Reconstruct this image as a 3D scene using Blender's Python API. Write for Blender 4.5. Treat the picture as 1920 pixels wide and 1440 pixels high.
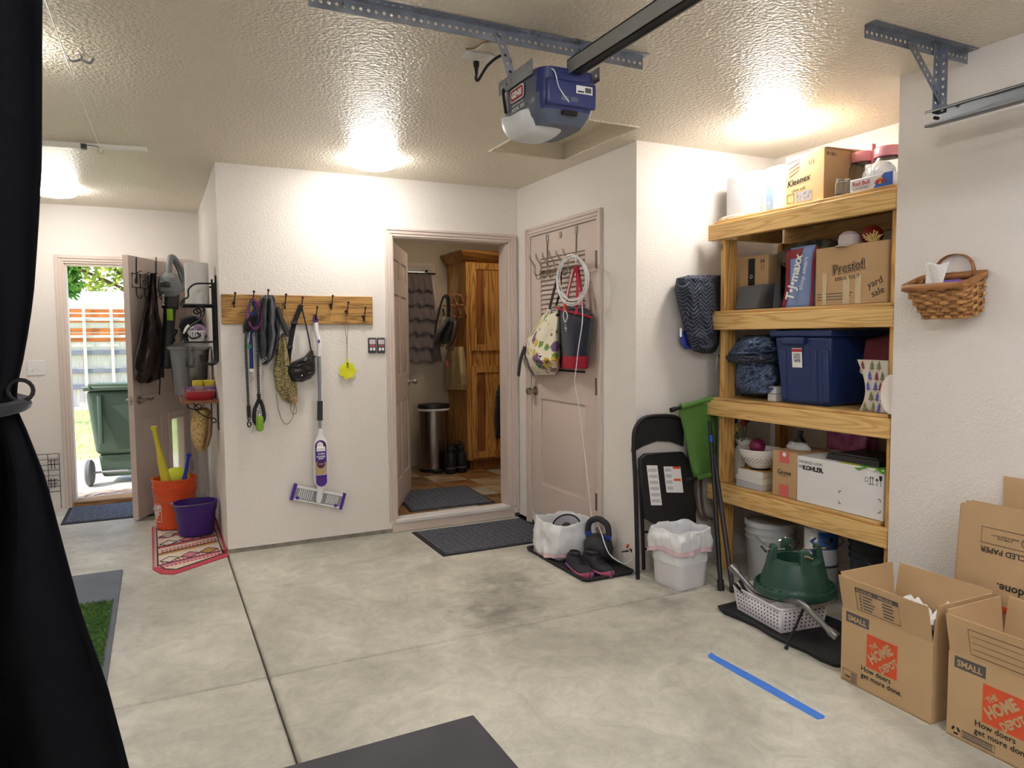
import bpy, bmesh, math, random
from mathutils import Vector, Matrix
random.seed(7)
for o in list(bpy.data.objects): bpy.data.objects.remove(o)
sc = bpy.context.scene
COL = sc.collection
PI = math.pi
# ---------------------------------------------------------------- camera
F, YAW, PIT, ROL, HC = 1354.2, 0.4574, -0.0653, -0.0082, 1.40
fw = Vector((math.sin(YAW)*math.cos(PIT), math.cos(YAW)*math.cos(PIT), math.sin(PIT)))
r0 = Vector((math.cos(YAW), -math.sin(YAW), 0)); u0 = r0.cross(fw)
ri = r0*math.cos(ROL)+u0*math.sin(ROL); up = u0*math.cos(ROL)-r0*math.sin(ROL)
CAM = Vector((0, 0, HC))
cd = bpy.data.cameras.new('camera'); cam = bpy.data.objects.new('camera', cd); COL.objects.link(cam)
cd.sensor_width = 36; cd.lens = F/1920*36; cd.clip_start = 0.05; cd.clip_end = 300
cam.matrix_world = Matrix(((ri.x, up.x, -fw.x, 0), (ri.y, up.y, -fw.y, 0), (ri.z, up.z, -fw.z, HC), (0, 0, 0, 1)))
sc.camera = cam
def on(ax, v, x, y):
    """point of the pixel's ray on the plane axis = v"""
    d = fw+ri*((x-960)/F)-up*((y-720)/F); i = 'XYZ'.index(ax)
    return CAM+d*((v-CAM[i])/d[i])
# ---------------------------------------------------------------- exposure, sky, sun
vs = sc.view_settings
sc.display_settings.display_device = 'sRGB'
vs.view_transform = 'Standard'; vs.look = 'None'; vs.exposure = 1.15; vs.gamma = 1.0; vs.use_curve_mapping = False
W = bpy.data.worlds.new('sky'); sc.world = W; W.use_nodes = True
wn = W.node_tree; wn.nodes.clear()
wo = wn.nodes.new('ShaderNodeOutputWorld'); bg = wn.nodes.new('ShaderNodeBackground'); sk = wn.nodes.new('ShaderNodeTexSky')
sk.sky_type = 'NISHITA'; sk.sun_elevation = math.radians(52); sk.sun_rotation = math.radians(284); sk.sun_disc = False
sk.air_density = 1.0; sk.dust_density = 1.5
bg.inputs[1].default_value = 0.24
wn.links.new(sk.outputs[0], bg.inputs[0]); wn.links.new(bg.outputs[0], wo.inputs[0])
sl = bpy.data.lights.new('sun', 'SUN'); sl.energy = 3.6; sl.angle = 0.01; sl.color = (1, .95, .86)
so = bpy.data.objects.new('sun', sl); COL.objects.link(so); so.rotation_euler = Vector((.62, .16, -.77)).to_track_quat('-Z', 'Y').to_euler(); so.location = (0, 12, 10)
LAMP_E, FILL_E, MUD_E = 25.0, 24.0, 12.0
# ---------------------------------------------------------------- planes of the garage (metres)
Yh, X1, Xc, Yc, Xs, Ye, Xr, H, Yf, Yj = 4.975, .376, 2.506, 3.454, 3.575, 2.135, 2.941, 2.514, 7.02, 3.066
XL, YF = -2.3, -2.6
# ---------------------------------------------------------------- materials
def lin(c):
    r = []
    for v in c[:3]:
        v /= 255.; r.append(v/12.92 if v <= .04045 else ((v+.055)/1.055)**2.4)
    return (*r, 1.)
M = {}
def mat(key, rgb, rough=.6, metal=0., var=0., vs_=6., bump=0., bs=150., rgb2=None, stretch=None, emit=0., trans=0., alpha=1., sheen=0., spec=None, coat=0., detail=4., bdist=.004, sub=0., ramp=(.35, .65)):
    if key in M: return M[key]
    m = bpy.data.materials.new(key); m.use_nodes = True; n = m.node_tree.nodes; l = m.node_tree.links
    b = n['Principled BSDF']; c = lin(rgb)
    b.inputs['Base Color'].default_value = c; b.inputs['Roughness'].default_value = rough; b.inputs['Metallic'].default_value = metal
    if spec is not None: b.inputs['Specular IOR Level'].default_value = spec
    if sheen: b.inputs['Sheen Weight'].default_value = sheen
    if coat: b.inputs['Coat Weight'].default_value = coat
    if trans: b.inputs['Transmission Weight'].default_value = trans
    if alpha < 1: b.inputs['Alpha'].default_value = alpha
    if sub: b.inputs['Subsurface Weight'].default_value = sub; b.inputs['Subsurface Radius'].default_value = (.01, .01, .01)
    if emit: b.inputs['Emission Color'].default_value = c; b.inputs['Emission Strength'].default_value = emit
    if var or rgb2 or bump:
        tc = n.new('ShaderNodeTexCoord'); src = tc.outputs['Object']
        if stretch:
            mp = n.new('ShaderNodeMapping'); mp.inputs['Scale'].default_value = stretch; l.new(src, mp.inputs[0]); src = mp.outputs[0]
    if var or rgb2:
        nz = n.new('ShaderNodeTexNoise'); nz.inputs['Scale'].default_value = vs_; nz.inputs['Detail'].default_value = detail; l.new(src, nz.inputs['Vector'])
        rp = n.new('ShaderNodeValToRGB'); l.new(nz.outputs['Fac'], rp.inputs[0])
        e = rp.color_ramp.elements; e[0].position, e[1].position = ramp
        if rgb2: e[0].color = lin(rgb2); e[1].color = c
        else:
            e[0].color = tuple(max(0, x*(1-var)) for x in c[:3])+(1,); e[1].color = tuple(min(1, x*(1+var)) for x in c[:3])+(1,)
        l.new(rp.outputs[0], b.inputs['Base Color'])
    if bump:
        n2 = n.new('ShaderNodeTexNoise'); n2.inputs['Scale'].default_value = bs; n2.inputs['Detail'].default_value = 2; l.new(src, n2.inputs['Vector'])
        bp = n.new('ShaderNodeBump'); bp.inputs['Strength'].default_value = bump; bp.inputs['Distance'].default_value = bdist
        l.new(n2.outputs['Fac'], bp.inputs['Height']); l.new(bp.outputs[0], b.inputs['Normal'])
    M[key] = m; return m
def wood(key, c1, c2, axis, rough=.55, scale=1.0, rings=7., knots=True):
    """lumber: grain rings stretched along one axis"""
    if key in M: return M[key]
    m = bpy.data.materials.new(key); m.use_nodes = True; n = m.node_tree.nodes; l = m.node_tree.links; b = n['Principled BSDF']
    tc = n.new('ShaderNodeTexCoord'); mp = n.new('ShaderNodeMapping')
    s = [rings*scale*2.2]*3; s['XYZ'.index(axis)] = rings*scale*.16; mp.inputs['Scale'].default_value = s
    l.new(tc.outputs['Object'], mp.inputs[0])
    nz = n.new('ShaderNodeTexNoise'); nz.inputs['Scale'].default_value = 1.0; nz.inputs['Detail'].default_value = 2; nz.inputs['Distortion'].default_value = .4
    l.new(mp.outputs[0], nz.inputs['Vector'])
    mm = n.new('ShaderNodeMath'); mm.operation = 'MULTIPLY'; mm.inputs[1].default_value = 9.; l.new(nz.outputs['Fac'], mm.inputs[0])
    fr = n.new('ShaderNodeMath'); fr.operation = 'PINGPONG'; fr.inputs[1].default_value = .5; l.new(mm.outputs[0], fr.inputs[0])
    rp = n.new('ShaderNodeValToRGB'); l.new(fr.outputs[0], rp.inputs[0])
    e = rp.color_ramp.elements; e[0].position = .0; e[1].position = .32; e[0].color = lin(c2); e[1].color = lin(c1)
    out = rp.outputs[0]
    if knots:
        v = n.new('ShaderNodeTexVoronoi'); v.inputs['Scale'].default_value = 4.5; mp2 = n.new('ShaderNodeMapping'); s2 = [1, 1, 1]; s2['XYZ'.index(axis)] = .6
        mp2.inputs['Scale'].default_value = s2; l.new(tc.outputs['Object'], mp2.inputs[0]); l.new(mp2.outputs[0], v.inputs['Vector'])
        r2 = n.new('ShaderNodeValToRGB'); l.new(v.outputs['Distance'], r2.inputs[0]); q = r2.color_ramp.elements
        q[0].position = .035; q[0].color = (1, 1, 1, 1); q[1].position = .075; q[1].color = (0, 0, 0, 1)
        mx = n.new('ShaderNodeMix'); mx.data_type = 'RGBA'; l.new(r2.outputs[0], mx.inputs[0]); l.new(out, mx.inputs[6]); mx.inputs[7].default_value = lin([x*.62 for x in c2]); out = mx.outputs[2]
    l.new(out, b.inputs['Base Color']); b.inputs['Roughness'].default_value = rough
    M[key] = m; return m
def pattern(key, c1, c2, scale, rough=.8, kind='voronoi', lo=.3, hi=.36, stretch=None, bump=.0, dist=0.):
    """two-colour print or weave"""
    if key in M: return M[key]
    m = bpy.data.materials.new(key); m.use_nodes = True; n = m.node_tree.nodes; l = m.node_tree.links; b = n['Principled BSDF']
    tc = n.new('ShaderNodeTexCoord'); src = tc.outputs['Object']
    if stretch:
        mp = n.new('ShaderNodeMapping'); mp.inputs['Scale'].default_value = stretch; l.new(src, mp.inputs[0]); src = mp.outputs[0]
    if kind == 'voronoi': t = n.new('ShaderNodeTexVoronoi'); o = t.outputs['Distance']
    elif kind == 'wave': t = n.new('ShaderNodeTexWave'); t.inputs['Distortion'].default_value = dist; o = t.outputs['Fac']
    elif kind == 'wavez': t = n.new('ShaderNodeTexWave'); t.bands_direction = 'Z'; t.inputs['Distortion'].default_value = dist; o = t.outputs['Fac']
    elif kind == 'wavey': t = n.new('ShaderNodeTexWave'); t.bands_direction = 'Y'; t.inputs['Distortion'].default_value = dist; o = t.outputs['Fac']
    elif kind == 'diag': t = n.new('ShaderNodeTexWave'); t.bands_direction = 'DIAGONAL'; t.inputs['Distortion'].default_value = dist; o = t.outputs['Fac']
    elif kind == 'checker': t = n.new('ShaderNodeTexChecker'); o = t.outputs['Fac']
    else: t = n.new('ShaderNodeTexNoise'); o = t.outputs['Fac']
    t.inputs['Scale'].default_value = scale; l.new(src, t.inputs['Vector'])
    rp = n.new('ShaderNodeValToRGB'); e = rp.color_ramp.elements; e[0].position = lo; e[1].position = hi; e[0].color = lin(c2); e[1].color = lin(c1)
    l.new(o, rp.inputs[0]); l.new(rp.outputs[0], b.inputs['Base Color']); b.inputs['Roughness'].default_value = rough
    if bump:
        bp = n.new('ShaderNodeBump'); bp.inputs['Strength'].default_value = bump; bp.inputs['Distance'].default_value = .004; l.new(o, bp.inputs['Height']); l.new(bp.outputs[0], b.inputs['Normal'])
    M[key] = m; return m
# ---------------------------------------------------------------- mesh builder
WM = {}
def wm(o): return WM.get(o.name, Matrix.Identity(4)) if o is not None else Matrix.Identity(4)
def tag(o, label=None, cat=None, group=None, kind=None):
    if label: o['label'] = label
    if cat: o['category'] = cat
    if group: o['group'] = group
    if kind: o['kind'] = kind
    return o
def thing(name, label, cat, loc=(0, 0, 0), rz=0., group=None, rot=None, kind=None):
    o = bpy.data.objects.new(name, None); COL.objects.link(o); o.empty_display_size = .05
    R = rot.to_4x4() if rot is not None else Matrix.Rotation(rz, 4, 'Z')
    m = Matrix.Translation(loc) @ R; o.matrix_world = m; WM[o.name] = m
    return tag(o, label, cat, group, kind)
class MB:
    def __init__(s): s.v = []; s.f = []; s.m = []; s.mi = 0
    def mt(s, i): s.mi = i; return s
    def add(s, vs_, fs):
        k = len(s.v); s.v += [Vector(p) for p in vs_]
        for f in fs: s.f.append([i+k for i in f]); s.m.append(s.mi)
        return s
    def box(s, x0, x1, y0, y1, z0, z1):
        return s.add([(x, y, z) for x in (x0, x1) for y in (y0, y1) for z in (z0, z1)], [(0, 1, 3, 2), (4, 6, 7, 5), (0, 4, 5, 1), (2, 3, 7, 6), (0, 2, 6, 4), (1, 5, 7, 3)])
    def taper(s, x0, x1, y0, y1, z0, z1, i0, i1=None):
        """box whose top is inset by i0 in x and i1 in y"""
        i1 = i0 if i1 is None else i1
        return s.add([(x0, y0, z0), (x1, y0, z0), (x1, y1, z0), (x0, y1, z0), (x0+i0, y0+i1, z1), (x1-i0, y0+i1, z1), (x1-i0, y1-i1, z1), (x0+i0, y1-i1, z1)],
                     [(3, 2, 1, 0), (4, 5, 6, 7), (0, 1, 5, 4), (1, 2, 6, 5), (2, 3, 7, 6), (3, 0, 4, 7)])
    def hexa(s, b, t):
        """8 corners: bottom loop b, top loop t"""
        return s.add(list(b)+list(t), [(3, 2, 1, 0), (4, 5, 6, 7), (0, 1, 5, 4), (1, 2, 6, 5), (2, 3, 7, 6), (3, 0, 4, 7)])
    def panel(s, x0, x1, z0, z1, y0, y1, ins):
        """raised field facing -y"""
        return s.add([(x0, y0, z0), (x1, y0, z0), (x1, y0, z1), (x0, y0, z1), (x0+ins, y1, z0+ins), (x1-ins, y1, z0+ins), (x1-ins, y1, z1-ins), (x0+ins, y1, z1-ins)],
                     [(4, 5, 6, 7), (0, 1, 5, 4), (1, 2, 6, 5), (2, 3, 7, 6), (3, 0, 4, 7)])
    def bar(s, a, b, w, t, upv=(0, 0, 1)):
        a, b = Vector(a), Vector(b); d = (b-a).normalized(); u = Vector(upv)
        sd = d.cross(u); sd = sd.normalized() if sd.length > 1e-6 else Vector((1, 0, 0)); n = sd.cross(d)
        sd *= w/2; n *= t/2
        return s.hexa([a-sd-n, a+sd-n, a+sd+n, a-sd+n], [b-sd-n, b+sd-n, b+sd+n, b-sd+n])
    def tube(s, path, r, n=8, closed=False, caps=True, flat=1.):
        path = [Vector(p) for p in path]; N = len(path)
        rr = list(r) if isinstance(r, (list, tuple)) else [r]*N
        rings = []; ref = None
        for i in range(N):
            if closed: d = path[(i+1) % N]-path[i-1]
            else: d = path[min(i+1, N-1)]-path[max(i-1, 0)]
            d = d.normalized() if d.length > 1e-9 else Vector((0, 0, 1))
            if ref is None: ref = Vector((0, 0, 1)) if abs(d.z) < .9 else Vector((1, 0, 0))
            a = (ref-d*ref.dot(d)); a = a.normalized() if a.length > 1e-6 else d.orthogonal().normalized(); b = d.cross(a); ref = a
            rings.append([path[i]+(a*math.cos(2*PI*k/n)+b*(math.sin(2*PI*k/n)*flat))*rr[i] for k in range(n)])
        vs_ = [p for q in rings for p in q]; fs = []
        for i in range(N if closed else N-1):
            j = (i+1) % N
            for k in range(n): fs.append((i*n+k, i*n+(k+1) % n, j*n+(k+1) % n, j*n+k))
        if caps and not closed: fs += [tuple(reversed(range(n))), tuple((N-1)*n+k for k in range(n))]
        return s.add(vs_, fs)
    def cyl(s, a, b, r, r2=None, n=16): return s.tube([a, b], [r, r if r2 is None else r2], n)
    def lathe(s, prof, n=24, c=(0, 0, 0), sx=1., sy=1., caps=True, wob=None, arc=None):
        c = Vector(c); vs_ = []
        for i, (r, z) in enumerate(prof):
            for k in range(n):
                a = 2*PI*k/n; q = r*(1+(wob(a, i) if wob else 0)); vs_.append(c+Vector((q*math.cos(a)*sx, q*math.sin(a)*sy, z)))
        fs = [(i*n+k, i*n+(k+1) % n, (i+1)*n+(k+1) % n, (i+1)*n+k) for i in range(len(prof)-1) for k in range(n)]
        if caps:
            if prof[0][0] > 1e-6: fs.append(tuple(reversed(range(n))))
            if prof[-1][0] > 1e-6: fs.append(tuple((len(prof)-1)*n+k for k in range(n)))
        return s.add(vs_, fs)
    def prism(s, poly, fn, h0, h1):
        """poly of (u,v); fn(u,v,h) -> point"""
        n = len(poly); vs_ = [fn(u, v, h0) for u, v in poly]+[fn(u, v, h1) for u, v in poly]
        return s.add(vs_, [tuple(reversed(range(n))), tuple(range(n, 2*n))]+[(i, (i+1) % n, n+(i+1) % n, n+i) for i in range(n)])
    def surf(s, fn, nu, nv, cu=False, cv=False):
        vs_ = [fn(i/(nu if cu else nu-1), j/(nv if cv else nv-1)) for j in range(nv) for i in range(nu)]; fs = []
        for j in range(nv if cv else nv-1):
            for i in range(nu if cu else nu-1):
                fs.append((j*nu+i, j*nu+(i+1) % nu, ((j+1) % nv)*nu+(i+1) % nu, ((j+1) % nv)*nu+i))
        return s.add(vs_, fs)
    def ball(s, c, r, n=16, sx=1, sy=1, sz=1):
        h = n//2; return s.lathe([(max(1e-5, r*math.sin(PI*i/h)), -r*sz*math.cos(PI*i/h)) for i in range(h+1)], n, c, sx, sy, caps=False)
    def build(s, name, ms, parent=None, world=False, smooth=True, bevel=0., label=None, cat=None, group=None, kind=None, solid=0., subd=0, bseg=2, origin=None, weld=False):
        me = bpy.data.meshes.new(name)
        vv = s.v
        if world and parent is not None: inv = wm(parent).inverted(); vv = [inv @ p for p in vv]
        if origin is not None: vv = [p-Vector(origin) for p in vv]
        me.from_pydata([tuple(p) for p in vv], [], s.f)
        for m in (ms if isinstance(ms, (list, tuple)) else [ms]): me.materials.append(M[m] if isinstance(m, str) else m)
        me.polygons.foreach_set('material_index', s.m)
        bm = bmesh.new(); bm.from_mesh(me)
        if weld: bmesh.ops.remove_doubles(bm, verts=bm.verts, dist=1e-5)
        bmesh.ops.recalc_face_normals(bm, faces=bm.faces); bm.to_mesh(me); bm.free()
        me.update()
        if smooth:
            me.shade_smooth(); me.set_sharp_from_angle(angle=math.radians(38))
        o = bpy.data.objects.new(name, me); COL.objects.link(o)
        if origin is not None: o.location = origin
        if parent is not None:
            o.parent = parent; WM[o.name] = wm(parent)
        if solid:
            md = o.modifiers.new('solid', 'SOLIDIFY'); md.thickness = solid; md.offset = 0
        if subd:
            md = o.modifiers.new('sub', 'SUBSURF'); md.levels = subd; md.render_levels = subd
        if bevel:
            md = o.modifiers.new('bevel', 'BEVEL'); md.width = bevel; md.segments = bseg; md.limit_method = 'ANGLE'; md.angle_limit = math.radians(50); md.harden_normals = False
        return tag(o, label, cat, group, kind)
def B(*a): return MB().box(*a)
def dup(root, loc=None, rz=None, parent=None, rot=None):
    c = root.copy(); COL.objects.link(c); c.parent = parent
    m = wm(root).copy() if parent is None else wm(parent)
    if parent is None:
        if loc is not None:
            m = Matrix.Translation(loc) @ (rot.to_4x4() if rot is not None else Matrix.Rotation(rz or 0., 4, 'Z'))
        c.matrix_world = m
    WM[c.name] = m
    for ch in [x for x in bpy.data.objects if x.parent == root]: dup(ch, parent=c)
    return c
def letters(body, parent, ms, c, right, upv, width=None, height=None, bold=0., shear=0., depth=.0006, name='lettering', space=1., lines=1., world=False, label=None, align='CENTER'):
    """printed lettering as a thin raised mesh fitted into width x height around c"""
    cu = bpy.data.curves.new('t', 'FONT'); cu.body = body; cu.size = 1; cu.offset = bold; cu.shear = shear; cu.space_character = space; cu.space_line = lines
    cu.resolution_u = 2; cu.align_x = align; t = bpy.data.objects.new('t', cu)
    me0 = bpy.data.meshes.new_from_object(t); bpy.data.objects.remove(t)
    vs_ = [v.co.copy() for v in me0.vertices]; fs = [tuple(p.vertices) for p in me0.polygons]; bpy.data.meshes.remove(me0)
    x0 = min(p.x for p in vs_); x1 = max(p.x for p in vs_); y0 = min(p.y for p in vs_); y1 = max(p.y for p in vs_)
    sx = width/(x1-x0) if width else None; sy = height/(y1-y0) if height else None
    sx = sx or sy; sy = sy or sx
    r = Vector(right).normalized(); u = Vector(upv).normalized(); nrm = r.cross(u); c = Vector(c)
    mb = MB(); mb.add([c+r*((p.x-(x0+x1)/2)*sx)+u*((p.y-(y0+y1)/2)*sy)+nrm*depth for p in vs_], fs)
    o = mb.build(name, ms, parent, world=world, smooth=False)
    if label: o['label'] = label
    return o
def sm(t): return t*t*(3-2*t)
def lerp(a, b, t): return a+(b-a)*t
def interp(tab, x):
    for (a, b), (c, d) in zip(tab, tab[1:]):
        if x <= c: return b+(d-b)*(x-a)/(c-a) if c > a else d
    return tab[-1][1]
def curve(pts, n=6):
    """Catmull-Rom through the points"""
    P = [Vector(p) for p in pts]; P = [P[0]*2-P[1]]+P+[P[-1]*2-P[-2]]; out = []
    for i in range(1, len(P)-2):
        for k in range(n):
            t = k/n; a, b, c, d = P[i-1:i+3]
            out.append(.5*((2*b)+(c-a)*t+(2*a-5*b+4*c-d)*t*t+(3*b-a-3*c+d)*t**3))
    return out+[P[-2]]
def noise(x, y=0., z=0.):
    from mathutils import noise as N
    return N.noise(Vector((x, y, z)))
# ================================================================ SETTING
def paint(key, rgb, bump, bs, rough=.55, spec=.4, bdist=.003):
    m = mat(key, rgb, rough, bump=bump, bs=bs, spec=spec, bdist=bdist, var=.02, vs_=1.2); return m
paint('wall_paint', (237, 231, 226), .7, 95, bdist=.005)
paint('ceiling_paint', (231, 221, 202), 1.0, 62, rough=.36, spec=.55, bdist=.011)
mat('trim_paint', (217, 201, 192), .42)
mat('door_paint', (213, 196, 187), .4)
mat('dark_gap', (40, 36, 34), .9)
mat('curb_concrete', (150, 145, 135), .9, var=.2, vs_=20, bump=.5, bs=80)
mat('steel_galv', (150, 156, 168), .35, .9, var=.15, vs_=14)
mat('steel_grey', (132, 134, 138), .55, .7)
mat('nickel', (178, 170, 158), .28, 1.)
mat('chrome', (215, 215, 215), .15, 1.)
mat('black_metal', (26, 25, 27), .42, .3)
mat('black_plastic', (24, 24, 27), .45)
mat('black_rubber', (30, 31, 35), .7, bump=.2, bs=60)
mat('white_plastic', (238, 238, 240), .4)
mat('black_cloth', (20, 20, 24), .95, sheen=.2, bump=.15, bs=300)
mat('white_paper', (244, 243, 240), .7)
mat('print_black', (28, 26, 26), .8)
mat('print_grey', (92, 90, 92), .8)
def concrete():
    m = bpy.data.materials.new('concrete'); m.use_nodes = True; n = m.node_tree.nodes; l = m.node_tree.links; b = n['Principled BSDF']
    tc = n.new('ShaderNodeTexCoord'); S = tc.outputs['Object']
    def nz(scale, det, rough=.6, dist=0.):
        t = n.new('ShaderNodeTexNoise'); t.inputs['Scale'].default_value = scale; t.inputs['Detail'].default_value = det; t.inputs['Roughness'].default_value = rough; t.inputs['Distortion'].default_value = dist
        l.new(S, t.inputs['Vector']); return t.outputs['Fac']
    def rmp(src, p0, c0, p1, c1):
        r = n.new('ShaderNodeValToRGB'); e = r.color_ramp.elements; e[0].position = p0; e[1].position = p1; e[0].color = c0; e[1].color = c1; l.new(src, r.inputs[0]); return r.outputs[0]
    def mul(a, c, f=1.):
        x = n.new('ShaderNodeMix'); x.data_type = 'RGBA'; x.blend_type = 'MULTIPLY'; x.inputs[0].default_value = f; l.new(a, x.inputs[6]); l.new(c, x.inputs[7]); return x.outputs[2]
    g = lambda v: (v, v, v, 1)
    base = rmp(nz(1.3, 5, .65, .6), .32, lin((180, 177, 165)), .66, lin((222, 219, 206)))
    base = mul(base, rmp(nz(7, 6, .75, 1.2), .3, g(.66), .62, g(1)), .8)
    base = mul(base, rmp(nz(60, 3), .3, g(.9), .55, g(1)), .6)
    # old spills near the mat (a shape of their own)
    for (x, y, r) in ((1.62, 3.42, .30), (1.78, 3.72, .22), (1.5, 3.2, .2), (2.32, 2.95, .15)):
        v = n.new('ShaderNodeVectorMath'); v.operation = 'DISTANCE'; v.inputs[1].default_value = (x, y, 0); l.new(S, v.inputs[0])
        a = n.new('ShaderNodeMath'); a.operation = 'MULTIPLY_ADD'; a.inputs[1].default_value = .55; l.new(nz(9, 3), a.inputs[0]); l.new(v.outputs['Value'], a.inputs[2])
        base = mul(base, rmp(a.outputs[0], r*.7+.18, g(.55), r+.34, g(1)), .75)
    l.new(base, b.inputs['Base Color'])
    rg = rmp(nz(3, 4), .3, g(.42), .7, g(.62)); l.new(rg, b.inputs['Roughness'])
    bp = n.new('ShaderNodeBump'); bp.inputs['Strength'].default_value = .25; bp.inputs['Distance'].default_value = .004; l.new(nz(45, 4), bp.inputs['Height']); l.new(bp.outputs[0], b.inputs['Normal'])
    M['concrete'] = m
concrete()
ST = dict(kind='structure')
# ---- floor: base with separate slabs, joints recessed
floor = B(XL-.1, Xs+.2, YF-.1, Yf+.12, -.14, -.045).build('floor', 'dark_gap', **ST)
J = .0035; xj = .372
for (x0, x1, y0, y1) in ((XL-.1, xj, YF-.1, Yj), (xj, Xs+.2, YF-.1, Yj), (XL-.1, xj, Yj, Yf+.12), (xj, 2.50, Yj, Yh+.12), (2.50, Xs+.2, Yj, Yc+.1)):
    mb = MB(); mb.taper(x0+(J if x0 > XL else 0), x1-(J if x1 < Xs else 0), y0+(J if y0 > 0 else 0), y1-(J if y1 < Yf else 0), -.05, 0, 0)
    mb.build('slab', 'concrete', floor, bevel=.012)
# ---- walls
TH = .115
def wall(name, boxes, m='wall_paint', bevel=.0):
    mb = MB()
    for b in boxes: mb.box(*b)
    return mb.build(name, m, bevel=bevel, bseg=3, **ST)
DX0, DX1, DZ0, DZ1 = 1.505, 2.425, .095, 2.125     # opening to the mudroom
wall('wall_back', [(X1, DX0, Yh, Yh+TH, .03, H), (DX0, DX1, Yh, Yh+TH, DZ1, H), (DX1, Xc+TH, Yh, Yh+TH, .03, H)])
B(X1+.012, DX0, Yh+.012, Yh+TH, -.02, .03).build('baseboard_back', 'curb_concrete', **ST)
wall('wall_side', [(X1, X1+TH, Yh+TH, Yf, 0, H)])
EX0, EX1, EZ1 = -.665, .245, 2.045                 # opening to the yard
wall('wall_far', [(XL, EX0, Yf, Yf+TH, 0, H), (EX0, EX1, Yf, Yf+TH, EZ1, H), (EX1, X1+TH, Yf, Yf+TH, 0, H)])
CY0, CY1, CZ0, CZ1 = 3.858, 4.762, .088, 2.135     # closet opening
wall('wall_closet', [(Xc, Xc+TH, Yc+TH, CY0, 0, H), (Xc, Xc+TH, CY0, CY1, CZ1, H), (Xc, Xc+TH, CY1, Yh, .02, H), (Xc+.012, Xc+TH, CY0, CY1, 0, CZ0)])
wall('wall_alcove_side', [(Xc, Xs+TH, Yc, Yc+TH, .0, H)])
wall('wall_alcove_back', [(Xs, Xs+TH, Ye, Yc, 0, H)])
wall('wall_right', [(Xr, Xs+TH, YF, Ye, 0, H)])
wall('wall_left', [(XL-TH, XL, YF-TH, Yf+TH, 0, H)])
wall('wall_front', [(XL, Xs+TH, YF-TH, YF, 0, H)])
# ---- ceiling with the recessed attic hatch
hx0, hx1, hy0, hy1 = 1.84, 2.36, 3.23, 4.02
cl = wall('ceiling', [(XL-TH, hx0, YF-TH, Yf+TH, H, H+.1), (hx1, 4.45, YF-TH, Yf+TH, H, H+.1), (hx0, hx1, YF-TH, hy0, H, H+.1), (hx0, hx1, hy1, Yf+TH, H, H+.1)], 'ceiling_paint')
mat('hatch_paint', (222, 212, 190), .6, var=.02)
B(hx0-.02, hx1+.02, hy0-.02, hy1+.02, H+.1, H+.13).build('hatch_panel', 'hatch_paint', cl)
mb = MB()
for a, b in (((hx0, hy0), (hx1, hy0)), ((hx1, hy0), (hx1, hy1)), ((hx1, hy1), (hx0, hy1)), ((hx0, hy1), (hx0, hy0))):
    mb.tube([(a[0], a[1], H), (b[0], b[1], H)], .007, 8)
mb.build('hatch_bead', 'ceiling_paint', cl)
# ---- casings, jambs, thresholds
def casing(name, frame, x0, x1, z0, z1, w=.062):
    """moulded casing round an opening; frame maps (along, out, z) to world"""
    mb = MB()
    def bx(a0, a1, o, c0, c1):
        mb.hexa([frame(a0, 0, c0), frame(a1, 0, c0), frame(a1, o, c0), frame(a0, o, c0)], [frame(a0, 0, c1), frame(a1, 0, c1), frame(a1, o, c1), frame(a0, o, c1)])
    for (d0, d1, o) in ((0, .018, .010), (.018, .040, .016), (.040, w, .022)):
        bx(x0-d1, x0-d0, o, z0, z1+d1); bx(x1+d0, x1+d1, o, z0, z1+d1); bx(x0-d0, x1+d0, o, z1+d0, z1+d1)
    return mb.build(name, 'trim_paint', bevel=.003, **ST)
casing('trim_1', lambda a, o, z: (a, Yh-o, z), DX0+.012, DX1-.0, DZ0-.01, DZ1-.012, .056)
casing('trim_2', lambda a, o, z: (a, Yf-o, z), EX0+.01, EX1-.01, 0, EZ1-.01, .068)
casing('trim_3', lambda a, o, z: (Xc-o, a, z), CY0+.004, CY1-.004, 0, CZ1-.004, .060)
mb = MB(); mb.box(DX0, DX0+.02, Yh, Yh+TH+.01, DZ0, DZ1).box(DX1-.02, DX1, Yh, Yh+TH+.01, DZ0, DZ1).box(DX0, DX1, Yh, Yh+TH+.01, DZ1-.02, DZ1)
mb.build('trim_4', 'trim_paint', **ST)
mb = MB(); mb.box(EX0, EX0+.02, Yf, Yf+TH+.03, 0, EZ1).box(EX1-.02, EX1, Yf, Yf+TH+.03, 0, EZ1).box(EX0, EX1, Yf, Yf+TH+.03, EZ1-.02, EZ1)
mb.build('trim_5', 'trim_paint', **ST)
mat('white_sill', (228, 224, 222), .5, var=.1, vs_=9, stretch=(.4, 6, 6))
B(DX0-.0, DX1, Yh-.02, Yh+.1, DZ0-.03, DZ0).build('trim_6', 'white_sill', bevel=.006, **ST)
B(DX0-.025, DX1+.035, Yh-.012, Yh+TH, .002, DZ0-.03).build('trim_7', 'trim_paint', bevel=.003, **ST)
wood('oak_sill', (168, 128, 84), (120, 84, 50), 'X', knots=False)
B(EX0, EX1, Yf-.03, Yf+TH+.05, 0, .045).build('trim_8', 'oak_sill', bevel=.008, **ST)
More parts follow.
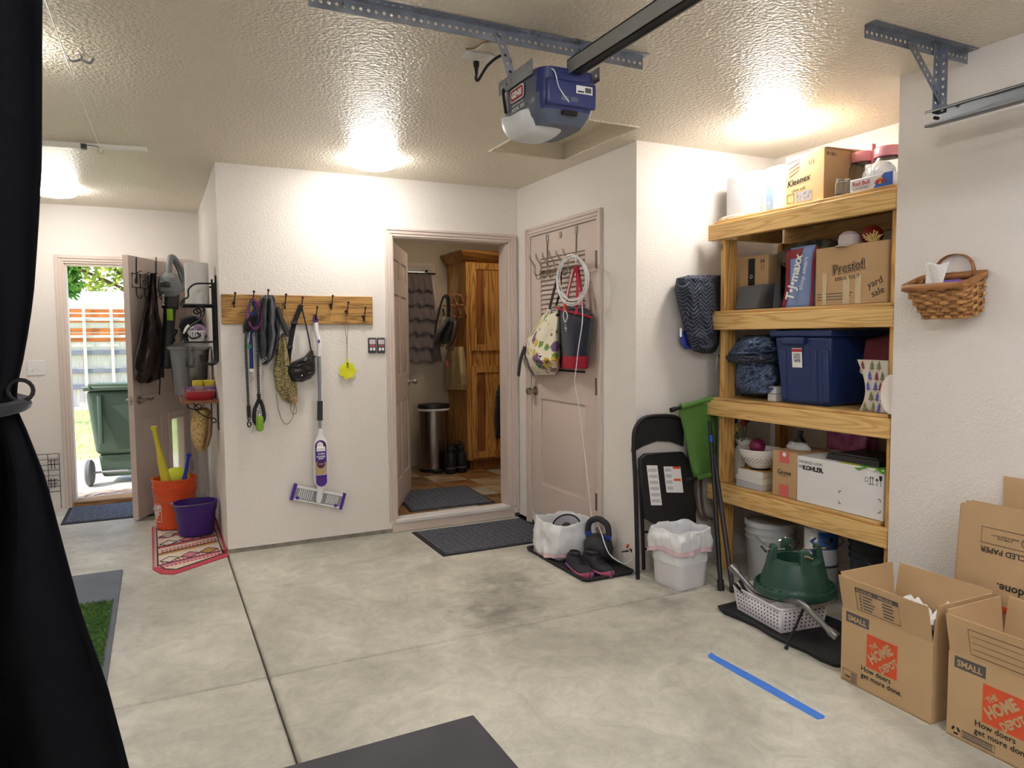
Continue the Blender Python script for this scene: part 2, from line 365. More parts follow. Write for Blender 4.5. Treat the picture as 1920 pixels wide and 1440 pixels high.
# ---- panelled door leaves (local: x along leaf from the hinge, y thickness, z up; room face at y = -t/2)
def door(name, w, h, t, panels, loc, rz, both=True, recess=.010, fieldin=.022, hole=None):
    D = thing(name, None, None, loc, rz, kind='structure')
    q_ = list(panels)+([hole] if hole else []); xs = sorted({0., w}|{p[0] for p in q_}|{p[1] for p in q_}); zs = sorted({0., h}|{p[2] for p in q_}|{p[3] for p in q_})
    mb = MB()
    for a, b in zip(xs, xs[1:]):
        for c, d in zip(zs, zs[1:]):
            if hole and hole[0] <= (a+b)/2 <= hole[1] and hole[2] <= (c+d)/2 <= hole[3]: continue
            inp = any(p[0] <= (a+b)/2 <= p[1] and p[2] <= (c+d)/2 <= p[3] for p in panels)
            q = t/2-(recess if inp else 0); mb.box(a, b, -q, q if both else t/2, c, d)
    mb.build('leaf', 'door_paint', D, smooth=False)
    for p in panels:
        if len(p) > 4: continue
        mb = MB(); mb.panel(p[0]+.012, p[1]-.012, p[2]+.012, p[3]-.012, -t/2+recess, -t/2+.002, fieldin)
        if both: mb.panel(p[0]+.012, p[1]-.012, p[2]+.012, p[3]-.012, t/2-recess, t/2-.002, fieldin)
        mb.build('panel', 'door_paint', D)
    return D
def six(w, h):
    s, m, x1, x2 = .11, .09, .11, w-.11; c = w/2
    rows = ((.21, .80), (1.0, 1.62), (1.74, h-.12)) if h > 1.9 else ((.2, .8), (1., h-.12))
    return [(a, b, z0, z1) for (z0, z1) in rows for (a, b) in ((x1, c-m/2), (c+m/2, x2))]
# exterior door, swung inward; hinge on the casing by the side wall
hinge = Vector((EX1-.01, Yf-.02, .015)); free = Vector((-.176, 6.235, .015)); dv = free-hinge; LW = .885
ang = math.atan2(dv.y, dv.x)
pl = [(.12, .40, .95, 1.88), (.485, .765, .95, 1.88), (.485, .765, .16, .78)]
d1 = door('door_1', LW, 2.025, .044, [p for p in pl], hinge, ang, hole=(.155, .365, .225, .725))
# lever, latch, deadbolt, pet door. Leaf room face is local +y or -y: the side facing +X
nrm = Vector((-math.sin(ang), math.cos(ang), 0)); SG = 1 if nrm.x > 0 else -1
yo = SG*.022
mb = MB(); mb.cyl((LW-.065, yo, .92), (LW-.065, yo+SG*.012, .92), .032, n=20); mb.cyl((LW-.065, yo, .92), (LW-.065, yo+SG*.05, .92), .011)
mb.tube(curve([(LW-.065, yo+SG*.05, .92), (LW-.12, yo+SG*.052, .925), (LW-.15, yo+SG*.05, .915), (LW-.19, yo+SG*.048, .925)]), .009, 8)
mb.build('lever_handle', 'nickel', d1)
mb = MB(); mb.cyl((LW-.065, -yo, .92), (LW-.065, -yo-SG*.012, .92), .032, n=20); mb.cyl((LW-.065, -yo, .92), (LW-.065, -yo-SG*.05, .92), .011)
mb.tube(curve([(LW-.065, -yo-SG*.05, .92), (LW-.12, -yo-SG*.052, .925), (LW-.19, -yo-SG*.048, .925)]), .009, 8)
mb.build('lever_handle', 'nickel', d1)
B(LW-.002, LW+.003, -.012, .012, .885, .955).build('latch_plate', 'nickel', d1, bevel=.001); MB().cyl((LW, 0, .92), (LW+.012, 0, .92), .009).build('latch_bolt', 'nickel', d1)
mat('pet_flap', (250, 246, 214), .3, trans=.85, alpha=.55)
mat('pet_flap_grey', (120, 118, 122), .5)
mb = MB(); a0, a1, c0, c1 = .12, .40, .18, .78
for (x0, x1, z0, z1) in ((a0, a0+.04, c0, c1), (a1-.04, a1, c0, c1), (a0+.04, a1-.04, c0, c0+.05), (a0+.04, a1-.04, c1-.06, c1)):
    y = sorted((yo, yo+SG*.018)); mb.box(x0, x1, y[0], y[1], z0, z1)
mb.build('pet_door_frame', 'trim_paint', d1, bevel=.004)
y = sorted((yo+SG*.001, yo+SG*.006)); B(a0+.04, a1-.04, y[0], y[1], c0+.05, c1-.06).build('pet_door_flap', 'pet_flap', d1)
mb = MB()
for z in (.22, 1.02, 1.8): mb.cyl((0, yo, z), (0, yo, z+.09), .007)
mb.build('hinge', 'nickel', d1)
# mudroom door, opened into the mudroom, hinge on the far side of its left jamb
mh = Vector((DX0+.025, Yh+TH+.02, DZ0+.01)); ma = math.radians(64)
d2 = door('door_2', .86, 2.0, .036, six(.86, 2.0), mh, ma)
mb = MB()
for s in (-1, 1):
    mb.cyl((.80, s*.018, .93), (.80, s*.028, .93), .03, n=20); mb.tube([(.80, s*.018, .93), (.80, s*.05, .93), (.80, s*.058, .93), (.80, s*.085, .93), (.80, s*.09, .93)], [.012, .012, .026, .026, .012], 16)
mb.build('door_knob', 'nickel', d2)
# closet door: louvred upper half, flat panel below (hinged on the camera side)
cw = CY1-CY0-.012
d3 = thing('door_3', None, None, (Xc+.012, CY1-.006, CZ0+.012), -PI/2, kind='structure')   # x runs toward the camera, y into the closet
ch = CZ1-CZ0-.02; t0, t1 = -.012, .022
mb = MB(); s_ = .145
for b in ((0, s_, 0, ch), (cw-s_, cw, 0, ch), (s_, cw-s_, 0, .22), (s_, cw-s_, .85, 1.06), (s_, cw-s_, ch-.17, ch)): mb.box(b[0], b[1], t0, t1, b[2], b[3])
mb.build('leaf', 'door_paint', d3, smooth=False)
B(s_, cw-s_, 0, .016, .22, .85).build('panel', 'door_paint', d3)
MB().panel(s_+.02, cw-s_-.02, .24, .83, .0, -.006, .02).build('panel', 'door_paint', d3)
z = 1.075; sl_me = None
while z < ch-.18:
    if sl_me is None:
        mb = MB(); mb.hexa([(s_, -.010, 0), (cw-s_, -.010, 0), (cw-s_, -.004, -.004), (s_, -.004, -.004)], [(s_, .014, .036), (cw-s_, .014, .036), (cw-s_, .018, .030), (s_, .018, .030)])
        o = mb.build('slat', 'door_paint', d3, smooth=False); sl_me = o.data; o.location.z = z
    else:
        o = bpy.data.objects.new('slat', sl_me); COL.objects.link(o); o.parent = d3; o.location.z = z
    z += .033
B(s_, cw-s_, .016, .020, 1.06, ch-.17).build('louvre_backing', 'dark_gap', d3)
mb = MB(); mb.cyl((.065, t0, .90), (.065, t0-.008, .90), .034, n=20); mb.tube([(.065, t0, .90), (.065, t0-.035, .90), (.065, t0-.045, .90), (.065, t0-.07, .90), (.065, t0-.078, .90)], [.013, .013, .026, .026, .014], 16)
mb.build('door_knob', 'nickel', d3)
mat('hinge_metal', (120, 112, 104), .45, .7)
for zz in (.24, .98, 1.78): B(cw-.004, cw+.014, t0-.016, t0, zz-.055, zz+.055).build('hinge', 'hinge_metal', d3, bevel=.002)
# ---- mudroom beyond the doorway
MZ = DZ0; my1 = 6.98; mx0, mx1 = X1+TH, 4.3
paint('mud_wall', (206, 192, 172), .3, 120)
wall('wall_mudroom_back', [(mx0, 2.05, my1, my1+.1, MZ, H), (2.05, 2.505, my1, my1+.1, MZ, 1.25), (2.05, 2.505, my1, my1+.1, 2.09, H), (2.505, mx1, my1, my1+.1, MZ, H)], 'mud_wall')
wall('wall_mudroom_side', [(mx1, mx1+.1, Yh+TH, my1, MZ, H), (mx0-.0, mx0+.02, Yh+TH, my1, MZ, H), (Xc+TH, mx1, Yh, Yh+TH, 0, H)], 'mud_wall')
fm = B(mx0, mx1, Yh+.1, my1, -.02, MZ-.012).build('floor_mudroom', 'curb_concrete', **ST)
for i, (c1, c2) in enumerate((((196, 172, 138), (150, 118, 84)), ((168, 122, 74), (120, 78, 42)), ((186, 178, 158), (150, 140, 120)), ((150, 118, 84), (96, 70, 46)))):
    mat('slate%d' % i, c1, .45, rgb2=c2, vs_=5, detail=6, bump=.3, bs=20)
tme = {}
ts = .335
for i in range(12):
    for j in range(7):
        x = 1.2+i*ts; y = Yh+.1+j*ts
        if x > 3.9 or y+ts > my1+.3: continue
        k = (i*5+j*3+(i*j) % 3) % 4
        if k not in tme:
            mb = MB(); mb.taper(.003, ts-.003, .003, ts-.003, -.012, 0, .003); o = mb.build('tile', 'slate%d' % k, fm, smooth=False); tme[k] = o.data
        else: o = bpy.data.objects.new('tile', tme[k]); COL.objects.link(o); o.parent = fm
        o.location = (x, y, MZ)
# window in the mudroom back wall
mat('glass', (245, 250, 250), .05, trans=1., alpha=.25)
w1 = thing('window_1', None, None, (2.2775, my1, 1.5), 0, kind='structure')
mb = MB(); x0, x1, z0, z1 = -.2275, .2275, -.25, .59
for b in ((x0, x0+.03, z0, z1), (x1-.03, x1, z0, z1), (x0, x1, z0, z0+.03), (x0, x1, z1-.03, z1)): mb.box(b[0], b[1], .02, .08, b[2], b[3])
mb.build('window_frame', 'white_plastic', w1)
B(x0, x1, .045, .05, z0, z1).build('pane', 'glass', w1)
casing('trim_9', lambda a, o, z: (a, my1-o, z), 2.06, 2.495, 1.18, 2.08, .07)
# ---- lamps on the ceiling (flush round LED drums)
mat('lamp_glow', (255, 251, 244), .5, emit=LAMP_E); mat('fill_glow', (250, 251, 255), .5, emit=FILL_E); mat('mud_glow', (255, 240, 214), .5, emit=MUD_E)
mat('lamp_rim', (240, 238, 232), .5)
def lamp(name, label, x, y, r=.14, z=H, m='lamp_glow'):
    L = thing(name, label, 'ceiling light', (x, y, z), 0, 'flush ceiling lights')
    MB().lathe([(r*.93, -.001), (r*.97, -.002), (r*.97, -.008), (r*.9, -.008)], 32).build('rim', 'lamp_rim', L)
    MB().lathe([(r*.93, -.008), (r*.98, -.014), (r, -.030), (r*.93, -.044), (r*.75, -.054), (r*.4, -.060), (.001, -.062)], 32, caps=False).build('diffuser', m, L)
    return L
lamp('ceiling_light', 'lit round white ceiling light above the wall with the coat hook board', 1.262, 4.50)
lamp('ceiling_light', 'lit round white ceiling light in front of the lumber storage shelf', 2.975, 2.887)
lamp('ceiling_light', 'lit round white ceiling light in front of the yard door', -.62, 6.30)
lamp('ceiling_light', 'lit round white ceiling light hidden behind the black curtain', -.55, 3.3)
def shop(label, x, y, along):  # tube fixtures added out of view to brighten the room
    L = thing('fill_light', label, 'fill light', (x, y, H), along, 'added tube fill lights out of view')
    B(-.6, .6, -.06, .06, -.035, 0).build('housing', 'lamp_rim', L, bevel=.004)
    for q in (-.03, .03): MB().cyl((-.58, q, -.052), (.58, q, -.052), .016, n=12).build('tube', 'fill_glow', L)
shop('added twin tube fill light on the ceiling over the middle of the garage', .55, .55, PI/2)
shop('added twin tube fill light on the ceiling beside the opener rail', 2.0, -.1, PI/2)
shop('added twin tube fill light on the ceiling near the garage front wall', .6, -1.7, 0)
lamp('ceiling_light', 'lit round ceiling light inside the mudroom', 2.55, 5.75, r=.14, m='mud_glow')
# ================================================================ frames for fixed things
class Fr:
    """vertical reference plane: local x to the viewer's side along it, local y into it, z up"""
    def __init__(s, o, rz): s.o = Vector(o); s.rz = rz; s.n = Vector((-math.sin(rz), math.cos(rz), 0))
    def w(s, px, py, off=0.):
        d = fw+ri*((px-960)/F)-up*((py-720)/F); p = s.o-s.n*off; return CAM+d*((p-CAM).dot(s.n)/d.dot(s.n))
    def thing(s, name, label, cat, px, py, off=0., group=None):
        T = thing(name, label, cat, s.w(px, py, off), s.rz, group); inv = wm(T).inverted()
        def L(px, py, o=0.):
            return inv @ s.w(px, py, o)
        return T, L
FH = Fr((0, Yh, 0), 0)            # hook wall
FF = Fr((0, Yf, 0), 0)            # far wall
FC = Fr((Xc, 0, 0), -PI/2)        # closet wall
FX = Fr((X1, 0, 0), -PI/2)        # side wall of the nook
FR = Fr((Xr, 0, 0), -PI/2)        # right wall
FA = Fr((0, Yc, 0), 0)            # alcove side wall
FD = Fr(hinge+nrm*.022, ang+PI)   # inner face of the open yard door
def cloth(T, L, rows, off0, depth, m, name='cloth', folds=3., amp=.25, n=20, sub=4, dep=None, ph=0., twist=0., smooth=True, lumpy=.004, **k):
    """closed hanging cloth volume from rows of (py, px_left, px_right)"""
    R = []
    for (a, b) in zip(rows, rows[1:]):
        for i in range(sub):
            t = i/sub; R.append([lerp(a[q], b[q], t) for q in range(3)])
    R.append(list(rows[-1])); N = len(R)
    tab = dep or [(0, .35), (.15, 1), (.8, 1), (1, .25)]
    def f(u, v):
        i = min(N-1, int(round(v*(N-1)))); py, a, b = R[i]; dd = depth*interp(tab, v)
        if u <= .5:
            t = u*2; s = t*t*(3-2*t)*.15+t*.85
            q = dd*(math.sin(PI*t)**.6)*(1+amp*math.sin(folds*2*PI*t+ph+twist*v*6))+lumpy*noise(t*6+ph, v*9, ph)+.5*lumpy*noise(t*13, v*17, ph+3)
            return L(lerp(a, b, s), py, off0+max(0.001, q))
        t = (1-u)*2; return L(lerp(a, b, t), py, off0)
    mb = MB(); mb.surf(f, n*2, N, cu=True)
    c = len(mb.v); mb.f.append(list(range(n*2))); mb.m.append(0); mb.f.append(list(range((N-1)*n*2, N*n*2))); mb.m.append(0)
    return mb.build(name, m, T, smooth=smooth, **k)
def wtube(T, L, pts, r, m, name, off=.02, n=6, k=5, flat=1., **kw):
    P = [L(p[0], p[1], p[2] if len(p) > 2 else off) for p in pts]
    return MB().tube(curve(P, k), r, n, flat=flat).build(name, m, T, **kw)
# ================================================================ black curtain, tied back
edge = [(-260, 76), (0, 77), (300, 76), (420, 70), (560, 60), (660, 44), (720, 30), (757, 24), (800, 44), (900, 84), (1000, 110), (1150, 150), (1290, 200), (1440, 240), (1900, 330), (2600, 460)]
YC = 1.3; et = sorted((on('Y', YC, x, y).z, on('Y', YC, x, y).x) for y, x in edge)
zt = on('Y', YC, 24, 757).z; xt = on('Y', YC, 24, 757).x
cur = thing('curtain', 'black blackout curtain gathered by a tieback', 'curtain', (-.7, YC, 0))
mat('curtain_black', (7, 7, 11), 1., spec=.15, bump=.3, bs=90)
def cf(u, v):
    z = lerp(H-.035, .015, v); xr = interp(et, z); g = math.exp(-((z-zt)/.30)**2)
    xl = lerp(-1.55, xt-.30, g); x = lerp(xr, xl, u)
    return (x, YC+(.045-.02*g)*math.sin(u*2*PI*9+1.2*math.sin(v*3))*min(1., .25+u*6)+.03*g*math.sin(u*PI), z)
MB().surf(lambda u, v: Vector(cf(u, v)), 120, 70).build('drape', 'curtain_black', cur, world=True, solid=.004)
tb = [(xt-.15+.165*math.cos(a), YC+.075*math.sin(a), zt+.012*math.sin(a)) for a in [2*PI*k/28 for k in range(28)]]
MB().tube(tb, .010, 8, closed=True).build('tieback', 'black_cloth', cur, world=True)
MB().tube([(xt+.012+.016*math.cos(a), YC-.01, zt+.02+.016*math.sin(a)) for a in [2*PI*k/16 for k in range(16)]], .003, 6, closed=True).build('tieback_ring', 'black_metal', cur, world=True)
B(-2.25, -.1, YC-.02, YC+.02, H-.034, H).build('curtain_track', 'white_plastic', label='white curtain track screwed to the ceiling above the black curtain', cat='curtain track')
# ================================================================ far wall
T, L = FF.thing('light_switch', 'white double toggle light switch plate beside the yard door', 'light switch', 67, 690)
a, b = L(50, 676), L(85, 703)
B(a.x, b.x, -.008, 0, b.z, a.z).build('plate', 'white_plastic', T, bevel=.003)
for q in (.32, .68):
    x = lerp(a.x, b.x, q); MB().taper(x-.006, x+.006, -.02, -.004, -.013, .014, .002).build('toggle', 'white_plastic', T)
T, L = FF.thing('wire_crate_panel', 'black wire crate panel leaning on the wall beside the yard door', 'wire panel', 96, 922)
a, b = L(62, 853), L(114, 918); xl = a.x-.30; b.z = -.0
mb = MB()
for i in range(8): z = lerp(b.z, a.z, i/7); mb.cyl((xl, -.012, z), (b.x, -.012, z), .0022, n=6)
mb.build('wire', 'black_metal', T); mb = MB()
for i in range(7): x = lerp(xl, b.x, i/6); mb.cyl((x, -.009, b.z-.145), (x, -.009, a.z), .0022, n=6)
mb.build('wire', 'black_metal', T)
for pz in (870, 906):
    c = L(100, pz); mb = MB(); w_ = .034
    mb.tube([(c.x-w_, -.02, c.z), (c.x+w_, -.02, c.z), (c.x+w_, -.02, c.z+.03), (c.x-w_, -.02, c.z+.03)], .003, 6, closed=True)
    mb.tube([(c.x-.012, -.024, c.z+.045), (c.x-.012, -.024, c.z-.035), (c.x+.012, -.024, c.z-.035), (c.x+.012, -.024, c.z+.045)], .003, 6)
    mb.build('latch', 'black_metal', T)
# ================================================================ yard outside
mat('lawn', (186, 196, 128), .9, rgb2=(158, 176, 98), vs_=18, bump=.6, bs=120)
mat('pad', (206, 198, 184), .85, var=.1, vs_=8)
B(-8, 6, Yf+TH+.05, 10.0, -.2, -.03).build('ground_patio', 'pad', **ST)
B(-14, 12, 10.0, 40, -.25, -.045).build('ground_lawn', 'lawn', **ST)
gm = MB(); random.seed(3)
for i in range(5000):
    x = random.uniform(-3.2, .8); y = random.uniform(9.98, 17.5); h = random.uniform(.03, .07); a = random.uniform(0, PI); w_ = .006
    dx, dy = math.cos(a)*w_, math.sin(a)*w_; gm.add([(x-dx, y-dy, -.05), (x+dx, y+dy, -.05), (x+random.uniform(-.03, .03), y+random.uniform(-.03, .03), h-.045)], [(0, 1, 2)])
mat('grass_blade', (178, 192, 112), .8)
gm.build('grass', 'grass_blade', smooth=False, label='short sunlit green lawn grass beyond the patio', cat='grass', kind='stuff')
mat('gravel', (196, 186, 176), .95, rgb2=(150, 140, 132), vs_=50)
B(-9, 8, 17.2, 21, -.1, -.04).build('ground_gravel', 'gravel', **ST)
fe = thing('garden_fence', 'pale wooden fence of rails and boards behind the lawn', 'fence', (-1.1, 18.2, -.04))
mat('fence_white', (216, 206, 198), .85, var=.12, vs_=8, stretch=(6, 6, .5)); mat('fence_rail_shade', (128, 128, 140), .7, var=.1); mat('fence_orange', (206, 116, 62), .8, var=.2, vs_=5, stretch=(.5, 4, 4))
for i in range(26):
    B(-3.0+i*.16, -2.85+i*.16, 0, .02, 0, 1.25+.02*(i % 3)).build('board', 'fence_white', fe, smooth=False)
for z in (.38, .72, 1.12): B(-3.0, 1.2, -.06, -.001, z, z+.10).build('rail', 'fence_rail_shade', fe, smooth=False)  # bluish dark rail colour holds the shadow stripes
for i in range(9): B(-3.0, 1.2, -.02, .018, 1.30+i*.105, 1.385+i*.105).build('slat', 'fence_orange' if i % 4 else 'fence_white', fe, smooth=False)
for z in (1.5, 1.86): B(-3.0, 1.2, -.05, -.021, z, z+.05).build('rail', 'fence_white', fe, smooth=False)
for i in range(8): B(-2.9+i*.52, -2.84+i*.52, -.085, -.061, 0, 2.3).build('post', 'fence_white', fe, smooth=False)
sh = thing('neighbour_shed', 'pale shed with white sloping metal roof beyond the fence', 'shed', (-1.5, 25, -.04))
mat('roof_white', (230, 232, 236), .5); mat('shed_wall', (200, 190, 180), .8)
B(-5, 5, 0, 4, 0, 2.1).build('wall', 'shed_wall', sh)
for i in range(20):
    x = -5.2+i*.52; mb = MB(); mb.hexa([(x, -.4, 2.05), (x+.5, -.4, 2.05), (x+.5, 2.5, 3.0), (x, 2.5, 3.0)], [(x, -.4, 2.09), (x+.5, -.4, 2.09), (x+.5, 2.5, 3.04), (x, 2.5, 3.04)]); mb.build('roof_panel', 'roof_white', sh, smooth=False)
def tree(label, loc, blobs, trunk, leaf, col, n, size, seed):
    random.seed(seed); T = thing('tree', label, 'tree', loc)
    mat(col[0], col[1], .7, rgb2=col[2], vs_=3, trans=0)
    mb = MB(); mb.tube(curve([(0, 0, 0), (.05, .05, trunk*.5), (0, 0, trunk)]), .12, 8)
    for (x, y, z, r) in blobs: mb.tube(curve([(0, 0, trunk*.8), (x*.5, y*.5, lerp(trunk, z, .6)), (x, y, z)]), [.06]*6+[.05, .045, .04, .035, .03, .02, .02][:7], 6)
    mat('bark', (110, 92, 74), .9, var=.2); mb.build('trunk', 'bark', T)
    mb = MB()
    for i in range(n):
        x, y, z, r = random.choice(blobs); d = Vector((random.gauss(0, 1), random.gauss(0, 1), random.gauss(0, 1))).normalized()*r*random.random()**.45
        p = Vector((x, y, z))+d; s = size*random.uniform(.6, 1.2); a = Vector((random.uniform(-1, 1), random.uniform(-1, 1), random.uniform(-.8, .4))).normalized(); b = a.orthogonal().normalized()
        mb.add([p, p+a*s*.5+b*s*.28, p+a*s, p+a*s*.5-b*s*.28], [(0, 1, 2, 3)])
    o = mb.build('foliage', col[0], T, smooth=False, kind='stuff'); return T
tree('green leafy tree overhanging the lawn in front of the fence', (-3.6, 14.2, -.04), [(1.2, 0, 3.2, .75), (2.18, .1, 2.45, .33), (.5, 0, 3.6, 1.), (2.1, 0, 2.9, .45), (2.6, 0, 3.2, .5)], 2.6, 0, ('leaf_green', (122, 168, 64), (78, 124, 36)), 5200, .13, 5)
tree('tall yellow green tree standing behind the shed', (-.5, 33, -.04), [(-2, 0, 4.6, 2.2), (1, 0, 4.8, 2.3), (-4.5, 0, 4.4, 2), (3.5, 0, 4.6, 2.2)], 4, 0, ('leaf_lime', (196, 200, 88), (150, 168, 60)), 6000, .30, 6)
# wheeled cart by the open door
ct = thing('wheeled_bin', 'dark green wheeled bin standing outside the open yard door', 'wheeled bin', (-.30, 8.32, -.03), -.12)
mat('bin_green', (62, 80, 64), .45, var=.05)
mb = MB(); mb.hexa([(-.20, -.18, .07), (.20, -.18, .07), (.20, .22, .07), (-.20, .22, .07)], [(-.23, -.19, .30), (.23, -.19, .30), (.23, .25, .30), (-.23, .25, .30)]); mb.build('base', 'bin_green', ct, bevel=.03, bseg=3)
mb = MB(); mb.hexa([(-.245, -.22, .30), (.245, -.22, .30), (.245, .25, .30), (-.245, .25, .30)], [(-.30, -.30, .94), (.30, -.30, .94), (.30, .32, .94), (-.30, .32, .94)]); mb.build('body', 'bin_green', ct, bevel=.05, bseg=4)
B(-.31, .31, -.33, .35, .94, .985).build('lid', 'bin_green', ct, bevel=.012)
for x in (-.17, .17): B(x-.018, x+.018, -.345, -.28, .42, .90).build('rib', 'bin_green', ct, bevel=.008)
mb = MB(); mb.tube([(-.24, -.30, .95), (-.24, -.40, 1.0), (.24, -.40, 1.0), (.24, -.30, .95)], .016, 8); mb.build('handle', 'bin_green', ct)
MB().cyl((-.30, -.22, .13), (.30, -.22, .13), .012).build('axle', 'steel_grey', ct)
for s in (-1, 1):
    MB().tube([(s*.27, -.22, .13), (s*.285, -.22, .13), (s*.315, -.22, .13), (s*.33, -.22, .13)], [.11, .13, .13, .11], 24).build('wheel', 'print_grey', ct)
mat('mat_bluegrey', (104, 112, 128), .9, rgb2=(70, 76, 90), vs_=60, bump=.6, bs=140)
def doormat(name, label, corners, m, t=.012, ribs=0, z=0., border=True):
    cx = sum(c[0] for c in corners)/4; cy = sum(c[1] for c in corners)/4
    D = thing(name, label, 'mat', (cx, cy, z)); q = [Vector((c[0]-cx, c[1]-cy, 0)) for c in corners]
    mb = MB(); mb.hexa(q, [p*.985+Vector((0, 0, t*.6)) for p in q]); mb.build('base', 'black_rubber', D)
    mb = MB(); mb.hexa([p*.93+Vector((0, 0, t*.55)) for p in q], [p*.925+Vector((0, 0, t)) for p in q]); mb.build('pile', m, D)
    if ribs:
        mb = MB(); random.seed(1); nu, nv = ribs
        for i in range(nu):
            for j in range(nv):
                for k in range(4):
                    u0 = (i+.12)/nu; u1 = (i+.88)/nu; v0 = (j+(k+.5)/4)/nv
                    if (i+j) % 2: a, b = (u0, v0), (u1, v0)
                    else: a, b = ((i+(k+.5)/4)/nu, (j+.12)/nv), ((i+(k+.5)/4)/nu, (j+.88)/nv)
                    P = lambda c: (q[0]*(1-c[0])*(1-c[1])+q[1]*c[0]*(1-c[1])+q[2]*c[0]*c[1]+q[3]*(1-c[0])*c[1])*.90+Vector((0, 0, t))
                    mb.bar(P(a), P(b), .011, .006)
        mb.build('ribs', m, D, smooth=False, kind='stuff')
    return D
doormat('doormat', 'blue grey ribbed doormat inside the yard door', [(-.70, 6.36), (.2, 6.36), (.2, 6.97), (-.70, 6.97)], 'mat_bluegrey', ribs=(14, 9))
mat('mat_outdoor', (176, 160, 146), .9, rgb2=(120, 104, 94), vs_=12, bump=.5, bs=40)
om = doormat('outdoor_doormat', 'worn beige rubber doormat with swirls on the patio outside the yard door', [(-.74, 7.25), (.2, 7.25), (.2, 7.8), (-.74, 7.8)], 'mat_outdoor', z=-.03)
for r in (.08, .14, .20): MB().tube([(-.1+r*1.3*math.cos(a), r*math.sin(a), .012) for a in [2*PI*k/28 for k in range(28)]], .006, 5, closed=True).build('swirl', 'mat_outdoor', om)
# ================================================================ on the open yard door
T, L = FD.thing('overdoor_hook_rack', 'black iron over-door hook rack with scrolled squares on the yard door', 'hook rack', 272, 530)
for px in (256, 293):
    a, b = L(px, 482, .004), L(px, 530, .004); MB().bar((a.x, -.003, a.z+.0), (b.x, -.003, b.z), .012, .003, (0, 1, 0)).build('strap', 'black_metal', T)
a, b = L(245, 514), L(330, 543)
N = 6; w_ = (b.x-a.x)/N
for i in range(N):
    x0 = a.x+i*w_+.003; x1 = a.x+(i+1)*w_-.003; z1 = .058; z0 = -.046; mb = MB()
    mb.tube([(x0, -.008, z0), (x1, -.008, z0), (x1, -.008, z1), (x0, -.008, z1)], .0035, 6, closed=True)
    mb.tube([((x0+x1)/2+(.006+.0018*k)*math.cos(k*.5)*.9, -.008, (z0+z1)/2+(.006+.0022*k)*math.sin(k*.5)) for k in range(16)], .0025, 5)
    mb.build('scroll_square', 'black_metal', T)
    xm = (x0+x1)/2; MB().tube(curve([(xm, -.008, z1), (xm, -.05, z1+.02), (xm, -.05, z1+.024)][:2]+[(xm, -.055, z1+.02)])+[], .003, 5).build('peg', 'black_metal', T)
    MB().tube(curve([(xm, -.008, z0), (xm, -.010, z0-.06), (xm, -.032, z0-.085), (xm, -.05, z0-.06)]), .0035, 6).build('hook', 'black_metal', T)
mat('jacket_brown', (56, 42, 40), .8, var=.15, vs_=12, bump=.3, bs=120)
T, L = FD.thing('jacket', 'dark brown jacket hanging from the yard door hooks', 'jacket', 282, 545, .05)
cloth(T, L, [(512, 282, 292), (545, 278, 294), (590, 268, 298), (620, 262, 308), (660, 255, 309), (690, 251, 306), (710, 252, 300), (718, 262, 280)], .028, .085, 'jacket_brown', 'body', folds=2.3, amp=.3, twist=.35, lumpy=.03, n=28, sub=6)
cloth(T, L, [(650, 292, 305), (680, 298, 308), (708, 296, 308)], .06, .04, 'jacket_brown', 'sleeve', folds=1, amp=.2)
wtube(T, L, [(299, 700, .06), (300, 712, .06), (299, 740, .06)], .010, 'print_black', 'strap', flat=.3)
T, L = FD.thing('leaf_blower', 'grey and black cordless leaf blower with green label hanging on the yard door', 'leaf blower', 318, 690, .14)
mat('blower_grey', (128, 132, 136), .45); mat('blower_black', (30, 29, 33), .5); mat('lime', (150, 200, 40), .5)
P = lambda px, py, o=.16: L(px, py, o)
MB().tube([P(311, 690), P(315, 640), P(318, 585), P(319, 575)], [.038, .042, .046, .05], 20).build('nozzle', 'blower_black', T)
MB().tube([P(319, 578), P(320, 552), P(320, 548)], [.062, .068, .06], 20).build('collar', 'blower_black', T)
MB().tube([P(320, 552), P(318, 545), P(318, 528), P(322, 520)], [.07, .088, .086, .06], 20).build('motor_housing', 'blower_grey', T)
MB().tube(curve([P(330, 548), P(345, 535), P(341, 510), P(331, 490), P(322, 482), P(318, 490), P(317, 515), P(318, 530)]), .024, 10).build('handle', 'blower_grey', T)
MB().tube(curve([P(341, 534, .14), P(340, 512, .14), P(331, 492, .14), P(325, 486, .14)]), .027, 8).build('handle_grip', 'blower_black', T)
c = P(316, 533, .255); B(c.x-.04, c.x+.035, c.y, c.y+.05, c.z-.022, c.z+.022).build('air_intake', 'blower_black', T, bevel=.008)
c = P(322, 590, .215); B(c.x-.022, c.x+.022, c.y, c.y+.03, c.z-.045, c.z+.045).build('label_plate', 'lime', T, bevel=.003)
c = P(306, 562, .235); letters('EGO', T, 'white_paper', c, (.15, 0, 1), (-1, 0, .15), width=.085, bold=.02)
wtube(T, L, [(322, 615, .12), (327, 640, .12), (325, 622, .12), (332, 620, .12), (322, 638, .12)], .008, 'black_cloth', 'shoulder_strap')
# ================================================================ nook on the side wall: iron rack, paper towels, shelf
rack = thing('wall_rack', 'black wrought iron two-tier wall rack with scrolls and bottom hooks', 'wall rack', (X1, 5.35, 1.4), -PI/2)
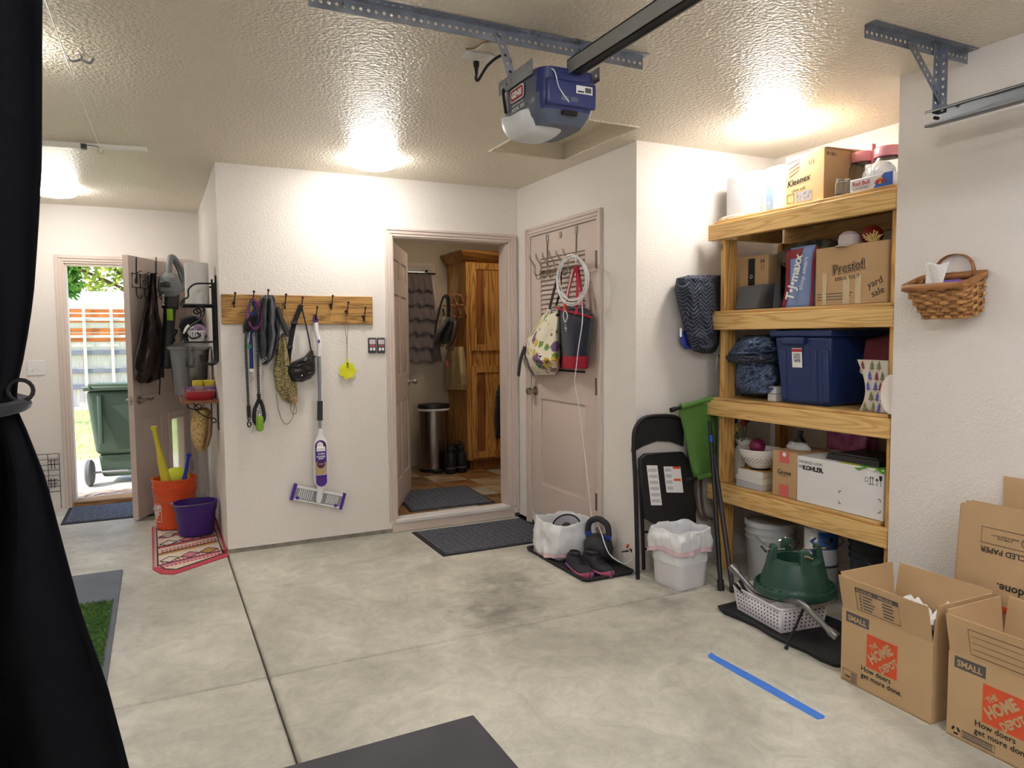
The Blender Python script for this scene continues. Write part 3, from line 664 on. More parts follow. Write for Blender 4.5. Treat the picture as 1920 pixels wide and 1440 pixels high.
# local x: -(Y-5.35), y: X-X1, z: Z-1.4
ZT, ZB = .226, -.018; mb = MB()
for x in (-.17, .17):
    mb.cyl((x, -.006, -.10), (x, -.006, .42), .006, n=8)
for x in (-.09, 0, .09): mb.cyl((x, -.006, -.10), (x, -.006, .38), .005, n=8)
mb.build('back_frame', 'black_metal', rack)
for z in (ZT, ZB):
    mb = MB(); mb.tube([(-.17, -.006, z), (-.17, -.205, z), (.17, -.205, z), (.17, -.006, z)], .006, 8)
    for i in range(9): x = -.15+i*.0375; mb.cyl((x, -.006, z), (x, -.205, z), .003, n=6)
    mb.build('shelf', 'black_metal', rack)
for x in (-.17, .17):
    MB().tube(curve([(x, -.205, ZT), (x, -.21, ZT+.03), (x, -.175, ZT+.05), (x, -.17, ZT+.10), (x, -.13, ZT+.135), (x, -.06, ZT+.14), (x, -.008, ZT+.14)]), .0055, 8).build('side_rail', 'black_metal', rack)
    MB().tube(curve([(x, -.10, ZT-.005), (x, -.085, ZT-.03), (x, -.11, ZT-.05), (x, -.13, ZT-.03), (x, -.11, ZT-.012), (x, -.08, ZT-.03), (x, -.10, ZT-.09), (x, -.17, ZB+.10), (x, -.19, ZB+.06), (x, -.16, ZB+.025), (x, -.11, ZB+.04), (x, -.13, ZB+.065)]), .005, 8).build('scroll', 'black_metal', rack)
for x in (-.16, -.09, -.02, .05, .12, .165):
    MB().tube(curve([(x, -.006, -.10), (x, -.008, -.145), (x, -.04, -.17), (x, -.085, -.155), (x, -.10, -.11)]), .006, 8).build('hook', 'black_metal', rack)
pt = thing('paper_towel_roll', 'white paper towel roll standing on top of the iron rack', 'paper towel', (.265, 5.34, 1.4+ZT+.006))
mat('towel_white', (242, 241, 240), .95, bump=.6, bs=90)
MB().lathe([(.022, 0), (.072, 0), (.075, .01), (.075, .27), (.072, .28), (.022, .28), (.022, .0)], 28, caps=False).build('roll', 'towel_white', pt)
mat('card_brown', (176, 142, 106), .9)
MB().lathe([(.02, -.001), (.022, -.001), (.022, .281), (.019, .281), (.019, -.001)], 20, caps=False).build('core', 'card_brown', pt)
zz = 1.4+ZB+.006
wb = thing('small_white_basket', 'small white plastic basket with a tissue on the iron rack', 'basket', (.245, 5.24, zz))
mb = MB(); n = 20
for i in range(n):
    a = 2*PI*i/n; mb.bar((.045*math.cos(a), .045*math.sin(a), .006), (.055*math.cos(a), .055*math.sin(a), .062), .008, .003, (math.cos(a), math.sin(a), 0))
mb.build('slats', 'white_plastic', wb, kind='stuff')
MB().lathe([(.001, 0), (.046, 0), (.046, .008), (.001, .008)], 20, caps=False).build('bottom', 'white_plastic', wb)
MB().lathe([(.053, .06), (.058, .06), (.058, .07), (.053, .07), (.053, .06)], 24, caps=False).build('rim', 'white_plastic', wb)
MB().surf(lambda u, v: Vector((-.05+.05*u-.03*v, -.02+.05*v, .05+.05*math.sin(u*3)+.03*noise(u*3, v*3))), 8, 8).build('tissue', 'white_paper', wb, solid=.001)
mat('lilac', (188, 160, 190), .6)
lr = MB().lathe([(.02, 0), (.045, .0), (.05, .012), (.045, .026), (.02, .026), (.018, .012), (.02, 0)], 24, caps=False)
o = lr.build('lilac_tape_roll', 'lilac', label='lilac ribbon roll lying in the small white basket', cat='ribbon roll', origin=None); o.location = (.262, 5.25, zz+.062); o.rotation_euler = (.9, .1, .3)
bb = thing('black_pouch', 'crumpled black cloth pouch on the lower tier of the iron rack', 'pouch', (.225, 5.40, zz))
MB().lathe([(.001, 0), (.055, 0), (.085, .03), (.088, .09), (.07, .15), (.04, .17), (.001, .172)], 24, caps=False, wob=lambda a, i: .12*math.sin(3*a+i)+.06*math.sin(7*a+2*i)).build('body', 'black_cloth', bb)
MB().tube(curve([(-.05, -.03, .14), (-.07, -.06, .09), (-.06, -.09, .03), (-.075, -.085, .0)]), .008, 6, flat=.4).build('strap', 'black_cloth', bb)
ns = thing('nook_shelf', 'thin brown wooden shelf on scrolled iron brackets in the nook', 'shelf', (X1, 5.72, .965), -PI/2)
wood('shelf_brown', (150, 92, 58), (104, 58, 34), 'X', knots=False)
B(-.36, .42, -.235, 0, 0, .022).build('board', 'shelf_brown', ns, bevel=.004)
for x in (-.30, .36):
    MB().tube(curve([(x, -.005, -.005), (x, -.006, -.10), (x, -.006, -.19)]), .005, 6).build('bracket', 'black_metal', ns)
    MB().tube(curve([(x, -.20, -.004), (x, -.19, -.03), (x, -.13, -.045), (x, -.11, -.02), (x, -.14, -.01), (x, -.15, -.04), (x, -.08, -.10), (x, -.03, -.11), (x, -.02, -.135), (x, -.045, -.14)]), .004, 6).build('bracket', 'black_metal', ns)
ZS = .9875
gc = thing('galvanized_can', 'small galvanized metal can with lid and side handle on the nook shelf', 'metal can', (.222, 5.875, ZS))
mat('galvanized', (128, 130, 134), .28, 1., var=.2, vs_=9, stretch=(1, 1, .3))
MB().lathe([(.105, 0), (.112, .004), (.128, .25), (.138, .335), (.142, .338), (.142, .348), (.13, .348)], 36).build('body', 'galvanized', gc)
MB().lathe([(.001, .40), (.05, .396), (.11, .378), (.135, .365), (.15, .36), (.15, .345), (.143, .345)], 36, caps=False).build('lid', 'galvanized', gc)
mb = MB(); mb.tube(curve([(-.03, -.125, .27), (-.035, -.15, .24), (-.03, -.155, .215), (.03, -.155, .215), (.035, -.15, .24), (.03, -.125, .27)]), .005, 6); mb.build('handle', 'galvanized', gc)
mat('can_yellow', (226, 206, 60), .5); mat('can_label', (196, 178, 168), .6); mat('purple', (92, 30, 150), .5)
for i, (x, y) in enumerate(((.262, 5.615), (.335, 5.60))):
    cn = thing('food_can', ('small yellow lidded food can on the nook shelf, nearer its open edge', 'small yellow lidded food can on the nook shelf, touching the wall side')[i], 'can', (x, y, ZS), 0, 'yellow lidded cans')
    MB().lathe([(.033, 0), (.036, .004), (.036, .10), (.034, .104)], 24).build('body', 'can_label', cn); MB().lathe([(.037, .085), (.038, .088), (.038, .118), (.035, .12), (.001, .12)], 24, caps=False).build('lid', 'can_yellow', cn)
for i, (x, y) in enumerate(((.205, 5.54), (.333, 5.53))):
    cn = thing('purple_carton', ('small purple carton on the nook shelf, nearer its open edge', 'small purple carton on the nook shelf, beside the wall')[i], 'carton', (x-.0, y+.0, ZS), .1, 'purple cartons')
    B(-.034, .034, -.022, .022, 0, .078).build('box', 'purple', cn, bevel=.002); B(-.026, .0, -.0225, -.02, .045, .06).build('label', 'white_paper', cn); B(.01, .028, -.023, -.02, .012, .03).build('label', 'white_paper', cn)
rc = thing('red_food_tub', 'low red tub with clear lid standing before the purple cartons', 'tub', (.262, 5.405, ZS))
mat('red_gloss', (176, 36, 48), .3); mat('clear_plastic', (235, 235, 235), .12, trans=.9, alpha=.35)
MB().lathe([(.001, 0), (.082, 0), (.092, .012), (.096, .05), (.10, .052), (.10, .056), (.001, .056)], 32, sy=.72, caps=False).build('tub', 'red_gloss', rc)
MB().lathe([(.102, .05), (.102, .062), (.088, .066), (.084, .088), (.001, .09)], 32, sy=.72, caps=False).build('lid', 'clear_plastic', rc)
mat('card_box_small', (168, 136, 96), .9)
B(.165, .215, 5.60, 5.68, ZS, ZS+.06).build('cardboard_carton', 'card_box_small', bevel=.002, label='small plain cardboard carton behind the purple cartons on the nook shelf', cat='carton')
# straw hat hanging below the shelf
pattern('straw', (206, 178, 122), (140, 108, 62), 60, kind='voronoi', lo=.2, hi=.5, bump=.8)
FHt = Fr((0, 5.54, 0), 0)
ht, L = FHt.thing('straw_hat', 'woven straw hat hanging on edge below the nook shelf', 'hat', 378, 846)
cloth(ht, L, [(764, 372, 388), (770, 363, 395), (785, 359, 396), (805, 357, 395), (825, 359, 391), (840, 366, 386), (847, 371, 381)], .0, .11, 'straw', 'crown', folds=.5, amp=.1, n=24)
cloth(ht, L, [(770, 388, 398), (790, 389, 399), (815, 387, 398), (835, 383, 392), (845, 379, 385)], .0, .125, 'card_brown', 'brim', folds=.5, amp=.0)
wtube(ht, L, [(380, 768, .03), (381, 760, .02), (384, 757, .0)], .003, 'card_brown', 'hanging_loop')
# ================================================================ buckets on the woven rug
rug = thing('woven_rug', 'red and cream woven rug with diamond bands under the two buckets', 'rug', (.15, 5.35, 0))
mat('rug_red', (190, 70, 84), .95, var=.15, vs_=60); mat('rug_cream', (222, 206, 190), .95, var=.15, vs_=80); mat('rug_dark', (78, 66, 70), .95); mat('rug_ochre', (196, 150, 84), .95); mat('rug_pink', (206, 120, 140), .95)
ol = [(-.17, -.62), (-.10, -.665), (.10, -.52), (.225, -.43), (.222, .55), (.18, .62), (-.16, .68), (-.225, .60), (-.215, -.5)]
MB().prism(ol, lambda u, v, h: (u, v, h), 0, .006).build('border', 'rug_red', rug)
il = [(u*.86+.0, v*.90+.012) for u, v in ol]
MB().prism(il, lambda u, v, h: (u, v, h), .005, .0075).build('field', 'rug_cream', rug)
def inr(u, v): return abs(u) < .175 and -.45+u*.5 < v < .6
mb = MB()
for i_, (v0, m_) in enumerate(((-.50, 'rug_pink'), (-.24, 'rug_ochre'), (-.06, 'rug_red'), (.20, 'rug_pink'), (.45, 'rug_red'))):
    MB().hexa([(-.185, v0, .0071), (.185, v0+.155, .0071), (.185, v0+.195, .0071), (-.185, v0+.04, .0071)], [(-.185, v0, .0078), (.185, v0+.155, .0078), (.185, v0+.195, .0078), (-.185, v0+.04, .0078)]).build('woven_stripe', m_, rug, smooth=False)
    MB().tube([(-.185, v0+.045, .0078), (.185, v0+.20, .0078)], .004, 4).build('woven_line', 'rug_dark', rug)
mb = MB()
for v0 in (-.52, -.44, -.40, -.17, -.13, -.02, .03, .2, .24, .42):
    for i in range(15):
        u = -.17+i*.0235; v = v0+(u+.17)*.42; mb.hexa([(u, v, .0072), (u+.02, v+.006, .0072), (u+.022, v+.022, .0072), (u+.012, v+.03, .0072)], [(u, v, .0085), (u+.02, v+.006, .0085), (u+.022, v+.022, .0085), (u+.012, v+.03, .0085)])
mb.build('weave_band', 'rug_red', rug, smooth=False, kind='stuff')
for k, (c, m) in enumerate(((-.12, 'rug_cream'), (.0, 'rug_pink'), (.115, 'rug_ochre'))):
    for v0 in (-.30, .11, .33):
        v = v0+c*.42; mb = MB(); mb.prism([(c-.055, v-.02), (c, v-.065), (c+.055, v+.02), (c, v+.065)], lambda u, w, h: (u, w, h), .0072, .0088); mb.build('diamond', m, rug)
        mb = MB(); mb.tube([(c-.055, v-.02, .0085), (c, v-.065, .0085), (c+.055, v+.02, .0085), (c, v+.065, .0085)], .004, 4, closed=True); mb.build('diamond_outline', 'rug_dark', rug)
mb = MB(); mb.tube([(u, v, .0068) for u, v in il], .005, 4, closed=True); mb.build('border_line', 'rug_dark', rug)
mb = MB()
for i in range(44):
    v = -.48+i*.025
    for s in (-1, 1):
        u = s*.222 if True else 0; uu = s*.20; v2 = v+(.1 if s > 0 and v < -.4 else 0)
        mb.add([(s*.193, v2, .0078), (s*.215, v2+.011, .0078), (s*.193, v2+.022, .0078)], [(0, 1, 2)])
mb.build('border_teeth', 'rug_cream', rug, smooth=False, kind='stuff')
ob = thing('orange_bucket', 'orange plastic bucket holding bats and a giant tennis ball', 'bucket', (.09, 5.885, .0125))
mat('orange_plastic', (226, 84, 30), .4)
prof = [(.001, .004), (.128, .0), (.132, .004), (.146, .26), (.152, .262), (.152, .275), (.147, .277), (.148, .295), (.154, .297), (.154, .31), (.149, .312), (.15, .35), (.157, .352), (.157, .366), (.146, .366), (.143, .30), (.126, .01), (.001, .01)]
MB().lathe(prof, 40, caps=False).build('body', 'orange_plastic', ob)
MB().tube(curve([(-.152, -.02, .285), (-.12, -.13, .24), (-.02, -.165, .20), (.09, -.145, .23), (.152, -.02, .285)]), .0025, 6).build('handle', 'steel_grey', ob)
MB().cyl((-.03, -.166, .202), (.02, -.168, .202), .008).build('grip', 'white_plastic', ob)
def arc_label(parent, r, a0, a1, z0, z1, m, name, n=10):
    MB().surf(lambda u, v: Vector((r*math.cos(lerp(a0, a1, u)), r*math.sin(lerp(a0, a1, u)), lerp(z0, z1, v))), n, 2).build(name, m, parent, solid=.0006)
a0 = math.radians(-150)
mb = MB()
def onarc(u, z): return Vector((.1395*math.cos(u), .1395*math.sin(u), z))
for (p0, p1) in (((a0-.28, .06), (a0+.28, .06)), ((a0+.28, .06), (a0+.28, .24)), ((a0+.28, .24), (a0-.28, .24)), ((a0-.28, .24), (a0-.28, .06))):
    mb.tube([onarc(lerp(p0[0], p1[0], k/6), lerp(p0[1], p1[1], k/6))*1.0+Vector((0, 0, 0)) for k in range(7)], .002, 4)
mb.build('label_frame', 'white_paper', ob)
nn = Vector((math.cos(a0), math.sin(a0), 0)); rt = Vector((-nn.y, nn.x, 0))
letters('THE\nHOME\nDEPOT', ob, 'white_paper', nn*.1405+Vector((0, 0, .15)), Vector((0, 0, 1))*.8+rt*.6, -rt*.8+Vector((0, 0, .6)), width=.12, bold=.03, lines=.7)
bt = thing('yellow_bat', 'yellow plastic bat standing in the orange bucket', 'bat', (.088, 5.80, .024), rot=Matrix.Rotation(-.16, 3, 'Y') @ Matrix.Rotation(.0, 3, 'X'))
mat('bat_yellow', (216, 204, 56), .45); mat('bat_blue', (28, 56, 176), .45)
MB().lathe([(.001, 0), (.026, 0), (.032, .01), (.033, .35), (.028, .50), (.017, .60), (.015, .73), (.022, .74), (.022, .76), (.001, .765)], 20, caps=False).build('barrel', 'bat_yellow', bt)
bt = thing('blue_bat', 'blue plastic bat leaning out of the orange bucket', 'bat', (.118, 5.79, .19), rot=Matrix.Rotation(.20, 3, 'Y') @ Matrix.Rotation(.0, 3, 'X'))
MB().lathe([(.001, 0), (.018, 0), (.022, .01), (.020, .16), (.013, .24), (.012, .35), (.018, .36), (.018, .375), (.001, .38)], 20, caps=False).build('barrel', 'bat_blue', bt)
tb_ = thing('giant_tennis_ball', 'giant yellow tennis ball resting in the orange bucket', 'ball', (.10, 5.92, .21))
mat('tennis', (214, 222, 62), .9, bump=.5, bs=200)
MB().ball((0, 0, .135), .100, 32).build('felt', 'tennis', tb_)
MB().tube([(.101*math.cos(a)*math.cos(.45*math.sin(2*a)), .101*math.sin(a)*math.cos(.45*math.sin(2*a)), .135+.101*math.sin(.45*math.sin(2*a))) for a in [2*PI*k/48 for k in range(48)]], .0025, 5, closed=True).build('seam', 'rug_cream', tb_)
pb = thing('purple_bucket', 'purple flat-back plastic bucket with wire handle on the woven rug', 'bucket', (.215, 5.585, .0125))
mat('purple_plastic', (64, 30, 122), .4)
wob = lambda a, i: -.14*max(0, math.sin(a))**3
MB().lathe([(.001, .004), (.112, 0), (.118, .006), (.135, .175), (.142, .177), (.144, .218), (.15, .22), (.15, .232), (.138, .232), (.13, .18), (.112, .01), (.001, .01)], 40, caps=False, wob=wob).build('body', 'purple_plastic', pb)
MB().tube(curve([(-.148, -.02, .222), (-.12, -.11, .228), (-.02, -.155, .236), (.09, -.11, .232), (.148, -.02, .222)]), .003, 6).build('handle', 'steel_grey', pb)
# ================================================================ rubber mat with turf, foreground mat, tape
mat('rubber_sheet', (92, 96, 104), .55, var=.12, vs_=5, bump=.15, bs=80)
B(-1.25, -.228, 3.0, 4.905, 0, .012).build('rubber_floor_mat', 'rubber_sheet', label='large grey rubber floor mat under the patch of artificial turf', cat='mat', bevel=.002)
tf = thing('turf_patch', 'green artificial turf patch lying on the grey rubber mat', 'turf', (-.7, 3.78, .012))
mat('turf_green', (84, 122, 54), .9, rgb2=(52, 92, 32), vs_=30)
B(-.45, .44, -.52, .53, 0, .008).build('backing', 'turf_green', tf)
mb = MB(); random.seed(11)
for i in range(14000):
    x = random.uniform(-.02, .45) if i % 8 else random.uniform(-.45, .45); y = random.uniform(-.53, .54); a = random.uniform(0, PI); dx, dy = math.cos(a)*.002, math.sin(a)*.002; h = random.uniform(.012, .026)
    mb.add([(x-dx, y-dy, .007), (x+dx, y+dy, .007), (x+random.uniform(-.012, .012), y+random.uniform(-.012, .012), h)], [(0, 1, 2)])
mb.build('blades', 'turf_green', tf, smooth=False, kind='stuff')
mat('rubber_dark', (66, 66, 74), .6, var=.15, vs_=4, bump=.2, bs=120)
mb = MB(); mb.prism([(1.0, 2.378), (1.008, .9), (-.1, .9), (-.1, 2.345)], lambda u, v, h: (u, v, h), 0, .012); mb.build('rubber_floor_mat', 'rubber_dark', label='dark charcoal rubber floor mat lying near the blue tape strip', cat='mat', bevel=.002)
mat('tape_blue', (66, 128, 226), .55, var=.06, vs_=30)
mb = MB(); mb.prism([(2.155, 2.405), (2.150, 2.37), (2.158, 2.1), (2.156, 1.80), (2.14, 1.79), (2.112, 1.795), (2.108, 2.1), (2.106, 2.36), (2.118, 2.385)], lambda u, v, h: (u, v, h), 0, .001); mb.build('tape_strip', 'tape_blue', label='strip of blue painter tape stuck on the concrete floor', cat='tape')
mat('mat_charcoal', (104, 107, 118), .9, rgb2=(72, 75, 86), vs_=60, bump=.5, bs=140)
doormat('doormat', 'charcoal ribbed doormat on the concrete before the mudroom step', [(1.60, 4.265), (2.48, 4.265), (2.48, 4.905), (1.60, 4.905)], 'mat_charcoal', ribs=(16, 11))
# ================================================================ coat hook board and what hangs from it
wood('plank_oak', (184, 140, 76), (128, 88, 40), 'X', scale=1.3)
T, L = FH.thing('coat_hook_board', 'wide oak board with nine dark iron coat hooks on the wall', 'coat rack', 556, 608)
a, b = L(414, 550), L(698, 608)
B(a.x, b.x, -.02, 0, 0, a.z-.006).build('board', 'plank_oak', T, bevel=.003)
mat('hook_iron', (66, 42, 40), .45, .6)
HK = [(438, 568), (473, 565), (500, 562), (533, 570), (564, 575), (591, 593), (620, 572), (649, 584), (681, 594)]
for px, py in HK:
    c = L(px, py, .02); mb = MB()
    mb.prism([(-.013, 0), (0, -.013), (.013, 0), (0, .013)], lambda u, v, h: c+Vector((u, h, v)), -.004, .001)
    mb.tube(curve([c, c+Vector((.001, -.028, -.006)), c+Vector((.004, -.034, .03)), c+Vector((.008, -.036, .055))]), [.006, .005, .005, .0045, .0045, .0045, .0045, .004, .004, .004, .004, .004, .004, .004, .004, .004, .004, .004, .004][:19], 8)
    mb.ball(c+Vector((.008, -.036, .06)), .0085, 10)
    mb.tube(curve([c+Vector((0, -.004, -.01)), c+Vector((0, -.026, -.03)), c+Vector((0, -.034, -.018))]), .004, 6); mb.ball(c+Vector((0, -.034, -.016)), .006, 8)
    mb.build('hook', 'hook_iron', T)
pattern('rope_fleck', (24, 24, 30), (190, 190, 190), 26, kind='wavez', lo=.04, hi=.12, stretch=(1, 1, 1))
mat('strap_blue', (40, 60, 130), .8); mat('collar_plum', (120, 50, 104), .7); mat('bag_green', (126, 166, 40), .5); mat('tag_green', (60, 150, 110), .5); mat('navy_cloth', (34, 38, 54), .85, sheen=.2, bump=.3, bs=90)
T, L = FH.thing('dog_leash', 'black rope leash with white flecks ending in a black clip', 'leash', 466, 800)
wtube(T, L, [(473, 560, .065), (464, 590, .06), (461, 640, .05), (463, 700, .04), (466, 762, .035)], .0085, 'rope_fleck', 'rope')
wtube(T, L, [(466, 760, .035), (467, 782, .035)], .012, 'black_rubber', 'sleeve', k=2)
mb = MB(); c = L(467, 792, .035); mb.tube([c+Vector((.008*math.cos(q), 0, .024+.008*math.sin(q))) for q in [2*PI*k/12 for k in range(12)]], .003, 6, closed=True); mb.tube(curve([c+Vector((0, 0, .016)), c+Vector((-.010, 0, -.012)), c+Vector((0, 0, -.03)), c+Vector((.011, 0, -.014)), c+Vector((.004, 0, .004))]), .004, 6); mb.build('clip', 'black_metal', T)
T, L = FH.thing('dog_leash', 'blue nylon strap leash with a chrome trigger clip', 'leash', 473, 716)
P = [L(x, y, .05) for x, y in ((474, 585), (470, 620), (471, 660), (472, 692))]
MB().tube(curve(P), .012, 8, flat=.25).build('strap', 'strap_blue', T)
c = L(472, 700, .05); mb = MB(); mb.box(c.x-.014, c.x+.014, c.y-.003, c.y+.003, c.z+.012, c.z+.03); mb.cyl(c+Vector((0, 0, .012)), c+Vector((0, 0, -.012)), .005); mb.tube(curve([c+Vector((0, 0, -.01)), c+Vector((-.011, 0, -.03)), c+Vector((0, 0, -.05)), c+Vector((.011, 0, -.032)), c+Vector((.004, 0, -.014))]), .0035, 6); mb.build('clip', 'chrome', T)
T, L = FH.thing('dog_leash', 'black rope leash with padded loop and green bag holder', 'leash', 486, 805)
wtube(T, L, [(484, 640, .05), (484, 690, .045), (485, 740, .04)], .0085, 'rope_fleck', 'rope')
wtube(T, L, [(485, 738, .04), (486, 752, .04)], .012, 'black_rubber', 'sleeve', k=2)
wtube(T, L, [(485, 750, .04), (478, 768, .04), (477, 788, .04), (486, 798, .04), (495, 785, .04), (493, 765, .04), (488, 750, .04)], .012, 'black_rubber', 'padded_loop')
c = L(487, 794, .062); MB().tube([c+Vector((0, 0, .052)), c+Vector((0, 0, .048)), c+Vector((0, 0, .036)), c+Vector((0, 0, -.036)), c+Vector((0, 0, -.048)), c+Vector((0, 0, -.052))], [.004, .016, .024, .024, .016, .004], 16).build('bag_holder', 'bag_green', T)
MB().tube(curve([c+Vector((0, 0, .05)), c+Vector((-.012, .01, .09)), c+Vector((.01, .012, .1)), c+Vector((0, .0, .052))]), .002, 5).build('ring', 'chrome', T)
T, L = FH.thing('dog_collars', 'plum dog collar looped over a hook with a green tag', 'collar', 478, 600)
wtube(T, L, [(474, 560, .06), (487, 575, .075), (490, 600, .075), (480, 616, .075), (468, 605, .07), (464, 585, .065), (471, 563, .06)], .011, 'collar_plum', 'collar', flat=.35, n=8)
wtube(T, L, [(473, 560, .055), (466, 585, .055), (470, 610, .06), (476, 620, .06), (481, 600, .055), (476, 565, .055)], .008, 'strap_blue', 'inner_collar', flat=.4, n=8)
c = L(467, 650, .06); MB().cyl(c, c+Vector((0, -.004, 0)), .016, n=6).build('tag', 'tag_green', T)
wtube(T, L, [(468, 615, .06), (467, 642, .06)], .0025, 'chrome', 'tag_chain', k=3)
T, L = FH.thing('dog_harness', 'crumpled black harness and jacket bundle on the hook board', 'harness', 505, 680)
cloth(T, L, [(553, 496, 512), (560, 488, 516), (585, 484, 520), (620, 478, 525), (650, 482, 522), (672, 488, 512), (684, 492, 500)], .022, .10, 'navy_cloth', 'body', folds=3.2, amp=.35, twist=.3, lumpy=.03, n=30, sub=7)
cloth(T, L, [(590, 462, 486), (612, 455, 480), (625, 456, 470)], .03, .05, 'black_cloth', 'flap', folds=1.5)
cloth(T, L, [(575, 516, 524), (600, 522, 534), (628, 534, 545), (632, 538, 543)], .03, .05, 'black_cloth', 'strap_end', folds=1.0)
wtube(T, L, [(500, 555, .06), (497, 600, .11), (493, 640, .115), (497, 676, .09)], .008, 'black_rubber', 'strap', flat=.4)
mb = MB(); c = L(496, 676, .115); mb.tube([c+Vector((-.02, 0, -.012)), c+Vector((.02, 0, .012)), c+Vector((.014, 0, .022)), c+Vector((-.026, 0, -.002))], .003, 6, closed=True); mb.build('buckle', 'chrome', T)
pattern('leopard', (172, 156, 110), (52, 46, 34), 95, kind='voronoi', lo=.32, hi=.5)
T, L = FH.thing('leopard_bag', 'leopard print cloth drawstring bag hanging from the hook board', 'bag', 537, 755)
cloth(T, L, [(625, 529, 533), (640, 521, 538), (665, 517, 545), (700, 512, 552), (730, 517, 558), (750, 530, 558), (757, 545, 556)], .022, .07, 'leopard', 'body', folds=1.8, amp=.3, twist=.2, lumpy=.015)
cloth(T, L, [(744, 543, 558), (757, 546, 556)], .065, .02, 'card_brown', 'leather_corner', folds=0, amp=0)
mat('cord_tan', (160, 134, 96), .8)
wtube(T, L, [(533, 566, .05), (531, 600, .045), (530, 626, .04)], .0025, 'cord_tan', 'cord'); wtube(T, L, [(534, 566, .05), (541, 600, .05), (545, 640, .04)], .003, 'cord_tan', 'cord')
wtube(T, L, [(518, 738, .03), (524, 775, .025), (535, 795, .02), (548, 785, .02), (553, 757, .05), (556, 772, .04), (550, 776, .03), (545, 765, .04), (548, 748, .06)], .0025, 'cord_tan', 'cord')
T, L = FH.thing('belt_bag', 'black leather belt bag hanging by its strap from the hook board', 'belt bag', 563, 714)
mat('leather_black', (26, 25, 28), .38, bump=.25, bs=120)
cloth(T, L, [(657, 581, 587), (668, 571, 590), (680, 545, 591), (690, 532, 592), (700, 530, 591), (710, 537, 582), (716, 544, 568)], .03, .09, 'leather_black', 'body', folds=1.1, amp=.15, lumpy=.012, n=28, sub=7, dep=[(0, .5), (.3, 1), (.7, 1.05), (1, .3)])
wtube(T, L, [(535, 686, .10), (555, 688, .135), (575, 680, .13), (592, 668, .09)], .004, 'black_metal', 'zip')
P = [L(x, y, o) for x, y, o in ((565, 572, .06), (552, 605, .06), (545, 640, .06), (539, 685, .07))]
MB().tube(curve(P), .016, 8, flat=.2).build('strap', 'black_cloth', T)
wtube(T, L, [(565, 572, .06), (575, 615, .06), (584, 660, .06)], .0045, 'black_cloth', 'strap')
for px, py in ((552, 606), (543, 652)):
    c = L(px, py, .068); B(c.x-.02, c.x+.02, c.y-.006, c.y+.004, c.z-.008, c.z+.012).build('buckle', 'black_plastic', T, bevel=.002)
c = L(566, 704, .125); MB().ball(c, .006, 10).build('snap', 'chrome', T)
# spray mop
T, L = FH.thing('spray_mop', 'white and purple spray mop hanging by its loop from the hook board', 'mop', 598, 950)
mat('mop_purple', (76, 30, 150), .4); mat('mop_grey', (150, 154, 162), .4, .3); mat('grip_black', (46, 52, 54), .7); mat('mop_tan', (186, 164, 120), .5); mat('plum_dark', (86, 18, 76), .4)
c = L(592, 600, .045); MB().tube([c+Vector((.013*math.cos(q), 0, .019*math.sin(q))) for q in [2*PI*k/16 for k in range(16)]], .005, 8, closed=True).build('hang_loop', 'mop_purple', T)
MB().tube(curve([L(592, 605, .045), L(593, 622, .045), L(598, 645, .045), L(598, 668, .045)]), .0155, 14).build('upper_handle', 'white_plastic', T)
c = L(598, 640, .062); MB().ball(c, .008, 10, sx=.8, sy=.5, sz=1.6).build('button', 'mop_purple', T)
MB().tube([L(598, 668, .045), L(599, 720, .045), L(599, 721, .045), L(600, 803, .045)], [.0125, .0125, .0115, .0115], 16).build('pole', 'mop_grey', T)
MB().cyl(L(600, 752, .045), L(600, 788, .045), .0185).build('grip', 'grip_black', T)
zc = lambda py: L(600, py, .045).z
bodyP = [(803, 597, 604), (815, 596, 605), (825, 590, 611), (836, 587, 615), (860, 587, 616), (890, 587, 616), (902, 588, 615), (910, 593, 609), (916, 595, 607), (936, 592, 604), (942, 594, 601)]
def mopf(u, v):
    i = v*(len(bodyP)-1); k = min(len(bodyP)-2, int(i)); t = i-k; py, x0, x1 = [lerp(bodyP[k][q], bodyP[k+1][q], t) for q in range(3)]
    a = 2*PI*u; p0, p1 = L(x0, py, .04), L(x1, py, .04); c = (p0+p1)/2; r = (p1.x-p0.x)/2
    return Vector((c.x+r*math.cos(a), -.045+min(.028, max(.014, r*.55))*math.sin(a), c.z))
MB().surf(mopf, 24, 34, cu=True).build('body', 'white_plastic', T)
def oval(x0, x1, y0, y1, off, m, name, t=.003, n=28):
    a, b = L(x0, y0, off), L(x1, y1, off); cx, cz = (a.x+b.x)/2, 0; r = (b.x-a.x)/2; P = []
    for k in range(n):
        q = 2*PI*k/n; zc_ = (a.z-r) if math.sin(q) >= 0 else (b.z+r); P.append((cx+r*math.cos(q), zc_+r*math.sin(q)))
    MB().prism(P, lambda u, v, h: (u, -off-h, v), 0, t).build(name, m, T)
oval(590.5, 613.5, 826, 911, .071, 'mop_purple', 'inset'); oval(592, 612, 828, 850, .0735, 'plum_dark', 'recess', .0012)
oval(594, 606, 829, 846, .074, 'white_plastic', 'bottle_neck', .004)
a, b = L(591.5, 838, .074), L(612.5, 890, .074)
MB().hexa([(a.x, -.086, b.z), (b.x, -.086, b.z), (b.x, -.07, b.z), (a.x, -.07, b.z)], [(a.x+.006, -.086, a.z), (b.x-.006, -.086, a.z), (b.x-.006, -.07, a.z), (a.x+.006, -.07, a.z)]).build('bottle', 'white_plastic', T, bevel=.008)
def plate(x0, x1, y0, y1, off, m, name): 
    a, b = L(x0, y0, off), L(x1, y1, off); B(a.x, b.x, -off-.0008, -off, b.z, a.z).build(name, m, T)
plate(592, 612, 866, 889, .0865, 'mop_tan', 'bottle_label'); plate(592, 612, 847, 866, .0865, 'mop_purple', 'bottle_label')
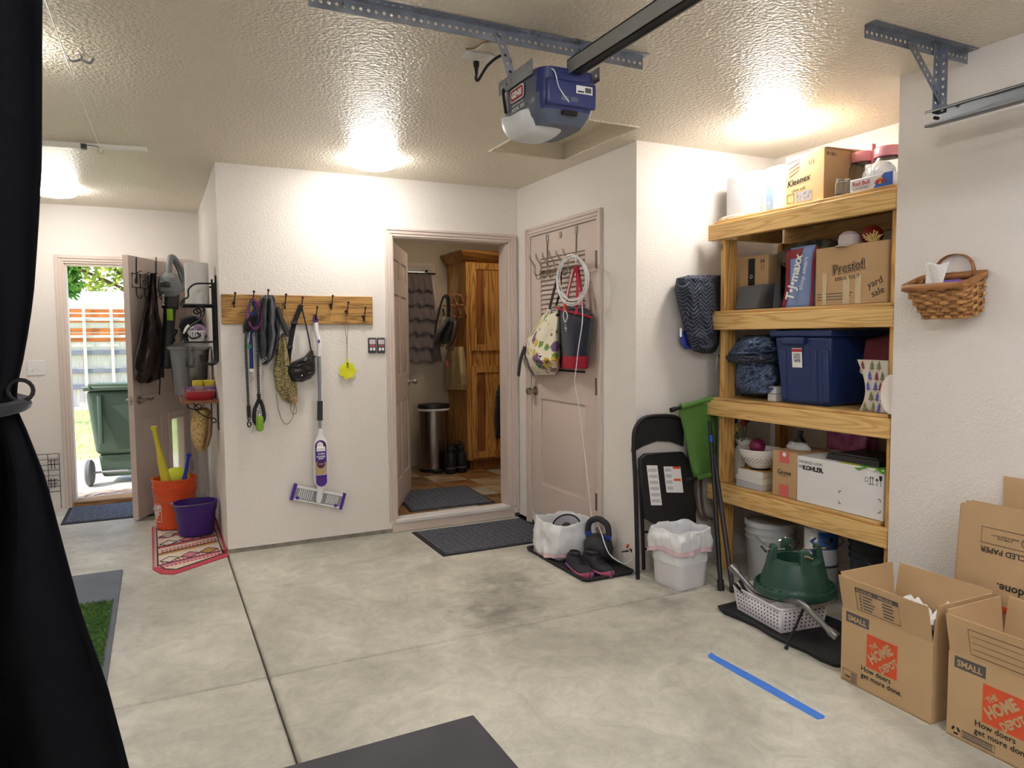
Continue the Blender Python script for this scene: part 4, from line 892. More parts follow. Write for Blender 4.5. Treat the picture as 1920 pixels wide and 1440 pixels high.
c = L(602, 871, .088); MB().cyl(c, c+Vector((0, -.001, 0)), .026, n=20).build('label_badge', 'plum_dark', T)
letters('POWER\nMOP', T, 'white_paper', L(602, 858, .0875), (1, 0, 0), (0, 0, 1), width=.058, bold=.03, lines=.8)
letters('Swiffer', T, 'white_paper', L(603, 850.5, .0875), (1, 0, 0), (0, 0, 1), width=.05, bold=.02)
letters('WOOD', T, 'white_paper', L(602, 870, .0893), (1, 0, 0), (0, 0, 1), width=.03, bold=.02)
c = L(603, 900, .075); MB().cyl(c, c+Vector((0, -.002, 0)), .0085, n=14).build('power_button', 'collar_plum', T)
q = [L(547, 937, .03), L(638, 954, .03), L(646, 928, .03), L(555, 908, .03)]
mb = MB(); mb.hexa([p+Vector((0, .018, 0)) for p in q], [p+Vector((0, -.002, 0)) for p in q]); mb.build('mop_head', 'mop_grey', T, bevel=.004)
ed = [lerp(q[0], q[3], .0), lerp(q[0], q[3], 1.)]; rx = (q[1]-q[0]).normalized(); uz = (q[3]-q[0]).normalized(); Lh = (q[1]-q[0]).length; Hh = (q[3]-q[0]).length
def hb(x0, x1, z0, z1, y0, y1, m, name): 
    MB().hexa([q[0]+rx*x0+uz*z0+Vector((0, y0, 0)), q[0]+rx*x1+uz*z0+Vector((0, y0, 0)), q[0]+rx*x1+uz*z1+Vector((0, y0, 0)), q[0]+rx*x0+uz*z1+Vector((0, y0, 0))], [q[0]+rx*x0+uz*z0+Vector((0, y1, 0)), q[0]+rx*x1+uz*z0+Vector((0, y1, 0)), q[0]+rx*x1+uz*z1+Vector((0, y1, 0)), q[0]+rx*x0+uz*z1+Vector((0, y1, 0))]).build(name, m, T, smooth=False)
hb(-.012, .008, -.004, Hh+.004, -.006, .016, 'mop_purple', 'end_strip'); hb(Lh-.008, Lh+.012, -.004, Hh+.004, -.006, .016, 'mop_purple', 'end_strip')
hb(.01, Lh-.01, Hh-.02, Hh-.002, -.006, .0, 'white_plastic', 'top_edge'); hb(.01, Lh-.01, .002, .012, -.006, .0, 'white_plastic', 'top_edge')
for i in range(7):
    hb(.035+i*.014, .040+i*.014, .02, Hh-.025, -.005, 0, 'white_plastic', 'rib'); hb(Lh-.035-i*.012, Lh-.040-i*.012, .02, Hh-.025, -.005, 0, 'white_plastic', 'rib')
for x, z in ((.032, .02), (Lh-.04, .018)):
    c = q[0]+rx*x+uz*z; MB().cyl(c, c+Vector((0, -.009, 0)), .011, n=16).build('rivet', 'mop_purple', T)
# yellow fly swatter
T, L = FH.thing('fly_swatter', 'bright yellow flower shaped fly swatter hanging by a cord', 'fly swatter', 652, 712)
mat('swat_yellow', (236, 236, 40), .45); c = L(652, 695, .02)
MB().prism([((.056+.006*math.cos(7*q))*math.cos(q), (.056+.006*math.cos(7*q))*math.sin(q)) for q in [2*PI*k/70 for k in range(70)]], lambda u, v, h: (c.x+u, c.y-h, c.z+v), -.002, .002).build('head', 'swat_yellow', T)
for r in (.015, .028, .041): MB().tube([c+Vector((r*(1+.1*math.cos(7*q))*math.cos(q), -.003, r*(1+.1*math.cos(7*q))*math.sin(q))) for q in [2*PI*k/42 for k in range(42)]], .0018, 4, closed=True).build('ring_rib', 'swat_yellow', T)
MB().bar(L(651, 672, .02), L(652, 690, .02), .012, .004, (0, 1, 0)).build('stem', 'swat_yellow', T)
wtube(T, L, [(649, 588, .055), (647, 605, .05), (650, 640, .03), (651, 673, .022)], .0018, 'cord_tan', 'cord'); wtube(T, L, [(650, 588, .055), (653, 605, .05), (651, 640, .03), (651, 673, .022)], .0018, 'cord_tan', 'cord')
# two wall remotes
mat('remote_grey', (66, 68, 72), .5); mat('lcd_pink', (214, 196, 204), .3); mat('remote_red', (190, 90, 100), .5)
for px, lb in ((697.5, 'grey wall remote keypad mounted farther from the mudroom door casing'), (714, 'grey wall remote keypad mounted next to the mudroom door casing')):
    T, L = FH.thing('wall_remote', lb, 'remote', px, 662, group='wall remotes beside the mudroom door')
    B(-.029, .029, -.016, 0, 0, .108).build('case', 'remote_grey', T, bevel=.006)
    B(-.021, .021, -.018, -.016, .062, .094).build('screen', 'lcd_pink', T); B(-.019, .019, -.019, -.016, .045, .056).build('band', 'remote_red', T)
    for x in (-.011, .011): B(x-.008, x+.008, -.0195, -.016, .018, .038).build('button', 'white_plastic', T, bevel=.001)
# ================================================================ mudroom contents
wood('hickory_z', (206, 152, 80), (150, 92, 36), 'Z', scale=.7, knots=False); wood('hickory_x', (196, 142, 72), (140, 86, 34), 'X', scale=.7, knots=False); wood('hickory_dark', (150, 92, 40), (100, 56, 22), 'Z', scale=.7, knots=False)
cb = thing('tall_cabinet', 'tall hickory wood cabinet with crown moulding inside the mudroom', 'cabinet', (2.70, 6.47, MZ))
B(.0, 1.2, .0, .50, .10, 2.06).build('body', 'hickory_z', cb)
B(.05, 1.2, .05, .50, 0, .10).build('toe_kick', 'hickory_dark', cb)
mb = MB()
mb.add([(-.005, -.005, 2.03), (1.2, -.005, 2.03), (1.2, -.075, 2.13), (-.075, -.075, 2.13), (-.075, .50, 2.13), (-.005, .50, 2.03), (1.2, .5, 2.13)], [(0, 1, 2, 3), (0, 3, 4, 5), (3, 2, 6, 4)]); mb.build('crown_moulding', 'hickory_x', cb, solid=.008)
for z0, z1, nm in ((1.17, 2.02, 'upper'), (.12, 1.02, 'lower')):
    x0, x1 = .035, .52; mb = MB(); s = .062
    for b in ((x0, x0+s, z0, z1), (x1-s, x1, z0, z1), (x0+s, x1-s, z0, z0+s), (x0+s, x1-s, z1-s, z1)): mb.box(b[0], b[1], -.02, 0, b[2], b[3])
    dd = mb.build('cabinet_door', 'hickory_z', cb, bevel=.002)
    n = 4
    for i in range(n):
        a = lerp(x0+s, x1-s, i/n); b = lerp(x0+s, x1-s, (i+1)/n); B(a+.001, b-.001, -.008, .0, z0+s, z1-s).build('panel_board', 'hickory_dark' if i % 3 == 0 else 'hickory_z', dd)
FM = Fr((2.70, 0, 0), -PI/2)
T, L = FM.thing('peg_rack', 'folding diamond lattice wooden peg rack on the cabinet side', 'peg rack', 860, 574)
wood('peg_wood', (196, 140, 96), (150, 96, 60), 'Z', knots=False)
xs = [L(840, 574).x, L(853, 574).x, L(866, 574).x, L(877, 574).x]; zt_, zb_ = .10, -.115
for i in range(3):
    for s in (0, 1):
        a = (xs[i], -.006-.008*s, zt_ if s == 0 else zb_); b = (xs[i+1], -.006-.008*s, zb_ if s == 0 else zt_)
        MB().bar(a, b, .016, .007, (0, 1, 0)).build('lattice_bar', 'peg_wood', T)
pegs = [((xs[1]+xs[2])/2, 0), ((xs[0]+xs[1])/2, 0), ((xs[2]+xs[3])/2, 0)]+[(x, zt_) for x in xs[1:3]]+[(x, zb_) for x in xs[1:3]]
for x, z in pegs: MB().tube([(x, -.004, z), (x, -.07, z+.008), (x, -.078, z+.009), (x, -.09, z+.01)], [.008, .008, .013, .011], 10).build('peg', 'peg_wood', T)
mat('canvas_tan', (190, 166, 120), .9, var=.08, vs_=10, bump=.2, bs=200); mat('brown_leather', (112, 62, 44), .6); mat('coral', (214, 104, 96), .6)
T, L = FM.thing('canvas_tote', 'tan canvas tote bag with coral charm hanging from the peg rack', 'tote bag', 850, 730, .1)
cloth(T, L, [(650, 838, 870), (665, 837, 872), (700, 836, 876), (722, 835, 878), (731, 837, 876)], .03, .17, 'canvas_tan', 'body', folds=1.6, amp=.12, dep=[(0, .6), (.5, 1), (1, .8)])
wtube(T, L, [(836, 655, .14), (848, 620, .1), (858, 592, .08), (861, 600, .08), (856, 630, .1), (848, 655, .17)], .010, 'brown_leather', 'handle', flat=.4)
c = L(838, 683, .2); MB().ball(c, .026, 12, sy=.5, sz=1.5).build('charm', 'coral', T); MB().tube([c+Vector((.0, 0, .04)), c+Vector((.004, 0, .09))], .003, 5).build('charm_ring', 'chrome', T)
T, L = FM.thing('black_shoulder_bag', 'black shoulder bag with wide strap hanging from the peg rack', 'bag', 832, 645, .2)
cloth(T, L, [(594, 836, 852), (605, 832, 855), (625, 815, 852), (640, 812, 848), (645, 818, 842)], .10, .13, 'black_cloth', 'body', folds=1.4, amp=.2)
P = [L(x, y, o) for x, y, o in ((816, 622, .18), (822, 590, .15), (829, 563, .12), (834, 555, .10), (840, 562, .10), (841, 600, .12))]
MB().tube(curve(P), .022, 8, flat=.35).build('strap', 'black_cloth', T)
mat('cream_canvas', (206, 190, 164), .9)
T, L = FM.thing('cream_tote', 'cream tote bag with black lower half behind the black shoulder bag', 'tote bag', 825, 640, .04)
cloth(T, L, [(590, 808, 838), (610, 808, 838), (622, 807, 838)], .012, .08, 'cream_canvas', 'body', folds=1, amp=.1)
cloth(T, L, [(622, 807, 838), (636, 808, 838), (640, 812, 836)], .012, .085, 'black_cloth', 'base', folds=1, amp=.1)
wtube(T, L, [(815, 592, .05), (826, 568, .04), (834, 592, .05)], .006, 'black_cloth', 'handle')
tc_ = thing('step_bin', 'tall stainless steel step bin with black lid in the mudroom', 'trash can', (2.42, 6.66, MZ))
mat('stainless', (150, 142, 138), .24, 1., var=.05, vs_=30, stretch=(30, 30, .3))
MB().lathe([(.148, .0), (.152, .005), (.152, .03)], 32, sy=.85).build('base', 'black_plastic', tc_)
MB().lathe([(.15, .03), (.15, .60)], 40, sy=.85).build('body', 'stainless', tc_)
MB().lathe([(.156, .595), (.160, .60), (.160, .615), (.15, .618)], 40, sy=.85).build('bag_edge', 'white_plastic', tc_)
MB().lathe([(.157, .615), (.158, .64), (.15, .655), (.08, .662), (.001, .663)], 40, sy=.85, caps=False).build('lid', 'black_plastic', tc_)
B(-.06, .02, -.19, -.12, .008, .03).build('pedal', 'black_plastic', tc_, bevel=.006)
for (x, y, lb) in ((2.50, 6.42, 'black water jug with grey band beside the steel step bin'), (2.615, 6.44, 'black water jug with grey band beside the tall cabinet'), (2.64, 6.585, 'black water jug standing behind the two other jugs')):
    wj = thing('water_jug', lb, 'water jug', (x, y, MZ), 0, 'water jugs on the mudroom tiles')
    MB().lathe([(.048, 0), (.052, .006), (.052, .16), (.046, .19), (.026, .205), (.026, .22)], 24).build('body', 'black_plastic', wj)
    MB().lathe([(.0535, .05), (.0535, .065)], 24, caps=False).build('band', 'print_grey', wj)
    MB().lathe([(.030, .215), (.032, .22), (.032, .25), (.028, .258), (.001, .26)], 20, caps=False).build('cap', 'black_plastic', wj)
    MB().tube(curve([(-.03, 0, .225), (-.045, 0, .25), (-.03, 0, .275), (0, 0, .282), (.03, 0, .275), (.03, 0, .25)]), .005, 6).build('handle', 'black_plastic', wj)
# ruffled curtain
rcu = thing('ruffled_curtain', 'grey brown tiered ruffle curtain over the mudroom window', 'curtain', (2.38, my1-.05, 1.2))
mat('taupe_cloth', (128, 114, 112), .85, sheen=.2, bump=.2, bs=200)
for k in range(6):
    z1 = 2.035-k*.142; z0 = z1-.172
    def rf(u, v, z0=z0, z1=z1, k=k):
        w0 = lerp(.24, .30, k/5); x = lerp(2.02-.02*k, 2.51+.016*k, u)
        return Vector((x, my1-.05-.045*v-(.010+.022*v)*(.6+.5*math.sin(u*44+k*1.7+.8*math.sin(u*9))), lerp(z1, z0+.012*math.sin(u*30+k), v)))
    MB().surf(rf, 90, 8).build('ruffle', 'taupe_cloth', rcu, world=True, solid=.002)
MB().cyl((1.98, my1-.05, 2.04), (2.56, my1-.05, 2.04), .008).build('rod', 'black_metal', rcu, world=True)
doormat('doormat', 'dark grey ribbed doormat on the mudroom tiles behind the threshold', [(1.66, 5.12), (2.36, 5.10), (2.40, 5.80), (1.74, 5.86)], 'mat_charcoal', ribs=(14, 12), z=MZ)
FMf = Fr((0, 6.435, 0), 0)
T, L = FMf.thing('puffer_jacket', 'black quilted jacket hanging at the mudroom doorway edge', 'jacket', 940, 822)
cloth(T, L, [(722, 934, 950), (740, 930, 958), (775, 927, 960), (800, 928, 960), (822, 930, 958)], .0, .09, 'black_cloth', 'body', folds=1.5, amp=.2)
for i in range(9): wtube(T, L, [(930-2*math.sin(i*.35), 735+i*10, .04), (945, 735+i*10, .095), (958, 735+i*10, .05)], .006, 'black_cloth', 'quilt_ridge', k=4)
# ================================================================ closet door: hook rack, bags, cable
T, L = FC.thing('overdoor_hook_rack', 'chrome wire over-door rack with six double hooks on the louvred closet door', 'hook rack', 1045, 505)
mat('rack_nickel', (176, 170, 160), .25, 1.)
for px, py in ((1026, 440), (1080, 424)):
    MB().tube([L(px, py, -.0)+Vector((0, -.006, 0)), L(px, py+6, .006), L(px, 500, .006)], .004, 6).build('strap_wire', 'rack_nickel', T)
    c = L(px, py+6, .004); B(c.x-.014, c.x+.014, c.y-.004, c.y, c.z-.03, c.z+.022).build('strap_clip', 'rack_nickel', T, bevel=.002)
c = L(1051, 438, .003); B(c.x-.010, c.x+.010, c.y-.004, c.y, c.z-.03, c.z+.012).build('strap_clip', 'rack_nickel', T, bevel=.002)
a, b = L(1012, 512, .006), L(1082, 494, .006)
MB().cyl((a.x, -.006, (a.z+b.z)/2), (b.x, -.006, (a.z+b.z)/2), .004, n=8).build('crossbar', 'rack_nickel', T)
zb = (a.z+b.z)/2
for i in range(6):
    x = lerp(a.x+.03, b.x-.02, i/5); 
    for d in (-.008, .008):
        MB().tube(curve([(x+d, -.006, zb+.0), (x+d, -.030, zb-.030), (x+d, -.060, zb-.020), (x+d, -.062, zb+.03), (x+d, -.095, zb+.08), (x+d*.6, -.10, zb+.105), (x, -.10, zb+.11)]), .003, 6).build('hook', 'rack_nickel', T)
    MB().tube(curve([(x, -.008, zb), (x, -.02, zb-.05), (x, -.045, zb-.055), (x, -.055, zb-.03)]), .003, 6).build('lower_hook', 'rack_nickel', T)
def floral():
    m = bpy.data.materials.new('floral'); m.use_nodes = True; n = m.node_tree.nodes; l = m.node_tree.links; b = n['Principled BSDF']; b.inputs['Roughness'].default_value = .9
    tc = n.new('ShaderNodeTexCoord'); cur_ = None
    col = n.new('ShaderNodeRGB'); col.outputs[0].default_value = lin((230, 222, 200)); cur_ = col.outputs[0]
    for (sc_, thr, c, seed) in ((8, .40, (122, 92, 134), 0), (10, .30, (208, 180, 60), 3), (10, .28, (108, 150, 70), 7), (10, .24, (150, 60, 90), 11), (20, .24, (60, 52, 56), 17)):
        mp = n.new('ShaderNodeMapping'); mp.inputs['Location'].default_value = (seed, seed*.7, seed*1.3); mp.inputs['Scale'].default_value = (1, .0, 1); l.new(tc.outputs['Object'], mp.inputs[0])
        v = n.new('ShaderNodeTexVoronoi'); v.inputs['Scale'].default_value = sc_; v.inputs['Randomness'].default_value = .9; l.new(mp.outputs[0], v.inputs['Vector'])
        nz = n.new('ShaderNodeTexNoise'); nz.inputs['Scale'].default_value = 90; l.new(mp.outputs[0], nz.inputs['Vector'])
        ad = n.new('ShaderNodeMath'); ad.operation = 'MULTIPLY_ADD'; ad.inputs[1].default_value = .35; l.new(nz.outputs['Fac'], ad.inputs[0]); l.new(v.outputs['Distance'], ad.inputs[2])
        r = n.new('ShaderNodeValToRGB'); e = r.color_ramp.elements; e[0].position = thr+.15; e[0].color = (1, 1, 1, 1); e[1].position = thr+.17; e[1].color = (0, 0, 0, 1); l.new(ad.outputs[0], r.inputs[0])
        mx = n.new('ShaderNodeMix'); mx.data_type = 'RGBA'; l.new(r.outputs[0], mx.inputs[0]); l.new(cur_, mx.inputs[6]); mx.inputs[7].default_value = lin(c); cur_ = mx.outputs[2]
    l.new(cur_, b.inputs['Base Color']); M['floral'] = m
floral()
T, L = FC.thing('floral_tote', 'cream tote with botanical flower print and black strap on the closet door', 'tote bag', 1015, 706, .12)
cloth(T, L, [(572, 1030, 1050), (582, 1024, 1052), (610, 1006, 1053), (645, 982, 1052), (670, 978, 1052), (690, 985, 1050), (703, 996, 1040)], .015, .17, 'floral', 'body', folds=1.2, amp=.14, dep=[(0, .3), (.3, .8), (.7, 1.1), (1, .5)])
P = [L(x, y, o) for x, y, o in ((1050, 506, .06), (1040, 540, .08), (1030, 580, .11))]; MB().tube(curve(P), .018, 8, flat=.25).build('strap', 'black_cloth', T)
P = [L(x, y, o) for x, y, o in ((1052, 506, .05), (1050, 545, .05), (1040, 582, .06))]; MB().tube(curve(P), .014, 8, flat=.25).build('strap', 'black_cloth', T)
P = [L(x, y, o) for x, y, o in ((984, 650, .12), (976, 675, .14), (972, 704, .14))]; MB().tube(curve(P), .026, 8, flat=.25).build('strap_end', 'black_cloth', T)
mat('crimson', (176, 30, 58), .8)
T, L = FC.thing('black_tote', 'black tote with crimson handles and base hanging on the closet door', 'tote bag', 1080, 690, .08)
cloth(T, L, [(577, 1042, 1098), (590, 1044, 1111), (620, 1046, 1109), (668, 1052, 1104)], .012, .14, 'navy_cloth', 'body', folds=1.1, amp=.12, dep=[(0, .5), (.5, 1), (1, .95)])
cloth(T, L, [(668, 1052, 1104), (680, 1050, 1103), (691, 1052, 1102)], .012, .135, 'crimson', 'base', folds=1.1, amp=.1, dep=[(0, 1), (1, .8)])
wtube(T, L, [(1043, 577, .07), (1060, 583, .13), (1085, 588, .13), (1111, 596, .06)], .007, 'crimson', 'rim')
for pts in (((1079, 500, .07), (1068, 535, .08), (1057, 582, .14)), ((1081, 500, .07), (1083, 535, .09), (1080, 590, .14)), ((1083, 500, .05), (1090, 545, .05), (1092, 585, .05))):
    P = [L(*p) for p in pts]; MB().tube(curve(P), .016, 8, flat=.25).build('handle', 'crimson', T)
T, L = FC.thing('tie_out_leash', 'short white cord with orange sleeve and chrome clip hanging on the closet door', 'leash', 1060, 620, .16)
wtube(T, L, [(1074, 505, .10), (1066, 540, .14), (1059, 572, .165)], .004, 'white_plastic', 'cord'); wtube(T, L, [(1059, 570, .165), (1059, 580, .165)], .010, 'orange_plastic', 'sleeve', k=2)
wtube(T, L, [(1058, 582, .165), (1056, 592, .165), (1060, 604, .165), (1064, 592, .165), (1060, 582, .165)], .003, 'white_plastic', 'loop'); c = L(1061, 606, .165)
MB().tube(curve([c, c+Vector((-.008, 0, -.03)), c+Vector((.004, 0, -.05)), c+Vector((.01, 0, -.03)), c+Vector((.002, 0, -.014))]), .004, 6).build('clip', 'chrome', T)
T, L = FC.thing('coiled_cable', 'white cable coiled on the closet hooks and trailing to the kettlebell', 'cable', 1075, 560, .1)
random.seed(4); pts = []
for k in range(7*20):
    q = 2*PI*k/20; j = k//20; rx_, ry_ = 27+3*math.sin(j*2.3), 44+4*math.cos(j*1.7)
    pts.append(L(1073+1.5*math.sin(j*1.3)-rx_*math.sin(q)*1.0, 524+2.5*math.sin(j*2)-ry_*math.cos(q), .115+.012*j*.6+.02*math.sin(q*.5+j)))
MB().tube(pts, .0035, 6).build('coil', 'white_plastic', T)
tail = [L(x, y, o) for x, y, o in ((1090, 548, .13), (1092, 600, .17), (1085, 650, .18), (1079, 700, .17), (1078, 722, .15), (1086, 765, .12), (1096, 850, .09), (1104, 920, .06), (1108, 960, .05), (1113, 990, .06))]
wl = [Vector(wm(T).inverted() @ Vector(p)) for p in ((2.44, 3.76, .22), (2.38, 3.62, .20), (2.355, 3.56, .175), (2.36, 3.50, .11), (2.43, 3.46, .06), (2.485, 3.46, .08), (2.487, 3.48, .12), (2.47, 3.49, .14))]
MB().tube(curve(tail+wl), .0032, 6).build('tail', 'white_plastic', T)
c = wl[-1]; MB().tube([c, c+Vector((.01, -.0, .02)), c+Vector((.014, 0, .028))], [.004, .010, .003], 8).build('plug', 'orange_plastic', T)
wood('stop_wood', (140, 110, 90), (100, 70, 50), 'X', knots=False)
T, L = FC.thing('door_stop', 'small brass door stop on the wall above the shoe tray', 'door stop', 1183, 1032)
MB().tube([(0, 0, 0), (0, -.004, 0), (0, -.005, 0), (0, -.065, 0)], [.012, .012, .006, .004], 10).build('spring', 'hook_iron', T)
# ================================================================ shoe tray by the closet
def tray(name, label, outline, h=.022, m='black_rubber', inner=.93):
    cx = sum(p[0] for p in outline)/len(outline); cy = sum(p[1] for p in outline)/len(outline)
    T = thing(name, label, 'tray', (cx, cy, 0)); o = [(p[0]-cx, p[1]-cy) for p in outline]; n = len(o)
    def ring(s, z): 
        out = []
        for (x, y) in o:
            r = math.hypot(x, y); k = (r-s)/r; out.append(Vector((x*k, y*k, z)))
        return out
    rings = [ring(.0, 0), ring(-.012, h*.9), ring(-.010, h), ring(.004, h), ring(.018, .006)]; mb = MB(); mb.add([p for r in rings for p in r], [(i*n+k, i*n+(k+1) % n, (i+1)*n+(k+1) % n, (i+1)*n+k) for i in range(4) for k in range(n)]+[tuple(range(4*n, 5*n)), tuple(reversed(range(n)))])
    mb.build('pan', m, T); return T
def rrect(x0, x1, y0, y1, r, n=5):
    P = []
    for (cx, cy, a) in ((x1-r, y1-r, 0), (x0+r, y1-r, PI/2), (x0+r, y0+r, PI), (x1-r, y0+r, 1.5*PI)):
        P += [(cx+r*math.cos(a+PI/2*k/n), cy+r*math.sin(a+PI/2*k/n)) for k in range(n+1)]
    return P
tray('shoe_tray', 'black plastic shoe tray under the kettlebell and shoes', rrect(2.14, 2.485, 3.43, 4.16, .04), .02)
mat('bag_white', (240, 242, 246), .35, bump=.35, bs=22, bdist=.012, sub=.1); mat('bag_pink', (228, 196, 206), .45); mat('bin_white', (236, 234, 240), .4)
def sq(a, e): c, s = math.cos(a), math.sin(a); return 1./((abs(c)**e+abs(s)**e)**(1./e))
def lined_bin(T, r, h, e, flare, drop, seed, tilt=0.):
    """bin with a bag folded over the rim"""
    n = 48; W_ = lambda a, z: .012*noise(3*math.cos(a)+seed, 3*math.sin(a), z*14)+.007*noise(7*math.cos(a), 7*math.sin(a)+seed, z*25)
    MB().lathe([(.001, .003), (r*.96, 0), (r, .008), (r*flare*.99, h*.985), (r*flare*.97, h*.985), (r*.93, .012), (.001, .012)], n, caps=False, wob=lambda a, i: sq(a, e)-1).build('bin', 'bin_white', T)
    def f(u, v):
        a = 2*PI*u; low = h*drop+tilt*math.cos(a+2.2)+.012*math.sin(3*a+seed)
        if v < .4: t = v/.4; z = lerp(h*.45, h+.008, t); q = r*flare*.95
        elif v < .5: z = h+.012+.006*math.sin(5*a+seed); q = r*flare*lerp(.97, 1.05, (v-.4)/.1)
        else: t = (v-.5)/.5; z = lerp(h+.008, low, t); q = r*flare*(1.06+.05*math.sin(PI*t)+.035*t)
        k = sq(a, e); q = q*k+W_(a, z)*(.6 if v < .5 else 1.3); return Vector((q*math.cos(a), q*math.sin(a), z+.5*W_(a, z)))
    MB().surf(f, n*2, 30, cu=True).build('bin_bag', 'bag_white', T)
    def g(u, v): 
        p = f(u, 1.); q = f(u, .95); d = p-q; d.z = min(d.z, -.003); k = Vector((p.x, p.y, 0)).normalized()
        return p+d.normalized()*(.026*v)+k*(.002+.004*v)
    MB().surf(g, n*2, 3, cu=True).build('bag_drawstring_band', 'bag_pink', T)
bb_ = thing('waste_bin', 'low white bin lined with a white bag on the shoe tray', 'waste bin', (2.315, 3.955, .0065))
lined_bin(bb_, .135, .215, 6, 1.10, .10, 2., .02)
fn = thing('mesh_strainer', 'round black mesh strainer standing inside the bag-lined bin', 'strainer', (2.33, 3.97, .10), rot=Matrix.Rotation(-.35, 3, 'Z') @ Matrix.Rotation(.35, 3, 'X'))
MB().tube([(.09*math.cos(a), 0, .09+.09*math.sin(a)) for a in [2*PI*k/32 for k in range(32)]], .005, 8, closed=True).build('rim', 'black_metal', fn)
mb = MB()
for i in range(17):
    t = -.08+i*.01; c = math.sqrt(.0081-t*t)
    mb.cyl((t, 0, .09-c), (t, 0, .09+c), .0011, n=4); mb.cyl((-c, 0, .09+t), (c, 0, .09+t), .0011, n=4)
mb.build('mesh', 'black_metal', fn, smooth=False, kind='stuff')
MB().cyl((0, -.004, .09), (0, .004, .09), .03, n=20).build('hub', 'print_grey', fn)
def shoe(label, loc, rz):
    S = thing('sneaker', label, 'shoe', loc, rz, 'black sneakers')
    Ln = .285
    def outline(t): return lerp(.036, .05, min(1, t*1.6)) if t < .62 else .05*math.sqrt(max(0, 1-((t-.62)/.38)**2.6))
    def sec(t): 
        w_ = outline(max(.0, t))*(math.sqrt(min(1, t/.08)) if t < .08 else 1); w_ = max(w_, .002)
        zt2 = interp([(0, .085), (.1, .095), (.28, .085), (.40, .088), (.55, .07), (.75, .052), (.92, .045), (1, .03)], t); return w_, zt2
    def body(u, v):
        a = PI*u; t = v; w_, z = sec(t); return Vector((-Ln/2+Ln*t, w_*math.cos(a), .022+(z-.022)*math.sin(a)**.7))
    MB().surf(body, 18, 26).build('upper', 'shoe_cloth', S)
    def sole(u, v):
        t = v; w_, z = sec(t); a = 2*PI*u; k = 1.06; x = -Ln/2-.004+(Ln+.01)*t
        return Vector((x, w_*k*math.cos(a)*1.05, .013+(.013+.012*max(0, t-.8)*2)*max(-1, min(1, 1.6*math.sin(a)))+.012*max(0, t-.85)*3))
    MB().surf(sole, 20, 26, cu=True).build('sole', 'shoe_sole', S)
    MB().lathe([(.001, .002), (.027, .0), (.034, .006), (.03, .012)], 20, c=(-Ln/2+.075, 0, .088), sx=1.45, caps=False).build('opening', 'black_cloth', S)
    for i in range(5):
        t = .40+i*.07; w_, z = sec(t); x = -Ln/2+Ln*t
        MB().tube(curve([(x-.008, -w_*.5, lerp(.022, z, .90)), (x, 0, z+.006), (x+.008, w_*.5, lerp(.022, z, .90))]), .0035, 6).build('lace', 'print_black', S)
    return S
mat('shoe_cloth', (38, 38, 48), .85, bump=.2, bs=300); mat('shoe_sole', (178, 84, 104), .4, rgb2=(122, 110, 190), vs_=9)
shoe('black lace-up sneaker with pink sole beside the tray rim', (2.208, 3.60, .0085), math.radians(-98))
shoe('black lace-up sneaker with pink sole beside the kettlebell', (2.312, 3.565, .0085), math.radians(-90))
kb = thing('kettlebell', 'black kettlebell with blue ring marks on the shoe tray', 'kettlebell', (2.42, 3.70, .0065), math.radians(-62))
mat('kb_black', (40, 41, 47), .55, bump=.15, bs=200); mat('kb_blue', (36, 60, 160), .5)
kb.location = (2.412, 3.71, .0085); WM[kb.name] = Matrix.Translation(kb.location) @ Matrix.Rotation(math.radians(-62), 4, 'Z')
MB().lathe([(.001, 0), (.055, 0), (.075, .02), (.088, .06), (.09, .09), (.084, .125), (.065, .155), (.04, .168), (.001, .172)], 28, caps=False).build('bell', 'kb_black', kb)
MB().tube(curve([(-.058, 0, .13), (-.072, 0, .18), (-.062, 0, .235), (-.02, 0, .262), (.02, 0, .262), (.062, 0, .235), (.072, 0, .18), (.058, 0, .13)]), .019, 12).build('handle', 'kb_black', kb)
for s in (-1, 1): MB().tube([(s*.066, 0, .155), (s*.072, 0, .178)], .0205, 12).build('ring_mark', 'kb_blue', kb)
# ================================================================ corner: folding chair, cot, poles, bin
T, L = FA.thing('folding_chair', 'black metal folding chair folded flat against the alcove wall', 'folding chair', 1240, 1090, .11)
FO = lambda py: interp([(780, .035), (1095, .10)], py)
mat('chair_black', (26, 26, 30), .4, .2); mat('vinyl_black', (30, 30, 34), .5, bump=.1, bs=300)
V = lambda px, py, d=0.: L(px, py, FO(py)+d)
MB().tube(curve([V(1196, 1091, .01), V(1194, 1000, .01), V(1191, 900, .01), V(1188, 830, .01), V(1192, 802, .01), V(1208, 784, .01), V(1240, 780, .01), V(1268, 783, .01), V(1284, 800, .01), V(1290, 830, .01), V(1296, 900, .01), V(1303, 1000, .01), V(1307, 1062, .01)]), .0125, 10).build('back_frame', 'chair_black', T)
P = [V(1191, 805), V(1207, 786), V(1240, 781), V(1270, 784), V(1283, 800), V(1287, 838), V(1262, 829), V(1235, 828), V(1210, 838), V(1192, 850)]
MB().prism([(p.x, p.z) for p in P], lambda u, v, h: (u, P[2].y-.0-h+(v-P[2].z)*-.12, v), -.012, .012).build('backrest', 'vinyl_black', T, bevel=.004)
P = [V(1202, 880, .02), V(1203, 862, .02), V(1215, 852, .02), V(1285, 848, .02), V(1292, 860, .02), V(1298, 950, .02), V(1290, 972, .02), V(1215, 978, .02), V(1202, 970, .02)]
ym = sum(p.y for p in P)/len(P); zm = sum(p.z for p in P)/len(P)
MB().prism([(p.x, p.z) for p in P], lambda u, v, h: (u, ym-h+(v-zm)*.26, v), -.012, .014).build('seat', 'chair_black', T, bevel=.006)
